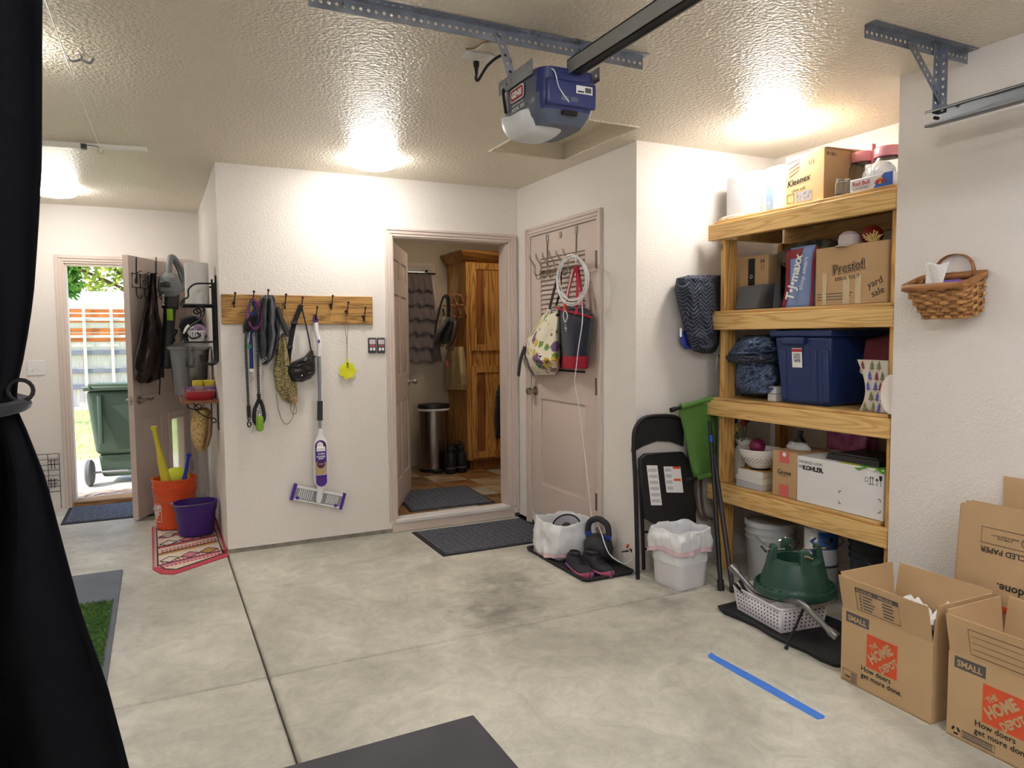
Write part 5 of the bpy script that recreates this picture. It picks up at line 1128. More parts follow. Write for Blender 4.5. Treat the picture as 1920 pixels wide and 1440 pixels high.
MB().tube(curve([V(1207, 1068, -.02), V(1205, 1000, -.02), V(1202, 930, -.0), V(1200, 880, .0)]), .011, 10).build('leg', 'chair_black', T)
MB().tube(curve([V(1302, 1060, -.02), V(1300, 1000, -.02), V(1297, 900, .0)]), .011, 10).build('leg', 'chair_black', T)
for py in (998, 1030): MB().cyl(V(1206, py, -.02), V(1301, py-4, -.02), .007, n=8).build('stretcher', 'chair_black', T)
mat('label_white', (226, 226, 228), .6); mat('label_grey2', (186, 186, 192), .7)
def seatlabel(x0, x1, y0, y1, m, nm, d=.0005):
    q = []
    for (x, y) in ((x0, y0), (x1, y0), (x1, y1), (x0, y1)):
        p = V(x, y, .02); q.append(Vector((p.x, ym-.0145-d+(p.z-zm)*.26, p.z)))
    MB().add(q, [(0, 1, 2, 3)]).build(nm, m, T)
seatlabel(1214, 1234, 873, 945, 'label_white', 'warning_label'); seatlabel(1245, 1276, 875, 922, 'label_white', 'warning_label')
seatlabel(1262, 1275, 875, 879, 'orange_plastic', 'warning_bar', .001); seatlabel(1261, 1274, 897, 901, 'orange_plastic', 'warning_bar', .001)
for i in range(6): seatlabel(1216, 1232, 879+i*11, 885+i*11, 'label_grey2', 'fine_print', .001)
for i in range(4): seatlabel(1247, 1258, 878+i*11, 884+i*11, 'label_grey2', 'fine_print', .001)
T, L = FA.thing('folded_cot', 'green folded camp cot with black tube ends behind the shelf', 'camp cot', 1305, 905, .13)
mat('cot_green', (86, 132, 58), .75, var=.06, vs_=8, bump=.15, bs=60)
cloth(T, L, [(757, 1274, 1345), (765, 1272, 1345), (800, 1280, 1345), (850, 1290, 1345), (885, 1298, 1345), (897, 1302, 1345)], .085, .035, 'cot_green', 'fabric', folds=1.2, amp=.15, dep=[(0, .8), (1, .9)])
for (x0, y0, x1, y1, xs_) in ((1258, 769, 1340, 746, 1278), (1287, 901, 1343, 888, 1308)):
    MB().cyl(L(x0, y0, .125), L(x1, y1, .125), .011, n=12).build('tube', 'chair_black', T); MB().cyl(L(xs_-2, lerp(y0, y1, (xs_-x0)/(x1-x0)), .125), L(x1, y1, .125), .0155, n=12).build('sleeve', 'cot_green', T)
    MB().cyl(L(x0, y0, .125), L(x0+8, lerp(y0, y1, 8/(x1-x0)), .125), .0145, n=12).build('end_cap', 'black_rubber', T)
mat('chair_taupe', (120, 100, 92), .5)
T, L = FA.thing('folded_chair_tubes', 'taupe metal folded chair tubes leaning behind the folding chair', 'folded chair', 1312, 975, .03)  # visible tubes of another folded chair
for x in (1304, 1314): MB().tube(curve([L(x, 900, .02), L(x+2, 940, .025), L(x+8, 965, .035), L(x+22, 975, .045)]), .009, 8).build('tube', 'chair_taupe', T)
tl = thing('telescopic_pole', 'dark telescopic pole with blue ring leaning on the shelf', 'pole', (2.738, 2.983, 0), 0, 'poles leaning on the shelf')
tp = on('X', 2.905, 1331, 790); d = tp-Vector((2.738, 2.983, 0))
MB().tube([(0, 0, 0), d*.04, d*.041, d], [.017, .017, .013, .011], 12).build('shaft', 'chair_black', tl); MB().tube([d*.87, d*.91], .0145, 12).build('ring', 'kb_blue', tl); MB().tube([(0, 0, 0), d*.06], .019, 12).build('foot', 'black_rubber', tl)
tl = thing('telescopic_pole', 'plain dark brown pole leaning beside the blue ringed pole', 'pole', (2.775, 2.93, 0), 0, 'poles leaning on the shelf')
mat('pole_brown', (50, 38, 42), .4); tp = on('X', 2.91, 1338, 850); d = tp-Vector((2.775, 2.93, 0)); MB().tube([(0, 0, 0), d], .014, 12).build('shaft', 'pole_brown', tl); MB().tube([(0, 0, 0), d*.04], .017, 12).build('foot', 'black_rubber', tl)
wb_ = thing('waste_bin', 'square white waste bin with bag folded over its rim beside the folding chair', 'waste bin', (2.612, 3.178, 0), math.radians(4))
lined_bin(wb_, .108, .315, 7, 1.15, .66, 5., .03)
# ================================================================ lumber storage shelf
wood('pine_y', (232, 194, 126), (204, 156, 90), 'Y', scale=.9); wood('pine_z', (224, 178, 104), (186, 132, 66), 'Z', scale=.9); wood('ply', (212, 172, 108), (186, 140, 80), 'Y', scale=.5, knots=False)
XA = 2.950; LV = [2.045, 1.522, 1.016, .513]; DK = [z+.0195 for z in LV]; SY0, SY1 = 2.148, 3.325
S = thing('storage_shelf', 'four-tier storage shelf built of rough pine lumber in the alcove', 'shelf', (XA, (SY0+SY1)/2, 0))
def sb(nm, m, *b, **k): MB().box(*b).build(nm, m, S, world=True, bevel=.004, **k)
for i, z in enumerate(LV):
    sb('front_rail', 'pine_y', XA, XA+.038, SY0-.002, SY1+(.03, -.01, .028, .02)[i], z-.092, z)
    sb('back_rail', 'pine_y', Xs-.045, Xs-.007, SY0, SY1, z-.092, z)
    for k in range(3):
        x0 = XA+.014+k*.2; sb('deck_board', 'ply', x0 if k else XA+.012, x0+.197 if k < 2 else Xs-.006, SY0+.055 if i == 3 else SY0+.02, SY1-.01, z, z+.018)
for y0 in (SY0+.005, SY1-.075):
    for x0 in (XA+.038, Xs-.135): sb('post', 'pine_z', x0, x0+.089, y0, y0+.038, 0, 1.953)
    for z in LV: sb('side_rail', 'pine_y', XA+.127, Xs-.135, y0, y0+.038, z-.09, z-.001)
def SBx(name, label, cat, px0, px1, pyt, X, deck, group=None, pym=None, rz=0.):
    pm = pym if pym is not None else pyt+20
    ya, yb = on('X', X, px0, pm).y, on('X', X, px1, pm).y; zt = on('X', X, (px0+px1)/2, pyt).z
    T = thing(name, label, cat, (X, (ya+yb)/2, deck), -PI/2+rz, group); return T, ya-yb, zt-deck
mat('cardboard', (190, 156, 114), .85, var=.05, vs_=5, bump=.12, bs=90); mat('cardboard_in', (176, 142, 102), .9)
def carton(T, w, d, h, m='cardboard', nm='box', y0=0.): return B(-w/2, w/2, y0, y0+d, 0, h).build(nm, m, T, bevel=.004)
RT, UP = (1, 0, 0), (0, 0, 1)
# ---- top tier
mat('purifier_white', (214, 216, 222), .3); mat('purifier_blue', (150, 180, 214), .35); mat('dot_grey', (170, 176, 188), .5)
for k, (p0, p1, pt_, lb) in enumerate(((1350, 1417, 320, 'white air purifier with plain front at the end of the top tier'), (1418, 1474, 308, 'white air purifier with pale blue control strip beside the tissue carton'))):
    T, w_, h_ = SBx('air_purifier', lb, 'air purifier', p0, p1, pt_, 3.04, DK[0], 'air purifiers on the top tier'); r = w_/2
    def pf(u, v, r=r, h_=h_):
        a = 2*PI*u; q = r*sq(a, 3.2); t = 1 if .04 < v < .9 else (.94+.06*v/.04 if v <= .04 else math.sqrt(max(.02, 1-((v-.9)/.1)**2*.9)))
        return Vector((q*math.cos(a)*t, r+q*math.sin(a)*t, h_*min(1, v)))
    mb = MB(); mb.surf(pf, 40, 30, cu=True); mb.f.append(list(range(29*40, 30*40))); mb.m.append(0); mb.f.append(list(range(40))); mb.m.append(0); mb.build('shell', 'purifier_white', T)
    mb = MB()
    for i in range(14):
        for j in range(11):
            a = -PI/2+(-.62+1.24*i/13) if k == 0 else -PI/2+((-.95+.35*i/6) if i < 7 else (.55+.35*(i-7)/6)); q = r*sq(a, 3.2)+.0006; z = .03+j*.010; c = Vector((q*math.cos(a), r+q*math.sin(a), z)); t = Vector((-math.sin(a), math.cos(a), 0))*.0016
            mb.add([c-t+Vector((0, 0, -.0016)), c+t+Vector((0, 0, -.0016)), c+t+Vector((0, 0, .0016)), c-t+Vector((0, 0, .0016))], [(0, 1, 2, 3)])
    mb.build('vent_holes', 'dot_grey', T, smooth=False, kind='stuff')
    if k: 
        B(-.022, .022, -.012, .01, .012, h_*.93).build('control_strip', 'purifier_blue', T, bevel=.006); MB().tube([(.008*math.cos(a), -.0125, .05+.008*math.sin(a)) for a in [2*PI*i/14 for i in range(14)]], .0012, 5, closed=True).build('power_mark', 'white_paper', T)
    else: B(-r-.004, -r+.03, r*.6, r*1.5, .02, h_*.92).build('side_handle', 'print_grey', T, bevel=.005)
mat('cable_white', (232, 232, 232), .45)
T = thing('white_power_cable', 'white power cable looped at the foot of the air purifiers', 'cable', (2.985, 3.2, DK[0]), -PI/2)
MB().tube(curve([(-.10, -.0, .006), (-.06, -.012, .012), (-.02, .0, .016), (.04, -.010, .008), (.10, .0, .006), (.16, -.008, .008), (.20, .004, .006), (.15, .012, .006), (.05, .018, .02), (-.04, .022, .022), (-.09, .012, .006)]), .004, 6).build('cord', 'cable_white', T)
T, w_, h_ = SBx('tissue_carton', 'cardboard tissue carton with script lettering on the top tier', 'carton', 1473, 1545, 287, 3.02, DK[0], pym=340); dK = .30
mat('carton_pale', (226, 196, 146), .8, var=.04)
carton(T, w_, dK, h_, 'carton_pale', 'box')
B(w_/2-.0002, w_/2+.0006, 0, dK, .001, h_-.001).build('side_panel', 'cardboard', T)
fx = lambda t: -w_/2+w_*t
letters('Kleenex', T, 'print_black', (fx(.36), -.0012, h_*.50), (1, 0, .12), (-.12, 0, 1), width=w_*.62, bold=.02, shear=.3)
letters('ultra soft', T, 'print_black', (fx(.36), -.0012, h_*.33), (1, 0, .05), UP, width=w_*.36); letters('U1', T, 'print_black', (fx(.68), -.0012, h_*.80), RT, UP, width=w_*.13)
mat('label_grey', (206, 206, 214), .7, rgb2=(120, 120, 134), vs_=120); mat('purple_line', (120, 90, 170), .7)
B(fx(.30), fx(.70), -.0016, -.0006, h_*.08, h_*.27).build('shipping_label', 'label_grey', T); MB().tube([(fx(a), -.001, h_*b) for a, b in ((.06, .09), (.24, .09), (.24, .26), (.06, .26))], .0012, 4, closed=True).build('barcode_frame', 'print_black', T)
MB().tube([(fx(a), -.001, h_*b) for a, b in ((.08, .76), (.36, .84), (.36, .92), (.06, .88))], .0012, 4, closed=True).build('printed_mark', 'purple_line', T); MB().tube([(fx(a), -.001, h_*b) for a, b in ((.10, .60), (.34, .70), (.36, .77), (.10, .68))], .0012, 4, closed=True).build('printed_mark', 'coral', T)
letters("8/180's", T, 'print_black', (w_/2+.0015, .05, h_*.90), (0, 1, 0), UP, width=.07); letters('Kleenex', T, 'print_black', (w_/2+.0015, .24, h_*.78), (0, 1, -.1), (0, .1, 1), width=.11, bold=.02, shear=.3)
for s in (-1, 1): 
    mb = MB(); mb.hexa([(s*w_*.45-.02, .004, h_), (s*w_*.45+.02, .004, h_), (s*w_*.45+.02, dK-.004, h_), (s*w_*.45-.02, dK-.004, h_)], [(s*w_*.45-.02, .004, h_+.003), (s*w_*.45+.02, .004, h_+.003), (s*w_*.45+.02, dK-.004, h_+.003+.01*(s > 0)), (s*w_*.45-.02, dK-.004, h_+.003)]); mb.build('top_flap', 'cardboard_in', T)
T, w_, h_ = SBx('drink_can_tray', 'white and blue energy drink carton at the end of the top tier', 'carton', 1594, 1674, 338, 2.985, DK[0], pym=350); h_ = .062
mat('rb_blue', (40, 92, 190), .5); mat('rb_silver', (226, 226, 232), .5); mat('rb_red', (190, 40, 60), .5)
carton(T, w_, .13, h_, 'rb_silver'); q = w_
MB().prism([(-q/2+q*.55, .0), (q/2, 0), (q/2, h_), (-q/2+q*.80, h_)], lambda u, v, h: (u, -.001-h, v), 0, .0008).build('blue_panel', 'rb_blue', T)
letters('Red Bull', T, 'rb_red', (-q/2+q*.27, -.0015, h_*.62), RT, UP, width=q*.40, bold=.02); letters('SUGARFREE', T, 'print_grey', (-q/2+q*.27, -.0015, h_*.25), RT, UP, width=q*.38)
MB().cyl((-q/2+q*.72, -.002, h_*.52), (-q/2+q*.72, -.003, h_*.52), h_*.24, n=20).build('emblem_disc', 'can_yellow', T)
for s in (-1, 1):
    MB().prism([(s*.002, -.004), (s*.012, -.012), (s*.024, -.010), (s*.034, -.014), (s*.036, -.006), (s*.03, .002), (s*.022, .007), (s*.010, .006), (s*.003, .012)], lambda u, v, h: (-q/2+q*.72+u*.75, -.0032-h, h_*.5+v), 0, .0006).build('emblem_bull', 'rb_red', T)
mat('glass_clear', (240, 245, 245), .06, trans=1.); mat('pink_lid', (226, 150, 160), .4)
def jar(label, loc, r, h, lid):
    J = thing('glass_jar', label, 'jar', loc, 0, 'glass jars on the top tier')
    MB().lathe([(.001, 0), (r*.9, 0), (r, .008), (r, h*.78), (r*.8, h*.9), (r*.78, h), (r*.72, h), (r*.74, h*.9), (r*.94, h*.77), (r*.94, .012), (.001, .008)], 28, caps=False).build('glass', 'glass_clear', J)
    if lid == 'pink':
        MB().lathe([(r*.84, h*.93), (r*.86, h*.95), (r*.86, h*1.14), (r*.8, h*1.17), (.001, h*1.17)], 28, caps=False).build('lid', 'pink_lid', J)
        B(-r*.18, r*.18, -r*.95, -r*.80, h*.75, h*1.32).build('spout_flap', 'pink_lid', J, bevel=.004); B(r*.2, r*.95, -.02, .02, h*1.16, h*1.22).build('handle', 'pink_lid', J, bevel=.004)
    else:
        MB().lathe([(r*.83, h*.98), (r*.86, h*1.0), (r*.82, h*1.05), (.001, h*1.06)], 28, caps=False).build('lid', 'glass_clear', J)
        MB().tube([(r*.88*math.cos(a), r*.88*math.sin(a), h*.97) for a in [2*PI*i/20 for i in range(20)]], .0018, 5, closed=True).build('wire_clamp', 'chrome', J)
    return J
YB = lambda px, X, py=340: on('X', X, px, py).y
jar('glass jar with pink flip lid behind the energy drink carton, beside the tissue carton', (3.255, YB(1618, 3.255, 300), DK[0]), .068, .215, 'pink')
jar('glass jar with pink flip lid behind the energy drink carton, near the wall edge', (3.235, YB(1666, 3.235, 300), DK[0]), .075, .205, 'pink')
jar('small clamp top glass jar between tissue carton and energy drink carton', (3.025, YB(1580, 3.025, 350), DK[0]), .038, .082, 'clamp')
T = thing('plastic_bag', 'crumpled clear white plastic bag before the pink lidded jars', 'plastic bag', (3.125, YB(1640, 3.10, 335), DK[0]), -PI/2)
mat('cling', (236, 240, 246), .2, trans=.35, bump=.6, bs=30, bdist=.02)
MB().lathe([(.001, 0), (.08, .0), (.09, .03), (.095, .07), (.08, .11), (.055, .14), (.02, .155), (.001, .158)], 32, sx=1.05, sy=.30, caps=False, wob=lambda a, i: .10*math.sin(4*a+i*1.3)+.05*math.sin(9*a+i)).build('bag', 'cling', T)
# ---- second tier
T, w_, h_ = SBx('shipping_box', 'brown shipping box with black label at the back of the second tier', 'box', 1380, 1440, 480, 3.10, DK[1], pym=520); carton(T, w_, .10, h_)
B(-w_*.10, w_*.10, -.002, 0, h_*.40, h_*.95).build('black_label', 'print_black', T); MB().tube([(.010*math.cos(a), -.003, h_*.62+.010*math.sin(a)) for a in [2*PI*i/6 for i in range(6)]], .0015, 4, closed=True).build('label_mark', 'white_paper', T)
for x in (.30, .37): MB().tube([(w_*x, -.001, h_*.72), (w_*x, -.001, h_*.92), (w_*x-.006, -.001, h_*.86), (w_*x, -.001, h_*.92), (w_*x+.006, -.001, h_*.86)], .0014, 4).build('arrow_mark', 'print_black', T)
mat('grey_pack', (92, 94, 98), .7, var=.05, bump=.15, bs=40)
def lump(name, label, cat, loc, prof, sx, sy, m, wob, rz=0., part='body', n=32, group=None):
    T = thing(name, label, cat, loc, -PI/2+rz, group); MB().lathe(prof, n, sx=sx, sy=sy, caps=False, wob=wob).build(part, m, T); return T
W3 = lambda p, q, a1=.12, a2=.06: (lambda a, i: a1*math.sin(3*a+i*p)+a2*math.sin(7*a+i*q))
T, w_, h_ = SBx('grey_packing_bag', 'grey folded vinyl bag standing on the second tier by the post', 'bag', 1376, 1450, 534, 3.005, DK[1], pym=560)
mb = MB(); mb.hexa([(-w_/2, 0, 0), (w_/2, .0, 0), (w_/2, .085, 0), (-w_/2, .085, 0)], [(-w_/2, .03, h_), (w_*.42, .03, h_*1.02), (w_*.42, .07, h_*1.02), (-w_/2, .07, h_)]); mb.build('body', 'grey_pack', T, bevel=.012, bseg=3)
mb = MB(); mb.add([(w_*.10, -.003, .0), (w_*.5, -.003, 0), (w_*.46, .022, h_), (w_*.16, .026, h_*.96)], [(0, 1, 2, 3)]); mb.build('flap', 'black_cloth', T, solid=.003)
lump('black_duffel', 'black cloth duffel enlarged to darken the second tier behind the grey vinyl bag', 'duffel bag', (3.30, YB(1465, 3.3, 500), DK[1]), [(.001, 0), (.12, .0), (.14, .04), (.145, .16), (.13, .26), (.08, .32), (.001, .335)], .95, .22, 'black_cloth', W3(1.1, 2.1))  # black bulk made large to keep the back of the tier dark
T, w_, h_ = SBx('shopping_bag', 'pale blue reusable shopping bag with white lettering on the second tier', 'shopping bag', 1455, 1528, 464, 3.03, DK[1], pym=520)
mat('tj_blue', (132, 156, 208), .55, var=.06, bump=.1, bs=20); mat('tj_red', (140, 30, 46), .6)
def tj(x0, x1, t0, t1, y0, y1, m, nm, dy=0.):
    X_ = lambda s, t: w_*(s-.5)*(.86-.10*math.sin(PI*t))+w_*.06+w_*.16*t*t
    f = lambda u, v: Vector((X_(lerp(x0, x1, u), lerp(t0, t1, v)), lerp(y0, y1, .5+.5*math.sin(lerp(t0, t1, v)*5))+.008*math.sin(lerp(x0, x1, u)*7)+dy, h_*lerp(t0, t1, v)))
    return MB().surf(f, 14, 16).build(nm, m, T, solid=.004)
tj(.10, .86, .0, 1., .0, .02, 'tj_blue', 'front_panel', .0); tj(.0, .10, 0, .97, 0, .02, 'tj_red', 'edge_binding', -.002); tj(.86, .93, 0, .97, 0, .02, 'tj_red', 'edge_binding', -.002); tj(.93, 1.25, 0, .95, .03, .05, 'tj_blue', 'side_panel', .04)
B(-w_*.36, w_*.36, .03, .12, .0, h_*.8).build('contents', 'tj_blue', T, bevel=.02); tj(.1, .5, .82, .97, 0, .02, 'tj_red', 'corner_patch', -.004)
letters('T•J•maxx', T, 'white_paper', (w_*.05, -.012, h_*.50), (.25, 0, 1), (-1, 0, .25), width=h_*.78, height=w_*.28, bold=.03); letters('shop smart', T, 'white_paper', (w_*.27, -.012, h_*.55), (.22, 0, 1), (-1, 0, .22), width=h_*.55)
T, w_, h_ = SBx('paper_towel_carton', 'large taped cardboard carton with bold black lettering on the second tier', 'carton', 1529, 1664, 458, 2.985, DK[1], pym=520); carton(T, w_, .30, h_)
mat('tape_clear', (206, 186, 150), .15, var=.1, vs_=30, stretch=(10, 1, 1), bump=.5, bs=40); FXp = lambda t: -w_/2+w_*t
letters('Presto!', T, 'print_black', (FXp(.48), -.0012, h_*.63), (1, 0, .10), (-.10, 0, 1), width=w_*.46, bold=.09); letters('Presto!', T, 'cardboard', (FXp(.48), -.0020, h_*.63), (1, 0, .10), (-.10, 0, 1), width=w_*.445, bold=.055); letters('Presto!', T, 'print_black', (FXp(.48), -.0028, h_*.63), (1, 0, .10), (-.10, 0, 1), width=w_*.415, bold=.0)
letters('ESSUIE-TOUT', T, 'print_black', (FXp(.47), -.0012, h_*.45), (1, 0, .06), UP, width=w_*.34, bold=.01)
letters('yard\nsale', T, 'print_black', (FXp(.86), -.0012, h_*.26), (1, 0, .35), (-.35, 0, 1), width=w_*.20)
for x0, x1 in ((.11, .17), (.41, .50), (.58, .66)): B(FXp(x0), FXp(x1), -.0016, -.0003, .003, h_*(.48 if x0 > .2 else .56)).build('packing_tape', 'tape_clear', T)
for i in range(3): B(FXp(.03), FXp(.55-.03*i), -.0010, -.0003, h_*(.19-.05*i), h_*(.205-.05*i)).build('fine_print', 'print_grey', T)
# things poking out of that carton
T = thing('white_cap', 'white fabric cap resting on the taped carton', 'hat', (3.03, YB(1592, 3.03, 455), DK[1]+h_), -PI/2); mat('cap_white', (196, 186, 182), .9)  # a small cap with a front brim
MB().lathe([(.045, 0), (.05, .02), (.045, .05), (.025, .068), (.001, .072)], 24, caps=False).build('crown', 'cap_white', T); MB().surf(lambda u, v: Vector((-.04+.08*u, -.04-.045*v*math.sin(PI*u), .004-.01*v)), 10, 5).build('brim', 'cap_white', T, solid=.003)
T = thing('red_ball', 'dark red ball lying on the taped carton', 'ball', (3.14, YB(1636, 3.14, 425), DK[1]+h_), 0); mat('ball_red', (150, 36, 28), .5); MB().ball((0, 0, .05), .05, 24).build('ball', 'ball_red', T); MB().tube([(.0505*math.cos(a), .0505*math.sin(a), .05) for a in [2*PI*i/30 for i in range(30)]], .001, 4, closed=True).build('seam', 'tj_red', T)
T = thing('raffia_tuft', 'tuft of cream raffia sticking out of the taped carton', 'raffia', (3.03, YB(1638, 3.03, 445), DK[1]+h_), -PI/2); mat('raffia', (226, 196, 130), .8); random.seed(9)
for i in range(34):
    a = random.uniform(-1.25, 1.25); l_ = random.uniform(.035, .062); MB().bar((random.uniform(-.012, .012), random.uniform(-.006, .006), .0), (l_*math.sin(a), random.uniform(-.02, .02), l_*math.cos(a)), .004, .0012, (0, 1, 0)).build('strand', 'raffia', T)
lump('camouflage_bundle', 'dark camouflage cloth bundle stuffed above the shopping bag', 'cloth bundle', (3.18, YB(1525, 3.18, 450), DK[1]+.21), [(.001, 0), (.10, .0), (.15, .04), (.14, .10), (.08, .145), (.001, .155)], 1.45, .6, pattern('camo', (84, 80, 62), (40, 38, 32), 14, kind='noise', lo=.42, hi=.55), W3(.9, 1.7))
T = thing('stacked_carton', 'plain dark carton under the camouflage bundle on the second tier', 'carton', (3.20, YB(1530, 3.25, 500), DK[1]), -PI/2); carton(T, .34, .22, .208, 'print_grey')
# ---- quilted moving blankets
def quilt(key, c1, c2, s=26., along=9., lo=.0, hi=.14):
    m = bpy.data.materials.new(key); m.use_nodes = True; n = m.node_tree.nodes; l = m.node_tree.links; b = n['Principled BSDF']; b.inputs['Roughness'].default_value = .85
    tc = n.new('ShaderNodeTexCoord'); sp = n.new('ShaderNodeSeparateXYZ'); l.new(tc.outputs['Object'], sp.inputs[0])
    def mth(op, a, bb=None, v=None):
        x = n.new('ShaderNodeMath'); x.operation = op; l.new(a, x.inputs[0])
        if bb is not None: l.new(bb, x.inputs[1])
        if v is not None: x.inputs[1].default_value = v
        return x.outputs[0]
    z1 = mth('PINGPONG', mth('MULTIPLY', sp.outputs[0], v=along), v=.5); zz_ = mth('ADD', mth('MULTIPLY', sp.outputs[2], v=s), mth('MULTIPLY', z1, v=3.2)); pp = mth('PINGPONG', zz_, v=.5)
    r = n.new('ShaderNodeValToRGB'); e = r.color_ramp.elements; e[0].position = lo; e[1].position = hi; e[0].color = lin(c2); e[1].color = lin(c1); l.new(pp, r.inputs[0]); l.new(r.outputs[0], b.inputs['Base Color'])
    bp = n.new('ShaderNodeBump'); bp.inputs['Strength'].default_value = .9; bp.inputs['Distance'].default_value = .012; l.new(pp, bp.inputs['Height']); l.new(bp.outputs[0], b.inputs['Normal']); M[key] = m
quilt('quilt_dark', (44, 50, 68), (150, 156, 172), s=42, along=11, hi=.08); quilt('quilt_blue', (104, 122, 156), (62, 76, 108), s=38, along=8, hi=.3)
FB = Fr((0, 3.33, 0), 0)
T, L = FB.thing('moving_blanket', 'dark navy quilted moving blanket stuffed between shelf post and wall', 'blanket', 1305, 660)
cloth(T, L, [(516, 1290, 1352), (522, 1268, 1352), (545, 1265, 1352), (590, 1276, 1352), (625, 1285, 1350), (645, 1288, 1348), (658, 1300, 1342), (663, 1315, 1335)], -.095, .15, 'quilt_dark', 'quilt', folds=1.1, amp=.14, twist=.5, n=30, sub=6, lumpy=.022)
cloth(T, L, [(620, 1274, 1296), (645, 1276, 1300), (655, 1285, 1305)], -.095, .05, 'kb_blue', 'lining', folds=1)
c = L(1276, 622, -.02); B(c.x-.006, c.x+.008, c.y-.002, c.y, c.z-.03, c.z+.02).build('tag', 'white_paper', T)
FS = Fr((3.0, 0, 0), -PI/2)
T, L = FS.thing('moving_blanket', 'light blue quilted moving blanket folded on the third tier', 'blanket', 1410, 742)
dz = DK[2]-wm(T).translation.z
cloth(T, L, [(668, 1385, 1462), (690, 1376, 1462), (715, 1374, 1462), (735, 1382, 1455), (742, 1392, 1440)], -.16, .19, 'quilt_blue', 'lower_fold', folds=1.2, amp=.18, twist=.4, n=30, sub=6, lumpy=.05)
cloth(T, L, [(628, 1400, 1462), (640, 1380, 1462), (658, 1358, 1462), (667, 1348, 1462), (672, 1356, 1462)], -.16, .21, 'quilt_blue', 'upper_fold', folds=.8, amp=.12, twist=.3, n=30, sub=6, lumpy=.045)
cloth(T, L, [(665, 1346, 1464), (674, 1350, 1464), (682, 1360, 1464)], -.10, .165, 'quilt_dark', 'bound_edge', folds=.7, amp=.08, lumpy=.02)
wtube(T, L, [(1346, 668, .0), (1343, 685, .0), (1342, 694, .0)], .0015, 'white_paper', 'loose_thread')
# ---- third tier
T, w_, h_ = SBx('storage_tote', 'navy blue lidded plastic storage tote with a paper sticker', 'storage tote', 1450, 1556, 616, 2.985, DK[2], pym=690); h_ = min(h_, .386); d_ = .50
mat('tote_blue', (30, 50, 102), .42)
mb = MB(); i_ = .035; mb.hexa([(-w_/2+i_, i_*.7, 0), (w_/2-i_, i_*.7, 0), (w_/2-i_, d_-i_, 0), (-w_/2+i_, d_-i_, 0)], [(-w_/2, 0, h_-.03), (w_/2, 0, h_-.03), (w_/2, d_, h_-.03), (-w_/2, d_, h_-.03)]); mb.build('body', 'tote_blue', T, bevel=.02, bseg=3)
B(-w_/2-.015, w_/2+.015, -.015, d_+.015, h_-.032, h_-.0).build('lid', 'tote_blue', T, bevel=.006)
B(-w_*.30, w_*.10, -.028, .0, h_-.075, h_-.034).build('handle', 'tote_blue', T, bevel=.008)
for x in (-.38, .16, .36):
    f = lambda z, o: (.035*.7)*(1-z/(h_-.03))-o
    mb = MB(); x0 = w_*x; mb.hexa([(x0, f(.02, .006), .02), (x0+w_*.10, f(.02, .006), .02), (x0+w_*.10, .03, .02), (x0, .03, .02)], [(x0, f(h_-.1, .006), h_-.1), (x0+w_*.10, f(h_-.1, .006), h_-.1), (x0+w_*.10, .02, h_-.1), (x0, .02, h_-.1)]); mb.build('rib', 'tote_blue', T, bevel=.004)
for (z0, z1, m, o) in ((.50, .76, 'white_paper', .005), (.71, .75, 'rb_red', .006), (.57, .69, 'label_grey', .006)):
    x0, x1 = (-w_*.16, w_*.02) if m != 'label_grey' else (-w_*.13, -w_*.01); ff = lambda z: (.035*.7)*(1-z*h_/(h_-.03))-o; MB().add([(x0, ff(z0), z0*h_), (x1, ff(z0), z0*h_), (x1, ff(z1), z1*h_), (x0, ff(z1), z1*h_)], [(0, 1, 2, 3)]).build('sticker', m, T)
for k, (dz_, lb) in enumerate(((0, 'white pill box at the bottom, squeezed behind the navy tote'), (.042, 'white pill box on top of another behind the navy tote'))):
    o = B(-.03, .03, 0, .05, 0, .040).build('small_white_box', 'white_plastic', bevel=.003, label=lb, cat='box', group='white boxes on the third tier'); o.location = (3.02, YB(1447, 3.02, 740)+.0, DK[2]+dz_); o.rotation_euler.z = -PI/2
T, w_, h_ = SBx('tree_print_gift_bag', 'cream gift bag printed with little fir trees on the third tier', 'gift bag', 1606, 1668, 675, 2.995, DK[2], pym=720)
mat('gift_cream', (216, 206, 190), .8); X_ = lambda s, t: -w_/2+w_*(s+(1-s)*(.52*math.sin(PI*t*.5+.0)*(1-t)*1.2+.10*(1-t)))
MB().surf(lambda u, v: Vector((X_(u, v), .012*math.sin(u*5), h_*v)), 10, 14).build('front', 'gift_cream', T, solid=.004); B(-w_*.25, w_*.45, .02, .10, .0, h_*.9).build('contents', 'gift_cream', T)
mat('tree_blue', (92, 96, 176), .8); mat('tree_green', (122, 130, 90), .8); mat('tree_red', (140, 60, 70), .8); random.seed(2)
k = 0
for j in range(5):
    for i in range(3):
        t = (j+.5)/5; s = (i+.35+.4*(j % 2))/3.4; cx, cz = X_(s, t), h_*t; y_ = .012*math.sin(s*5)-.0045; m = ('tree_green', 'tree_blue', 'tree_green', 'tree_red', 'tree_blue')[(k*2+j) % 5]; k += 1
        MB().prism([(-.014, -.018), (-.003, -.018), (-.003, -.024), (.003, -.024), (.003, -.018), (.014, -.018), (.006, -.004), (.010, -.004), (.0, .022), (-.010, -.004), (-.006, -.004)], lambda u, v, h: (cx+u, y_-h, cz+v), 0, .0008).build('tree_print', m, T)
T = thing('red_lined_tote', 'beige tote with dark red lining above the fir tree bag', 'tote bag', (3.10, YB(1638, 3.05, 645), DK[2]+.005), -PI/2); mat('oatmeal', (196, 180, 164), .9); mat('lining_red', (96, 26, 34), .8)
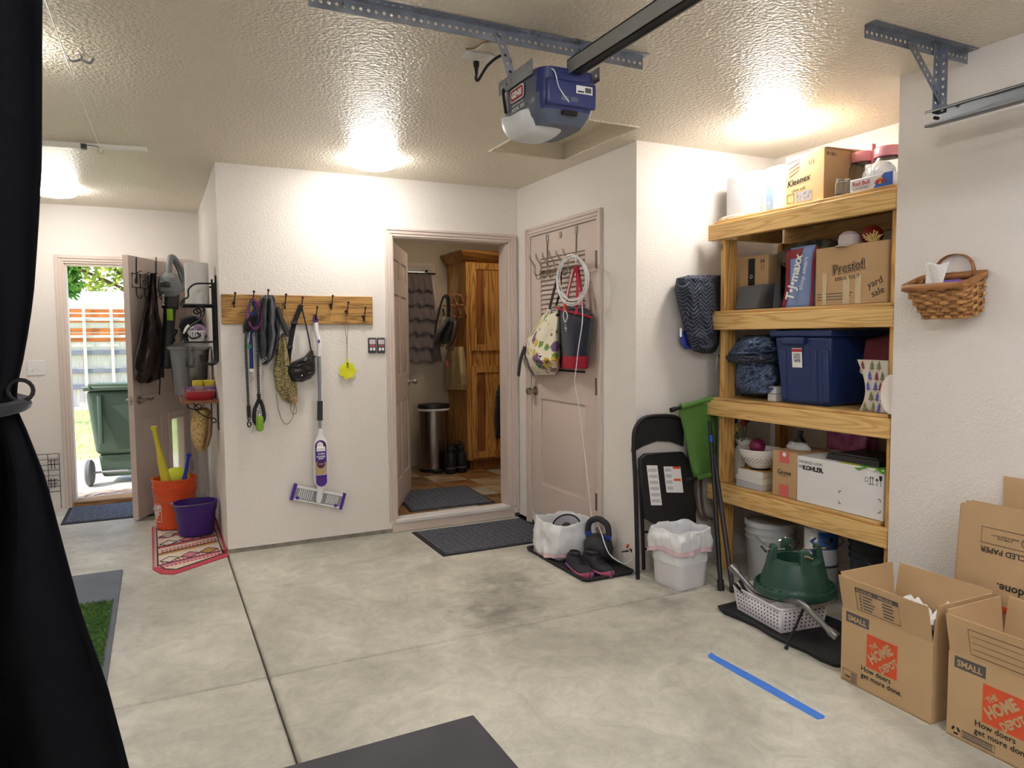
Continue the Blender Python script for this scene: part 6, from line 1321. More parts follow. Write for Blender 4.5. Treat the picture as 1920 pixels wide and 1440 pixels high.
MB().surf(lambda u, v: Vector((-.10+.02*v+(.17-.02*v)*u, .0+.02*math.sin(u*4)-.03*math.sin(PI*u)*(1-v), .17+.16*v+.05*u*(v-.3)+.06*(u-.4)**2*(1-v))), 12, 10).build('flap', 'lining_red', T, solid=.005)
MB().tube(curve([(-.10, 0, .19), (-.08, -.02, .172), (0, -.03, .172), (.06, -.01, .20), (.08, .0, .30)]), .008, 8).build('hem', 'oatmeal', T); B(-.06, .09, .035, .12, .0, .32).build('body', 'oatmeal', T, bevel=.02)
T = thing('sun_hat', 'white wide-brimmed hat leaning at the post on the third tier', 'hat', (2.972, YB(1672, 2.97, 740), DK[2]), -PI/2); mat('hat_white', (238, 228, 220), .8)
def hf(u, v): a = 2*PI*u; r = .088*v; return Vector((.012+r*math.cos(a)*.62, -.012+.016*(1-v*v)-.01+.0*r, .092+r*math.sin(a)*1.02))
MB().surf(hf, 36, 10, cu=True).build('brim', 'hat_white', T, solid=.004); MB().tube([(.012, -.008, .092), (.012, .0, .092), (.012, .04, .092), (.012, .05, .092)], [.05, .048, .042, .02], 24).build('crown', 'hat_white', T)
# ---- fourth tier
T, w_, h_ = SBx('mailer_box', 'slim brown mailer box with coral tape on the fourth tier', 'box', 1448, 1494, 846, 2.985, DK[3], pym=890); carton(T, w_, .25, h_)
for z0, z1 in ((.0, .28), (.74, 1.0)): B(-w_*.20, w_*.18, -.0016, -.0004, h_*z0+.002, h_*z1-.002).build('tape_label', 'coral', T)
MB().cyl((0, -.0018, h_*.93), (0, -.0026, h_*.93), .012, n=16).build('tape_dot', 'white_paper', T); letters('Grove', T, 'print_black', (0, -.0012, h_*.54), RT, UP, width=w_*.55, bold=.01); B(-w_*.2, w_*.15, -.001, -.0003, h_*.455, h_*.462).build('underline', 'print_black', T)
T, w_, h_ = SBx('sink_carton', 'long white carton with bold black lettering on the fourth tier', 'carton', 1494, 1656, 868, 2.982, DK[3], pym=920); mat('carton_white', (236, 234, 234), .6); carton(T, w_, .42, h_, 'carton_white'); KX = lambda t: -w_/2+w_*t; h2 = h_
letters('THE BOLD LOOK', T, 'print_black', (KX(.17), -.0012, h_*.885), RT, UP, width=w_*.30); letters('OF', T, 'print_black', (KX(.045), -.0012, h_*.775), RT, UP, width=w_*.05); letters('KOHLER.', T, 'print_black', (KX(.205), -.0012, h_*.765), RT, UP, width=w_*.26, bold=.04)
for cx, cz, a, b in ((.52, .42, 1, -1), (.52, .16, 1, 1), (.975, .42, -1, -1), (.975, .16, -1, 1)): MB().tube([(KX(cx)+a*.012, -.0008, h_*cz), (KX(cx), -.0008, h_*cz), (KX(cx), -.0008, h_*cz+b*.012)], .0018, 4).build('corner_mark', 'print_black', T)
for x in (.865, .89): MB().tube([(KX(x), -.0008, h_*.70), (KX(x), -.0008, h_*.84), (KX(x)-.005, -.0008, h_*.80), (KX(x), -.0008, h_*.84), (KX(x)+.005, -.0008, h_*.80)], .0012, 4).build('arrow_mark', 'print_black', T)
MB().tube([(KX(.85), -.0008, h_*.69), (KX(.905), -.0008, h_*.69)], .0014, 4).build('arrow_bar', 'print_black', T); MB().prism([(-.009, 0), (0, .012), (.009, 0)], lambda u, v, h: (KX(.935)+u, -.001-h, h_*.78+v), 0, .0006).build('umbrella_mark', 'print_black', T); MB().tube([(KX(.935), -.0008, h_*.78), (KX(.935), -.0008, h_*.69), (KX(.935)-.004, -.0008, h_*.68)], .0012, 4).build('umbrella_mark', 'print_black', T)
MB().prism([(-.008, .02), (-.006, 0), (0, -.006), (.006, 0), (.008, .02)], lambda u, v, h: (KX(.973)+u, -.001-h, h_*.80+v), 0, .0006).build('goblet_mark', 'print_black', T); MB().tube([(KX(.973), -.0008, h_*.78), (KX(.973), -.0008, h_*.68)], .0012, 4).build('goblet_mark', 'print_black', T)
MB().tube([(KX(.825)+.009*math.cos(a), -.0008, h_*.77+.012*math.sin(a)) for a in [2*PI*i/6+.5 for i in range(6)]], .001, 4, closed=True).build('cube_mark', 'print_black', T)
zK = DK[3]+h2
T = thing('black_tray', 'flat black tray lying on the long white carton', 'tray', (3.02, YB(1600, 3.02, 860), zK+.002), -PI/2); mb = MB(); mb.taper(-.16, .14, .0, .28, .0, .028, .006); mb.build('tray', 'black_plastic', T); MB().taper(-.13, .11, .03, .25, .028, .034, .004).build('rim', 'black_plastic', T)
T = thing('bright_paper', 'yellow and green paper sheet under the black tray on the white carton', 'paper', (2.99, YB(1610, 2.99, 865), zK), -PI/2); mat('paper_green', (96, 170, 40), .7); mat('paper_yellow', (206, 206, 60), .7)
MB().add([(-.12, .0, .0012), (.0, -.006, .0012), (.01, .1, .0012), (-.11, .1, .0012)], [(0, 1, 2, 3)]).build('yellow_sheet', 'paper_yellow', T); MB().surf(lambda u, v: Vector((-.01+.155*u, -.014-.006*math.sin(u*9)+.1*(1-v), .002-.018*max(0, v-.8)*5*(.6+.4*math.sin(u*14)))), 14, 8).build('green_sheet', 'paper_green', T)
T = thing('pink_gift_box', 'magenta floral gift bag behind the white carton', 'gift bag', (3.30, YB(1575, 3.25, 830), zK), -PI/2); mat('magenta', (150, 44, 104), .5, rgb2=(214, 130, 180), vs_=14, detail=5); B(-.13, .12, 0, .10, 0, .105).build('box', 'magenta', T, bevel=.003); MB().tube(curve([(-.11, .01, .10), (-.10, .01, .15), (-.04, .01, .15), (-.03, .01, .10)]), .004, 6).build('handle', 'tj_red', T)
T = thing('wrapped_bottle', 'dark glass bottle wrapped in clear film behind the mailer box', 'bottle', (3.12, YB(1500, 3.12, 840), zK), -PI/2)
MB().lathe([(.001, 0), (.03, 0), (.03, .05), (.012, .075), (.011, .09), (.015, .092), (.015, .108), (.001, .11)], 20, caps=False).build('bottle', 'black_plastic', T); MB().lathe([(.001, .0), (.055, 0), (.06, .02), (.04, .045), (.01, .05)], 24, c=(.0, -.01, 0), sx=1.3, sy=.6, caps=False, wob=W3(1, 2)).build('film', 'cling', T)
bk = ('grey spined book lying lowest in the book stack', 'white spined book in the middle of the book stack', 'yellow edged book on top of the book stack'); zb_ = DK[3]; y0 = YB(1408, 3.0, 900)
mat('book_white', (226, 222, 216), .6); mat('book_grey', (186, 186, 192), .6); mat('book_gold', (196, 150, 50), .6); mat('pages', (220, 210, 190), .9)
for k, (w_, hh, m, dx) in enumerate(((.185, .036, 'book_grey', .012), (.205, .030, 'book_white', -.004), (.175, .038, 'book_gold', .01))):
    T = thing('book', bk[k], 'book', (2.985+.004*k, y0-dx*.3, zb_), -PI/2+(.05, -.06, .04)[k], 'stacked books'); B(-w_/2, w_/2, .003, .135, .003, hh-.003).build('pages', 'pages', T); B(-w_/2-.003, w_/2+.003, 0, .14, 0, .003).build('cover', m, T); B(-w_/2-.003, w_/2+.003, 0, .14, hh-.003, hh).build('cover', m, T); B(-w_/2-.003, w_/2+.003, -.002, .002, 0, hh).build('spine', 'book_white' if k == 2 else m, T); zb_ += hh
T = thing('colander', 'white enamel colander with rows of holes on the book stack', 'colander', (3.065, YB(1424, 3.06, 860), zb_), -PI/2); mat('enamel', (232, 228, 222), .25); r = .112
MB().lathe([(.001, .012), (.055, .012), (.085, .04), (r*.97, .085), (r*1.02, .112), (r*1.07, .115), (r*1.07, .12), (r*.99, .118), (r*.93, .085), (.08, .043), (.052, .017), (.001, .017)], 40, caps=False).build('bowl', 'enamel', T); MB().lathe([(.05, 0), (.055, .0), (.055, .014), (.05, .014), (.05, 0)], 30, caps=False).build('foot', 'black_metal', T)
mb = MB()
for j, (rr, z) in enumerate(((.0905, .050), (.0965, .060), (.1018, .070))):
    for i in range(26):
        a = 2*PI*(i+.5*j)/26; c = Vector((rr*math.cos(a), rr*math.sin(a), z)); n_ = Vector((math.cos(a), math.sin(a), -.5)).normalized(); mb.cyl(c, c+n_*.002, .0025, n=6)
mb.build('holes', 'print_black', T, smooth=False, kind='stuff')
o = MB().ball((0, 0, .045), .045, 24).build('plum_ball', mat('plum', (120, 24, 66), .45), label='plum red ball sitting in the enamel colander', cat='ball'); o.location = (3.06, YB(1420, 3.06, 835), zb_+.082)
T = thing('white_vase', 'white enamel pitcher with bail handle behind the colander', 'pitcher', (3.17, YB(1392, 3.16, 880), DK[3]), -PI/2); MB().lathe([(.001, 0), (.06, 0), (.064, .01), (.064, .15), (.045, .19), (.04, .20), (.055, .24), (.05, .24), (.035, .20), (.001, .19)], 28, caps=False).build('body', 'enamel', T); MB().tube(curve([(.055, -.03, .17), (.075, -.05, .12), (.06, -.06, .06)]), .003, 6).build('handle', 'black_metal', T)
T = thing('tulip_bunch', 'bunch of yellow and plum artificial tulips in the pitcher', 'flowers', (3.165, YB(1390, 3.16, 850), DK[3]+.165), -PI/2); mat('tulip_yellow', (226, 206, 110), .6); mat('stem_green', (70, 110, 50), .6); mat('tulip_dark', (70, 30, 60), .6)
random.seed(5)
for (x, y, z, m) in ((-.045, -.04, .135, 'tulip_yellow'), (-.005, -.045, .12, 'tulip_yellow'), (.02, -.01, .15, 'ball_red'), (-.065, .0, .16, 'tulip_dark'), (.01, .03, .17, 'tulip_dark')):
    st = MB().tube(curve([(0, 0, -.05), (x*.5, y*.5, z*.5), (x, y, z)]), .003, 6).build('stem', 'stem_green', T); MB().lathe([(.001, 0), (.014, .006), (.018, .022), (.012, .04), (.004, .046)], 12, c=(x, y, z), caps=False).build('blossom', m, st)
for k in range(7):
    a = k*.9; MB().surf(lambda u, v: Vector((math.cos(a)*(.012+.06*v)+(u-.5)*.022*math.sin(PI*v)*math.sin(a), math.sin(a)*(.01+.05*v)-(u-.5)*.022*math.sin(PI*v)*math.cos(a), -.02+.15*v-.05*v*v)), 4, 8).build('leaf', 'stem_green', T, solid=.001)
# ================================================================ under the shelf
tray2 = [(2.53, 2.765), (2.512, 2.71), (2.525, 2.60), (2.528, 2.50), (2.512, 2.40), (2.508, 2.30), (2.516, 2.20), (2.505, 2.12), (2.515, 2.055), (2.56, 2.025), (2.70, 2.02), (2.86, 2.025), (2.90, 2.06), (2.905, 2.3), (2.90, 2.5), (2.905, 2.7), (2.88, 2.765), (2.70, 2.775)]
tray('boot_tray', 'wavy edged black boot tray under the white perforated basket', tray2, .022)
bs = thing('perforated_basket', 'white plastic basket with rows of round holes on the boot tray', 'basket', (2.71, 2.545, .0095), math.radians(-97))
mat('basket_white', (232, 228, 236), .4)
w_, d_, h_ = .36, .27, .118
def bw(s, z): k = 1-.10*(1-z/h_); return k
mb = MB(); t = .004
for (x0, y0, x1, y1) in ((-w_/2, -d_/2, w_/2, -d_/2), (w_/2, -d_/2, w_/2, d_/2), (w_/2, d_/2, -w_/2, d_/2), (-w_/2, d_/2, -w_/2, -d_/2)):
    mb.add([(x0*.9, y0*.9, 0), (x1*.9, y1*.9, 0), (x1, y1, h_), (x0, y0, h_)], [(0, 1, 2, 3)])
mb.add([(-w_*.45, -d_*.45, 0), (w_*.45, -d_*.45, 0), (w_*.45, d_*.45, 0), (-w_*.45, d_*.45, 0)], [(0, 1, 2, 3)])
mb.build('walls', 'basket_white', bs, solid=.004, weld=True)
MB().tube([(p[0], p[1], h_) for p in rrect(-w_/2-.006, w_/2+.006, -d_/2-.006, d_/2+.006, .03)], .006, 8, closed=True).build('rim', 'basket_white', bs)
mb = MB()
for (ax, n) in ((0, 14), (1, 10)):
    for s in (-1, 1):
        for j in range(5):
            z = .018+j*.019; k = .9+.1*z/h_
            for i in range(n):
                q = (i+.5)/n-.5; 
                if ax == 0: c = Vector((q*w_*k*.92, s*(d_/2*k+.0022), z)); nn = Vector((0, s, 0))
                else: c = Vector((s*(w_/2*k+.0022), q*d_*k*.92, z)); nn = Vector((s, 0, 0))
                mb.cyl(c, c+nn*.0006, .0042, n=8)
mb.build('holes', 'print_black', bs, smooth=False, kind='stuff')
T = thing('garden_shears', 'old garden shears with dark handles inside the perforated basket', 'shears', (2.70, 2.65, .03), -PI/2)
MB().tube(curve([(.0, 0, 0), (-.02, -.09, .07), (-.03, -.15, .13)]), .008, 8).build('handle', 'black_rubber', T); MB().tube(curve([(.02, 0, 0), (-.0, -.10, .09), (-.04, -.11, .14)]), .009, 8).build('handle', 'black_rubber', T); MB().bar((0, 0, .0), (.12, .06, .0), .03, .004).build('blade', 'steel_grey', T)
# christmas tree stand resting on the basket
ts_ = thing('tree_stand', 'dark green plastic tree stand set on top of the perforated basket', 'tree stand', (2.735, 2.475, .166), math.radians(20))
mat('stand_green', (38, 74, 62), .4, var=.05)
MB().lathe([(.196, .0), (.20, .012), (.196, .034), (.186, .036), (.182, .02), (.17, .03), (.165, .05), (.15, .10), (.128, .155), (.10, .162), (.095, .158), (.11, .06), (.10, .03), (.001, .028)], 48, sx=1.0, sy=.94, caps=False).build('basin', 'stand_green', ts_)
for i in range(24):
    a = 2*PI*i/24; MB().bar((.16*math.cos(a), .15*math.sin(a), .034), (.19*math.cos(a), .178*math.sin(a), .03), .003, .014).build('rib', 'stand_green', ts_)
for i in range(4):
    a = PI/4+PI/2*i; c, s = math.cos(a), math.sin(a); MB().hexa([(c*.15-s*.03, s*.15+c*.03, .06), (c*.15+s*.03, s*.15-c*.03, .06), (c*.10+s*.03, s*.10-c*.03, .06), (c*.10-s*.03, s*.10+c*.03, .06)], [(c*.118-s*.022, s*.118+c*.022, .225), (c*.118+s*.022, s*.118-c*.022, .225), (c*.092+s*.022, s*.092-c*.022, .225), (c*.092-s*.022, s*.092+c*.022, .225)]).build('clamp_tower', 'stand_green', ts_, bevel=.005)
    bo = MB().cyl((c*.05, s*.05, .20), (c*.155, s*.155, .20), .005, n=8).build('bolt', 'chrome', ts_); MB().tube([(c*.15-s*.02, s*.15+c*.02, .195), (c*.157+s*.02, s*.157-c*.02, .21)], .006, 6).build('bolt_key', 'black_plastic' if i % 2 else 'chrome', bo)
MB().tube(curve([(-.09, -.05, .2), (-.03, -.06, .235), (.04, -.03, .215), (.08, .0, .2)]), .0018, 5).build('wire', 'chrome', ts_)
mat('steel_tube', (136, 136, 138), .35, .9)
T = thing('bent_steel_tube', 'bent steel tube with flattened drilled ends lying through the basket', 'steel tube', (2.62, 2.45, .12))
P = [on('Z', .245, 1370, 1060), on('Z', .235, 1395, 1070), on('Z', .21, 1425, 1082), on('X', 2.60, 1455, 1105), on('X', 2.545, 1487, 1127), on('X', 2.53, 1505, 1132), on('X', 2.52, 1525, 1152), on('X', 2.53, 1555, 1182), on('X', 2.54, 1570, 1195)]
P[1:4] = [Vector((2.572, 2.665, .20)), Vector((2.60, 2.59, .143)), Vector((2.615, 2.48, .141))]
MB().tube(curve(P, 5), [.020, .021, .021, .021, .018, .015]+[.013]*29+[.017, .02, .02, .02, .02, .018], 10).build('tube', 'steel_tube', T, world=True)
T = thing('thin_rod', 'thin black rod with rubber foot leaning on the basket corner', 'rod', on('Z', .014, 1473, 1218)); b = on('X', 2.54, 1506, 1142); MB().tube([wm(T).translation, b], .006, 8).build('rod', 'black_metal', T, world=True); a = wm(T).translation; MB().tube([a, lerp(a, b, .08)], .009, 8).build('foot', 'black_rubber', T, world=True)
# pails and paint cans
mat('pail_grey', (186, 188, 192), .5, var=.08, vs_=10); mat('pail_dark', (56, 58, 66), .55); mat('pail_white', (176, 172, 170), .55)
def pail(name, label, loc, r, h, m, lid=True):
    T = thing(name, label, 'bucket', loc, 0); MB().lathe([(.001, .0), (r*.86, 0), (r*.88, .006), (r*.97, h*.72), (r*1.02, h*.725), (r*1.02, h*.75), (r*.97, h*.755), (r*.975, h*.82), (r*1.03, h*.825), (r*1.03, h*.85), (r*.98, h*.855), (r, h), (r*.96, h)], 40, caps=False).build('body', m, T)
    if lid: MB().lathe([(r*1.02, h-.022), (r*1.05, h-.02), (r*1.06, h+.006), (r*.99, h+.010), (r*.96, h-.004), (.001, h-.004)], 40, caps=False).build('lid', m, T)
    MB().tube(curve([(-r, -.02, h*.8), (-r*.8, -r*.75, h*.66), (0, -r*1.08, h*.60), (r*.8, -r*.75, h*.66), (r, -.02, h*.8)]), .0025, 6).build('bail_handle', 'steel_grey', T); return T
g1 = pail('lidded_bucket', 'grey plastic bucket with splattered lid under the shelf', (3.13, 3.01, 0), .138, .335, 'pail_grey')
B(-.05, .05, -.136, -.12, .10, .19).build('label', 'can_label', g1)
c1 = pail('lidded_bucket', 'dark plastic bucket under the shelf behind the paint cans', (3.245, 2.42, 0), .125, .36, 'pail_dark')
c2 = thing('paint_can', 'dull metal paint can standing on the floor under another can', 'paint can', (3.13, 2.66, 0)); MB().lathe([(.001, 0), (.082, 0), (.084, .004), (.084, .185), (.080, .19), (.001, .188)], 36, caps=False).build('body', 'pail_white', c2); MB().lathe([(.084, .182), (.087, .184), (.087, .194), (.078, .194)], 36, caps=False).build('rim', 'steel_galv', c2)
c3 = thing('paint_can', 'blue and white labelled paint can standing on top of another can', 'paint can', (3.13, 2.66, .195)); mat('can_blue', (48, 98, 190), .5, rgb2=(80, 140, 214), vs_=12)
MB().lathe([(.001, 0), (.082, 0), (.084, .004), (.084, .185), (.076, .19), (.001, .186)], 36, caps=False).build('body', 'rb_silver', c3); MB().lathe([(.084, .182), (.087, .184), (.087, .194), (.074, .194), (.072, .186)], 36, caps=False).build('rim', 'steel_galv', c3)
arc_label(c3, .0848, math.radians(-150), math.radians(-70), .085, .178, 'can_blue', 'label'); arc_label(c3, .0850, math.radians(-178), math.radians(-152), .02, .178, 'white_paper', 'label'); arc_label(c3, .0852, math.radians(-112), math.radians(-98), .125, .15, 'print_black', 'label_badge')
a_ = math.radians(-167); n_ = Vector((math.cos(a_), math.sin(a_), 0)); letters('AA', c3, 'kb_blue', n_*.0862+Vector((0, 0, .10)), (0, 0, 1), (n_.y, -n_.x, 0), width=.10, height=.03, bold=.03)
MB().tube(curve([(-.084, 0, .15), (-.06, -.09, .13), (.0, -.105, .11), (.06, -.09, .13), (.084, 0, .15)]), .002, 6).build('bail_handle', 'chrome', c3)
T = thing('cordless_tool', 'black tool with grey motor half hidden beside the cardboard box', 'power tool', (3.015, 2.305, 0), -.4); MB().lathe([(.001, 0), (.075, 0), (.08, .01), (.075, .07), (.06, .09), (.001, .095)], 28, caps=False).build('base', 'print_grey', T); MB().cyl((-.07, -.02, .13), (.07, .02, .13), .042, n=20).build('motor', 'black_plastic', T); MB().tube(curve([(.06, .0, .13), (.02, .03, .20), (-.05, .02, .21)]), .016, 8).build('handle', 'black_plastic', T)
for k in range(3): MB().tube(curve([(-.04+.02*k, 0, .16), (-.02+.02*k, -.02, .23), (.03+.02*k, -.03, .22)]), .002, 5).build('cord', 'chrome', T)
MB().cyl((-.088, -.022, .13), (-.07, -.018, .13), .030, n=20).build('end_cap', 'steel_grey', T)
# ================================================================ moving boxes by the wall
mat('hd_orange', (214, 84, 44), .8, var=.04); mat('hd_grey', (86, 84, 86), .8); mat('box_tan', (192, 160, 120), .85, var=.04, vs_=4, bump=.1, bs=120); mat('box_tan_in', (178, 146, 106), .9)
def moving_box(label, X, Yc_, rz, kind):
    T = thing('moving_box', label, 'cardboard box', (X, Yc_, 0), -PI/2+rz, 'open moving boxes'); w, d, h, t = .392, .305, .300, .005
    mb = MB(); mb.box(-w/2, w/2, 0, t, 0, h).box(-w/2, w/2, d-t, d, 0, h).box(-w/2, -w/2+t, t, d-t, 0, h).box(w/2-t, w/2, t, d-t, 0, h).box(-w/2, w/2, 0, d, 0, t); mb.build('body', 'box_tan', T, smooth=False)
    def flap(p0, p1, lean, fh, m='box_tan'):
        p0, p1, lean = Vector(p0), Vector(p1), Vector(lean); n_ = Vector((lean.x, lean.y, 0)).normalized()*t; u = Vector((lean.x, lean.y, 0))+Vector((0, 0, 1)); u = u.normalized()*fh; ins = (p1-p0).normalized()*.004
        return MB().hexa([p0+ins, p1-ins, p1-ins-n_, p0+ins-n_], [p0+ins+u, p1-ins+u, p1-ins+u-n_, p0+ins+u-n_]).build('flap', m, T, smooth=False), u
    ff, uf = flap((-w/2, 0, h), (w/2, 0, h), (0, -.22, 0), .14); flap((-w/2, d, h), (w/2, d, h), (0, .20, 0), .14); flap((-w/2, 0, h), (-w/2, d, h), (-.10, 0, 0), .14); flap((w/2, 0, h), (w/2, d, h), (.30 if kind else .10, 0, 0), .14)
    F_ = lambda a: -w/2+w*a; e = -.0008
    B(F_(.055), F_(.325), e, 0, h*.83, h*.965).build('size_panel', 'hd_grey', T); letters('SMALL', T, 'box_tan', (F_(.19), e-.0006, h*.895), RT, UP, width=w*.22, bold=.03)
    cx, cz, s = F_(.475), h*.555, .066
    B(cx-s, cx+s, e, 0, cz-s, cz+s).build('logo_panel', 'hd_orange', T)
    r_, u_ = Vector((.76, 0, .65)), Vector((-.65, 0, .76))
    for tx, du, wd, hh in (('THE', .043, .040, .020), ('HOME', .008, .120, .041), ('DEPOT', -.041, .092, .030)):
        dr = {'THE': -.010, 'HOME': .0, 'DEPOT': .008}[tx]; letters(tx, T, 'box_tan', Vector((cx, e-.0006, cz))+u_*du+r_*dr, r_, u_, width=wd, height=hh, bold=.05)
    letters('How doers\nget more done.', T, 'print_black', (cx, e-.0002, h*.235), RT, UP, width=w*.46, bold=.012, align='LEFT', lines=.95)
    nf = uf.cross(Vector((1, 0, 0))).normalized(); nf = nf if nf.y < 0 else -nf
    fp = lambda a, b, o=.0007: Vector((F_(a), 0, h))+uf*b+nf*o
    def fq(a0, a1, b0, b1, m, nm, o=.0007): MB().add([fp(a0, b0, o), fp(a1, b0, o), fp(a1, b1, o), fp(a0, b1, o)], [(0, 1, 2, 3)]).build(nm, m, T)
    MB().tube([fp(.20, .12), fp(.68, .12), fp(.68, .78), fp(.20, .78)], .0009, 4, closed=True).build('print_frame', 'print_black', T)
    if not kind:
        fq(.20, .68, .66, .80, 'hd_grey', 'print_bar', .001); letters('PLACE IN      FRAGILE', T, 'box_tan', fp(.42, .73, .0016), RT, uf, width=w*.40, bold=.02)
        for i in range(5):
            fq(.24, .26, .18+i*.095, .235+i*.095, 'hd_grey', 'tick_box', .001); fq(.275, .275+.10+.02*(i % 3), .185+i*.095, .225+i*.095, 'hd_grey', 'fine_print', .001); fq(.50, .52+.09+.015*(i % 2), .185+i*.095, .225+i*.095, 'hd_grey', 'fine_print', .001)
        MB().tube([(F_(a), e, h*b) for a, b in ((.03, .03), (.20, .03), (.20, .17), (.03, .17))], .0009, 4, closed=True).build('print_frame', 'print_black', T); letters('USA', T, 'print_black', (F_(.09), e-.0004, h*.085), RT, UP, width=w*.07, bold=.03)
        for i in range(4): B(F_(.13), F_(.19), e, 0, h*(.045+.03*i), h*(.06+.03*i)).build('fine_print', 'print_grey', T)
    else:
        for i in range(3): MB().tube([fp(.22, .28+i*.17), fp(.66, .28+i*.17)], .0006, 4).build('print_line', 'print_black', T)
        MB().tube([(F_(a), e, h*b) for a, b in ((.14, .045), (.42, .045), (.42, .125), (.14, .125))], .0009, 4, closed=True).build('print_frame', 'print_black', T)
        for i in range(3): B(F_(.15), F_(.40), e, 0, h*(.055+.024*i), h*(.067+.024*i)).build('fine_print', 'print_grey', T)
        c = Vector((F_(.085), e, h*.09))
        for k in range(3):
            a = PI/2+2*PI*k/3; p = c+Vector((.013*math.cos(a+.5), 0, .013*math.sin(a+.5))); q = c+Vector((.013*math.cos(a+1.7), 0, .013*math.sin(a+1.7))); MB().bar(p, q, .007, .001, (0, 1, 0)).build('recycle_arrow', 'print_black', T)
    return T, w, d, h
b1, w, d, h = moving_box('open cardboard moving box holding crumpled white paper', 2.448, 1.782, math.radians(-2), 0)
moving_box('open empty cardboard moving box beside the box with crumpled paper', 2.437, 1.333, math.radians(-1), 1)
random.seed(8); T = thing('crumpled_paper', 'crumpled white packing paper inside the open moving box', 'paper', (2.60, 1.80, .006), -PI/2)
MB().surf(lambda u, v: Vector((-.165+.33*u, -.12+.24*v, .285+.10*noise(u*3.1+2, v*2.7)+.06*noise(u*8, v*7+3)+.025*noise(u*17, v*15))), 40, 30).build('sheet', 'white_paper', T, smooth=False)
MB().lathe([(.001, .0), (.06, 0), (.07, .08), (.05, .16), (.02, .2), (.001, .21)], 20, sx=1.3, caps=False, wob=W3(1, 2)).build('wad', 'white_paper', T)
# flattened boxes leaning on the wall
T = thing('flattened_boxes', 'stack of flattened printed moving boxes leaning on the wall', 'cardboard', (2.842, 1.35, 0), -PI/2)
y1 = .40; hh = .735; n = 8
for i in range(n):
    x0 = -.39-.006*((i*5) % 3); t0 = .0115*i-.02; mb = MB(); zt2 = hh-.003*((i*3) % 4); lean = .055
    mb.hexa([(x0, -.02+t0-.028, 0), (y1, -.02+t0-.028, 0), (y1, -.013+t0-.028, 0), (x0, -.013+t0-.028, 0)], [(x0, -.02+t0+lean-.028, zt2), (y1, -.02+t0+lean-.028, zt2), (y1, -.013+t0+lean-.028, zt2), (x0, -.013+t0+lean-.028, zt2)]); mb.build('sheet', 'box_tan', T, smooth=False)
fz = lambda z: -.068+.055*z/hh-.0008
def up_text(s, cx, z, wd, m='print_black', **k): letters(s, T, m, (cx, fz(z)-.0005, z), (-1, 0, 0), (0, -.07, -1), width=wd, **k)
up_text('100% RECYCLED PAPER', -.155, .575, .30, bold=.012); up_text('How doers\nget more done.', -.10, .43, .27, bold=.012, align='LEFT'); 
MB().tube([(a, fz(z)-.0004, z) for a, z in ((-.305, .60), (.1, .60), (.1, .66), (-.305, .66))], .0009, 4, closed=True).build('print_frame', 'print_black', T)
up_text('$14 MILLION\nSAVED IN ELECTRICITY', -.22, .63, .10, bold=.01); up_text('545 MILLION\nGALLONS SAVED', -.09, .63, .07, bold=.01)
MB().tube([(-.145+.016*math.cos(a), fz(.63)-.0004, .628+.016*math.sin(a)) for a in [2*PI*k/18 for k in range(18)]], .0012, 4, closed=True).build('print_ring', 'print_black', T)
mb = MB(); mb.add([(-.235, fz(.355)-.0006, .355), (.25, fz(.355)-.0006, .355), (.25, fz(.38)-.0006, .38), (-.235, fz(.38)-.0006, .38)], [(0, 1, 2, 3)]); mb.build('logo_edge', 'hd_orange', T)
T = thing('cardboard_sheet', 'plain tall cardboard sheet behind the flattened boxes', 'cardboard', (2.897, 1.25, 0), -PI/2); MB().hexa([(-.36, .0, 0), (.5, .0, 0), (.5, .006, 0), (-.36, .006, 0)], [(-.395, .035, .845), (.5, .035, .845), (.5, .041, .845), (-.395, .041, .845)]).build('sheet', 'box_tan', T, smooth=False); B(-.3, .3, .001, .004, .2, .204).build('crease', 'box_tan_in', T)
# ================================================================ wall basket with tissues
T = thing('wall_basket', 'woven brown splint basket with arched handle hung on the wall', 'basket', (Xr, 1.86, 1.44), -PI/2)
wood('splint_a', (176, 124, 74), (136, 88, 46), 'X', knots=False); wood('splint_b', (196, 146, 88), (150, 100, 54), 'X', knots=False); wood('rim_wood', (170, 116, 68), (140, 90, 50), 'X', knots=False)
Hb = .15
def ring(t, off=0.):
    # perimeter of the tapered basket at height fraction t; back edge against the wall
    x0, x1 = lerp(-.075, -.135, t), lerp(.125, .132, t); y0, y1 = lerp(-.105, -.155, t)-off, -.012+off; x0 -= off; x1 += off; r = .022
    return [Vector((x, y, Hb*t+.34*(y+.155))) for x, y in rrect(x0, x1, y0, y1, r, 6)]
def resample(P, n):
    L_ = [0]; Q = P+[P[0]]
    for a, b in zip(Q, Q[1:]): L_.append(L_[-1]+(b-a).length)
    out = []
    for k in range(n):
        s = L_[-1]*k/n; i = max(j for j in range(len(L_)) if L_[j] <= s+1e-9); i = min(i, len(Q)-2); out.append(Q[i].lerp(Q[i+1], (s-L_[i])/max(1e-9, L_[i+1]-L_[i])))
    return out
NS = 20; NP = NS*6
for k in range(9):
    t = .055+k*.105; base = resample(ring(t), NP); pts = []
    for i, p in enumerate(base):
        q = base[(i+1) % NP]-base[i-1]; nrm_ = Vector((q.y, -q.x, 0)).normalized(); ph = math.sin(2*PI*(i/NP)*NS/2+PI*(k % 2)); o = p+nrm_*.0045*ph; o.y = min(o.y, -.006); pts.append(o)
    mb = MB(); vs_ = []; hw = .0078
    for p in pts: vs_ += [p+Vector((0, 0, -hw)), p+Vector((0, 0, hw))]
    mb.add(vs_, [(2*i, 2*((i+1) % NP), 2*((i+1) % NP)+1, 2*i+1) for i in range(NP)]); mb.build('weaver', 'splint_a' if k % 2 else 'splint_b', T, solid=.002)
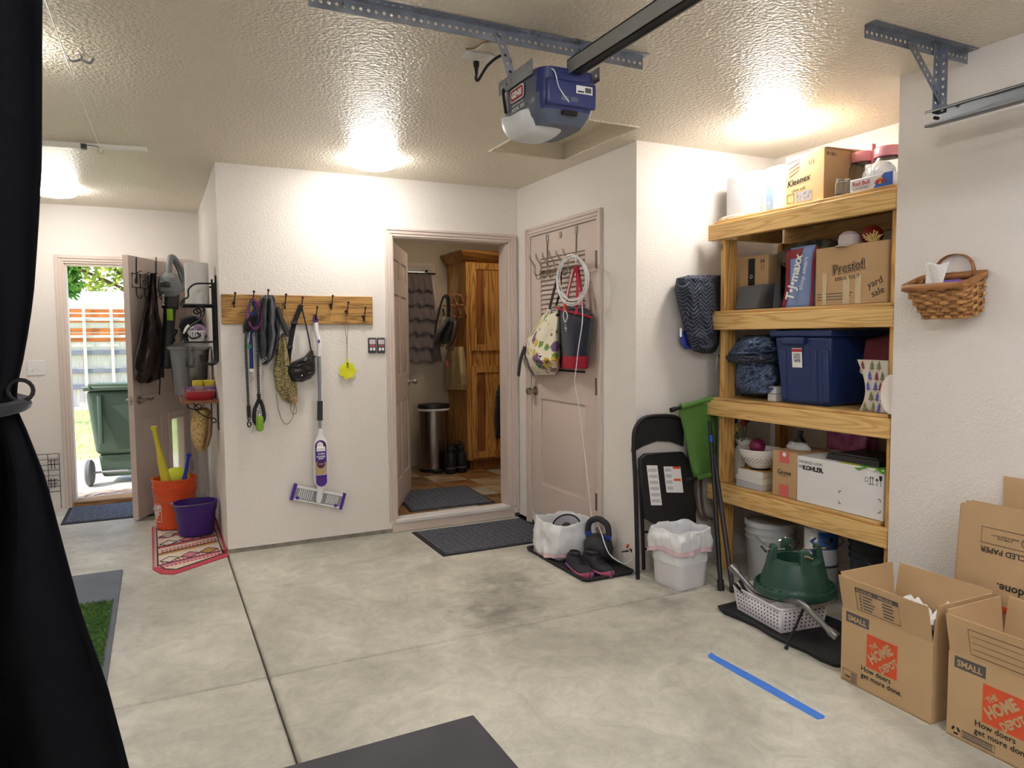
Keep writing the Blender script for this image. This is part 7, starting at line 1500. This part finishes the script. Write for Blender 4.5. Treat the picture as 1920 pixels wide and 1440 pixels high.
rb, rt_ = resample(ring(.0), NS), resample(ring(1.), NS)
for i in range(NS):
    a, b = rb[i], rt_[i]; c = Vector(((a.x+b.x)/2, (a.y+b.y)/2, 0)); tv = rt_[(i+1) % NS]-rt_[i-1]; tv.z = 0; tv.normalize()
    MB().add([a-tv*.008, a+tv*.008, b+tv*.010, b-tv*.010], [(0, 1, 2, 3)]).build('stave', 'splint_a', T, solid=.0016)
for off in (.004, -.006):
    mb = MB(); P = resample(ring(1., off), 80); vs_ = []
    for p in P: vs_ += [p+Vector((0, 0, -.016)), p+Vector((0, 0, .008))]
    mb.add(vs_, [(2*i, 2*((i+1) % 80), 2*((i+1) % 80)+1, 2*i+1) for i in range(80)]); mb.build('rim', 'rim_wood', T, solid=.004)
MB().add([tuple(p) for p in ring(.02)], [tuple(range(len(ring(.02))))]).build('bottom', 'splint_a', T)
ha = [(-.082+.082*(1-math.cos(PI*k/16))*.98, -.012, .185+.095*math.sin(PI*k/16)**.7) for k in range(17)]; mb = MB(); vs_ = []
for p in ha: vs_ += [Vector(p)+Vector((0, -.012, 0)), Vector(p)+Vector((0, .008, 0))]
mb.add(vs_, [(2*i, 2*i+2, 2*i+3, 2*i+1) for i in range(16)]); mb.build('handle', 'rim_wood', T, solid=.004)
T = thing('tissue_pack', 'purple tissue pack with a white tissue pulled up in the wall basket', 'tissues', (Xr-.08, 1.875, 1.447), -PI/2); mat('pack_purple', (120, 84, 190), .5)
B(-.030, .075, -.020, .03, .045, .165).build('pack', 'pack_purple', T, bevel=.006); MB().surf(lambda u, v: Vector((-.045+.080*u+.012*(u-.5)*v, -.030+.010*math.sin(u*5+v*2)+.015*v*u, .145+.090*v+.006*math.sin(u*7))), 14, 12).build('tissue', 'towel_white', T, solid=.001)
# ================================================================ ceiling hardware
def perf(mb, a, b, wdt, side, pitch=.026, hole=.0062):
    """perforated flat strip from a to b, width along side; real round holes"""
    a, b, s = Vector(a), Vector(b), Vector(side).normalized(); d = (b-a); L_ = d.length; d.normalize(); n = max(1, int(L_/pitch)); p = L_/n
    for i in range(n):
        c = a+d*(p*(i+.5)); ov = []; iv = []
        for k in range(8):
            an = PI/8+k*PI/4; q = (math.cos(an), math.sin(an)); m = max(abs(q[0]), abs(q[1])); ov.append(c+d*(q[0]/m*p/2)+s*(q[1]/m*wdt/2)); iv.append(c+d*q[0]*hole+s*q[1]*hole)
        mb.add(ov+iv, [(k, (k+1) % 8, 8+(k+1) % 8, 8+k) for k in range(8)])
        cr = [c+d*(x*p/2)+s*(y*wdt/2) for x, y in ((1, 1), (-1, 1), (-1, -1), (1, -1))]; mb.add([cr[0], ov[0], ov[1]], [(0, 1, 2)]); mb.add([cr[1], ov[2], ov[3]], [(0, 1, 2)]); mb.add([cr[2], ov[4], ov[5]], [(0, 1, 2)]); mb.add([cr[3], ov[6], ov[7]], [(0, 1, 2)])
    return mb
def angle(T, a, b, nm, w1=.045, d1=(0, 0, -1), d2=(0, -1, 0)):
    a, b = Vector(a), Vector(b); d1, d2 = Vector(d1), Vector(d2)
    mb = MB(); perf(mb, a+d1*w1/2, b+d1*w1/2, w1, d1); perf(mb, a+d2*w1/2, b+d2*w1/2, w1, d2); return mb.build(nm, 'steel_galv', T, world=True, solid=.002, smooth=False)
T = thing('opener_hanger', 'long perforated steel angle on the ceiling carrying the door opener', 'bracket', (1.15, 2.43, H)); angle(T, (.48, 2.435, H-.003), (1.795, 2.435, H-.003), 'angle')
mb = MB(); perf(mb, (1.155, 2.431, H-.02), (1.215, 2.431, 2.325), .034, (1, 0, .1)); mb.build('strap', 'steel_galv', T, world=True, solid=.002, smooth=False)
mb = MB(); perf(mb, (1.50, 2.431, H-.02), (1.445, 2.431, 2.325), .034, (1, 0, .1)); mb.build('strap', 'steel_galv', T, world=True, solid=.002, smooth=False)
for x in (.6, 1.155, 1.5): MB().cyl((x, 2.429, H-.022), (x, 2.42, H-.022), .009, n=6).build('bolt', 'steel_galv', T, world=True)
# garage door opener
op = thing('garage_door_opener', 'blue and grey garage door opener with white lamp lens', 'garage door opener', (1.318, 2.36, 2.135))
mat('opener_blue', (44, 52, 110), .35); mat('opener_grey', (88, 96, 116), .35); mat('opener_lens', (222, 224, 226), .35); mat('logo_red', (170, 24, 54), .4)
OW, OL, OH = .125, .16, .185
def oshell(v, y):  # cross section half-width and vertical range by height fraction
    return interp([(0, .72), (.15, .88), (.4, 1.0), (1, .94)], v)
def of(u, v):
    a = 2*PI*u; e = 5; k = sq(a, e); w_ = oshell(v, 0); return Vector((OW*k*math.cos(a)*w_, OL*k*math.sin(a)*interp([(0, .72), (.2, .90), (.4, .97), (1, 1)], v), .008+(OH-.008)*v))
mb = MB(); mb.surf(of, 64, 14, cu=True); mb.f.append(list(range(13*64, 14*64))); mb.m.append(0); mb.f.append(list(range(64))); mb.m.append(0)
for i in range(len(mb.m)):
    c = sum((mb.v[j] for j in mb.f[i]), Vector())/len(mb.f[i]); mb.m[i] = 1 if (c.y < -OL*.80 and c.z > .045) else 0
mb.build('housing', ['opener_grey', 'opener_blue'], op)
def lf(u, v): a = 2*PI*u; k = sq(a, 4); q = math.cos(v*PI/2)**.5 if v < 1 else 0.02; return Vector((-.042+OW*.74*k*math.cos(a)*q, .038+OL*.80*k*math.sin(a)*q, .062-.078*math.sin(v*PI/2)+.03*max(0, math.sin(a))*(1-v)))
MB().surf(lf, 48, 12, cu=True).build('lamp_lens', 'opener_lens', op)
B(-.095, .105, -OL*1.0-.004, -OL*.9, .058, .148).build('front_panel', 'opener_blue', op, bevel=.012, bseg=3)
B(.02, .085, -OL-.0062, -OL, .105, .132).build('rating_label', 'white_paper', op); B(.025, .05, -OL-.0068, -OL, .109, .114).build('label_print', 'print_black', op); B(.055, .08, -OL-.0068, -OL, .110, .127).build('label_print', 'print_grey', op)
B(-.03, .03, -OL*.99-.002, -OL*.9, .030, .046).build('vent_slot', 'print_black', op, bevel=.004)
for x in (-.025, .012): B(x-.015, x+.015, -OL-.0055, -OL, .074, .090).build('button', 'opener_grey', op)
xl_ = -OW*1.0-.0015
MB().prism(rrect(-.052, .052, -.024, .024, .012), lambda u, v, h: (xl_-h, .0-u, .132+v), 0, .001).build('logo_border', 'white_paper', op); MB().prism(rrect(-.048, .048, -.020, .020, .010), lambda u, v, h: (xl_-.0012-h, .0-u, .132+v), 0, .0008).build('logo_badge', 'logo_red', op)
letters('GENIE', op, 'white_paper', (xl_-.0024, .0, .132), (0, -1, 0), UP, width=.080, bold=.05); letters('MODEL 3024', op, 'white_paper', (xl_-.001, -.01, .080), (0, -1, 0), UP, width=.10, bold=.02); letters('PROFESSIONAL LINE', op, 'white_paper', (xl_-.001, -.005, .096), (0, -1, 0), UP, width=.09)
mb = MB(); perf(mb, (-OW-.002, .15, OH+.005), (-OW-.002, -.12, OH+.005), .05, (0, 0, 1), .04); mb.build('mount_flange', 'steel_galv', op, solid=.002, smooth=False)
mb = MB(); perf(mb, (OW+.0, .15, OH+.005), (OW+.0, -.15, OH+.005), .05, (0, 0, 1), .04); mb.build('mount_flange', 'steel_galv', op, solid=.002, smooth=False)
MB().tube(curve([(-.09, -.10, OH+.01), (-.07, -OL-.004, .17), (-.05, -OL-.006, .115), (-.01, -OL-.006, .07)]), .002, 6).build('antenna_wire', 'cable_white', op)
mat('rail_grey', (140, 140, 138), .45, .4)
T = thing('opener_rail', 'grey steel opener rail running from the opener along the ceiling', 'rail', (1.335, 0, 2.33))
mb = MB(); 
for b in ((-.026, -.022, -2.2, 2.21, -.026, .022), (.022, .026, -2.2, 2.21, -.026, .022), (-.026, .026, -2.2, 2.21, .018, .022)): mb.box(*b)
mb.build('channel', 'rail_grey', T); B(-.012, .012, -2.2, 2.19, -.024, -.006).build('belt', 'black_rubber', T)
# outlet and power cord
T = thing('ceiling_outlet', 'white power outlet plate on the ceiling near the opener', 'outlet', on('Z', H, 897, 104), math.radians(0)); B(-.058, .058, -.036, .036, -.006, 0).build('plate', 'white_plastic', T, bevel=.002)
for x in (-.022, .022): MB().lathe([(.016, -.0075), (.016, -.005)], 20, c=(x, 0, 0)).build('socket', 'lamp_rim', T)
T = thing('power_cord', 'black power cord drooping from the ceiling outlet to the opener', 'power cord', on('Z', H-.007, 893, 116))
o_ = wm(T).translation; MB().tube([o_, o_+Vector((0, 0, -.02)), o_+Vector((0, 0, -.021)), o_+Vector((0, 0, -.06))], [.013, .012, .009, .005], 10).build('plug', 'black_plastic', T, world=True)
P = [o_+Vector((0, 0, -.055)), on('Y', 2.60, 892, 146), on('Y', 2.58, 897, 150), on('Y', 2.55, 915, 122), on('Y', 2.52, 940, 104), on('Y', 2.50, 956, 112), on('Y', 2.48, 956, 140), on('Y', 2.50, 948, 160), Vector((1.185, 2.46, 2.30)), Vector((1.185, 2.44, 2.22))]
MB().tube(curve(P), .0055, 8).build('cord', 'black_rubber', T, world=True)
T = thing('signal_wire', 'thin twisted wire running along the ceiling to the steel angle', 'wire', on('Z', H-.004, 873, 92)); P = [on('Z', H-.004, 873, 92), on('Z', H-.006, 890, 90), on('Z', H-.014, 905, 80), on('Z', H-.008, 920, 76), on('Z', H-.012, 934, 78)]
MB().tube(curve(P), .003, 6).build('wire', 'cord_tan', T, world=True); MB().tube(curve([p+Vector((.004, .004, -.004)) for p in P]), .003, 6).build('wire', 'cable_white', T, world=True)
# door track bracket at the wall
T = thing('track_bracket', 'perforated steel bracket hanging the door track from the ceiling', 'bracket', (2.72, 1.83, H)); angle(T, (2.335, 1.84, H-.003), (2.935, 1.84, H-.003), 'angle')
mb = MB(); perf(mb, (2.735, 1.834, H-.01), (2.735, 1.834, 2.245), .034, (1, 0, 0)); perf(mb, (2.752, 1.817, H-.01), (2.752, 1.817, 2.245), .034, (0, 1, 0)); mb.build('hanger', 'steel_galv', T, world=True, solid=.002, smooth=False)
mb = MB(); perf(mb, (2.57, 1.828, H-.03), (2.80, 1.828, 2.262), .034, (1, 0, .9)); mb.build('diagonal_brace', 'steel_galv', T, world=True, solid=.002, smooth=False)
T = thing('door_track', 'galvanized horizontal door track running beside the wall', 'track', (2.735, 1.8, 2.23)); xa = 2.735
mb = MB(); y0, y1 = -2.4, 1.86
for (p, q) in (((xa-.02, 2.258), (xa+.026, 2.262)), ((xa+.026, 2.262), (xa+.026, 2.205)), ((xa+.026, 2.205), (xa-.02, 2.198)), ((xa-.02, 2.258), (xa-.026, 2.25)), ((xa-.02, 2.198), (xa-.026, 2.208))): mb.add([(p[0], y0, p[1]), (q[0], y0, q[1]), (q[0], y1, q[1]), (p[0], y1, p[1])], [(0, 1, 2, 3)])
mb.build('channel', 'steel_grey', T, world=True, solid=.003, weld=True); MB().cyl((xa+.02, 1.835, 2.232), (xa-.0, 1.835, 2.232), .007, n=8).build('bolt', 'hook_iron', T, world=True)
# ceiling strip, pull cord and hook
a, b = on('Z', H, 40, 262), on('Z', H, 275, 277)
T = thing('ceiling_strip', 'white metal channel strip screwed to the ceiling near the yard door', 'channel', (a+b)/2); MB().bar(a+Vector((0, 0, -.011)), b+Vector((0, 0, -.011)), .05, .022).build('strip', 'lamp_rim', T, world=True, bevel=.002)
c = on('Z', H-.025, 157, 272); B(c.x-.014, c.x+.014, c.y-.02, c.y+.02, c.z-.022, c.z+.004).build('clip', 'black_plastic', T, world=True)
T = thing('pull_cord', 'thin white cord strung along the ceiling to small metal hooks', 'cord', on('Z', H-.02, 187, 276)); e0 = on('Z', H-.03, 187, 276); e1 = on('Z', H-.02, 85, 0); MB().tube([e0, lerp(e0, e1, .5)+Vector((0, 0, -.01)), e1, e1+(e1-e0)*.4], .0022, 6).build('cord', 'cable_white', T, world=True)
mb = MB(); mb.tube(curve([e0, e0+Vector((-.01, 0, -.02)), e0+Vector((.012, 0, -.035)), e0+Vector((.02, 0, -.015))]), .003, 6); mb.build('hook', 'chrome', T, world=True); MB().tube(curve([on('Z', H-.022, 160, 272), on('Z', H-.028, 172, 273), e0]), .002, 5).build('link', 'black_metal', T, world=True)
T = thing('ceiling_hook', 'white twisted double hook screwed into the ceiling', 'hook', on('Z', H, 150, 102)); MB().tube(curve([(0, 0, 0), (0, 0, -.018), (-.03, 0, -.03), (-.045, 0, -.012)]), .005, 8).build('prong', 'steel_grey', T); MB().tube(curve([(0, 0, -.018), (.03, 0, -.028), (.045, 0, -.008)]), .005, 8).build('prong', 'steel_grey', T); MB().cyl((0, 0, 0), (0, 0, -.004), .016).build('base', 'trim_paint', T)
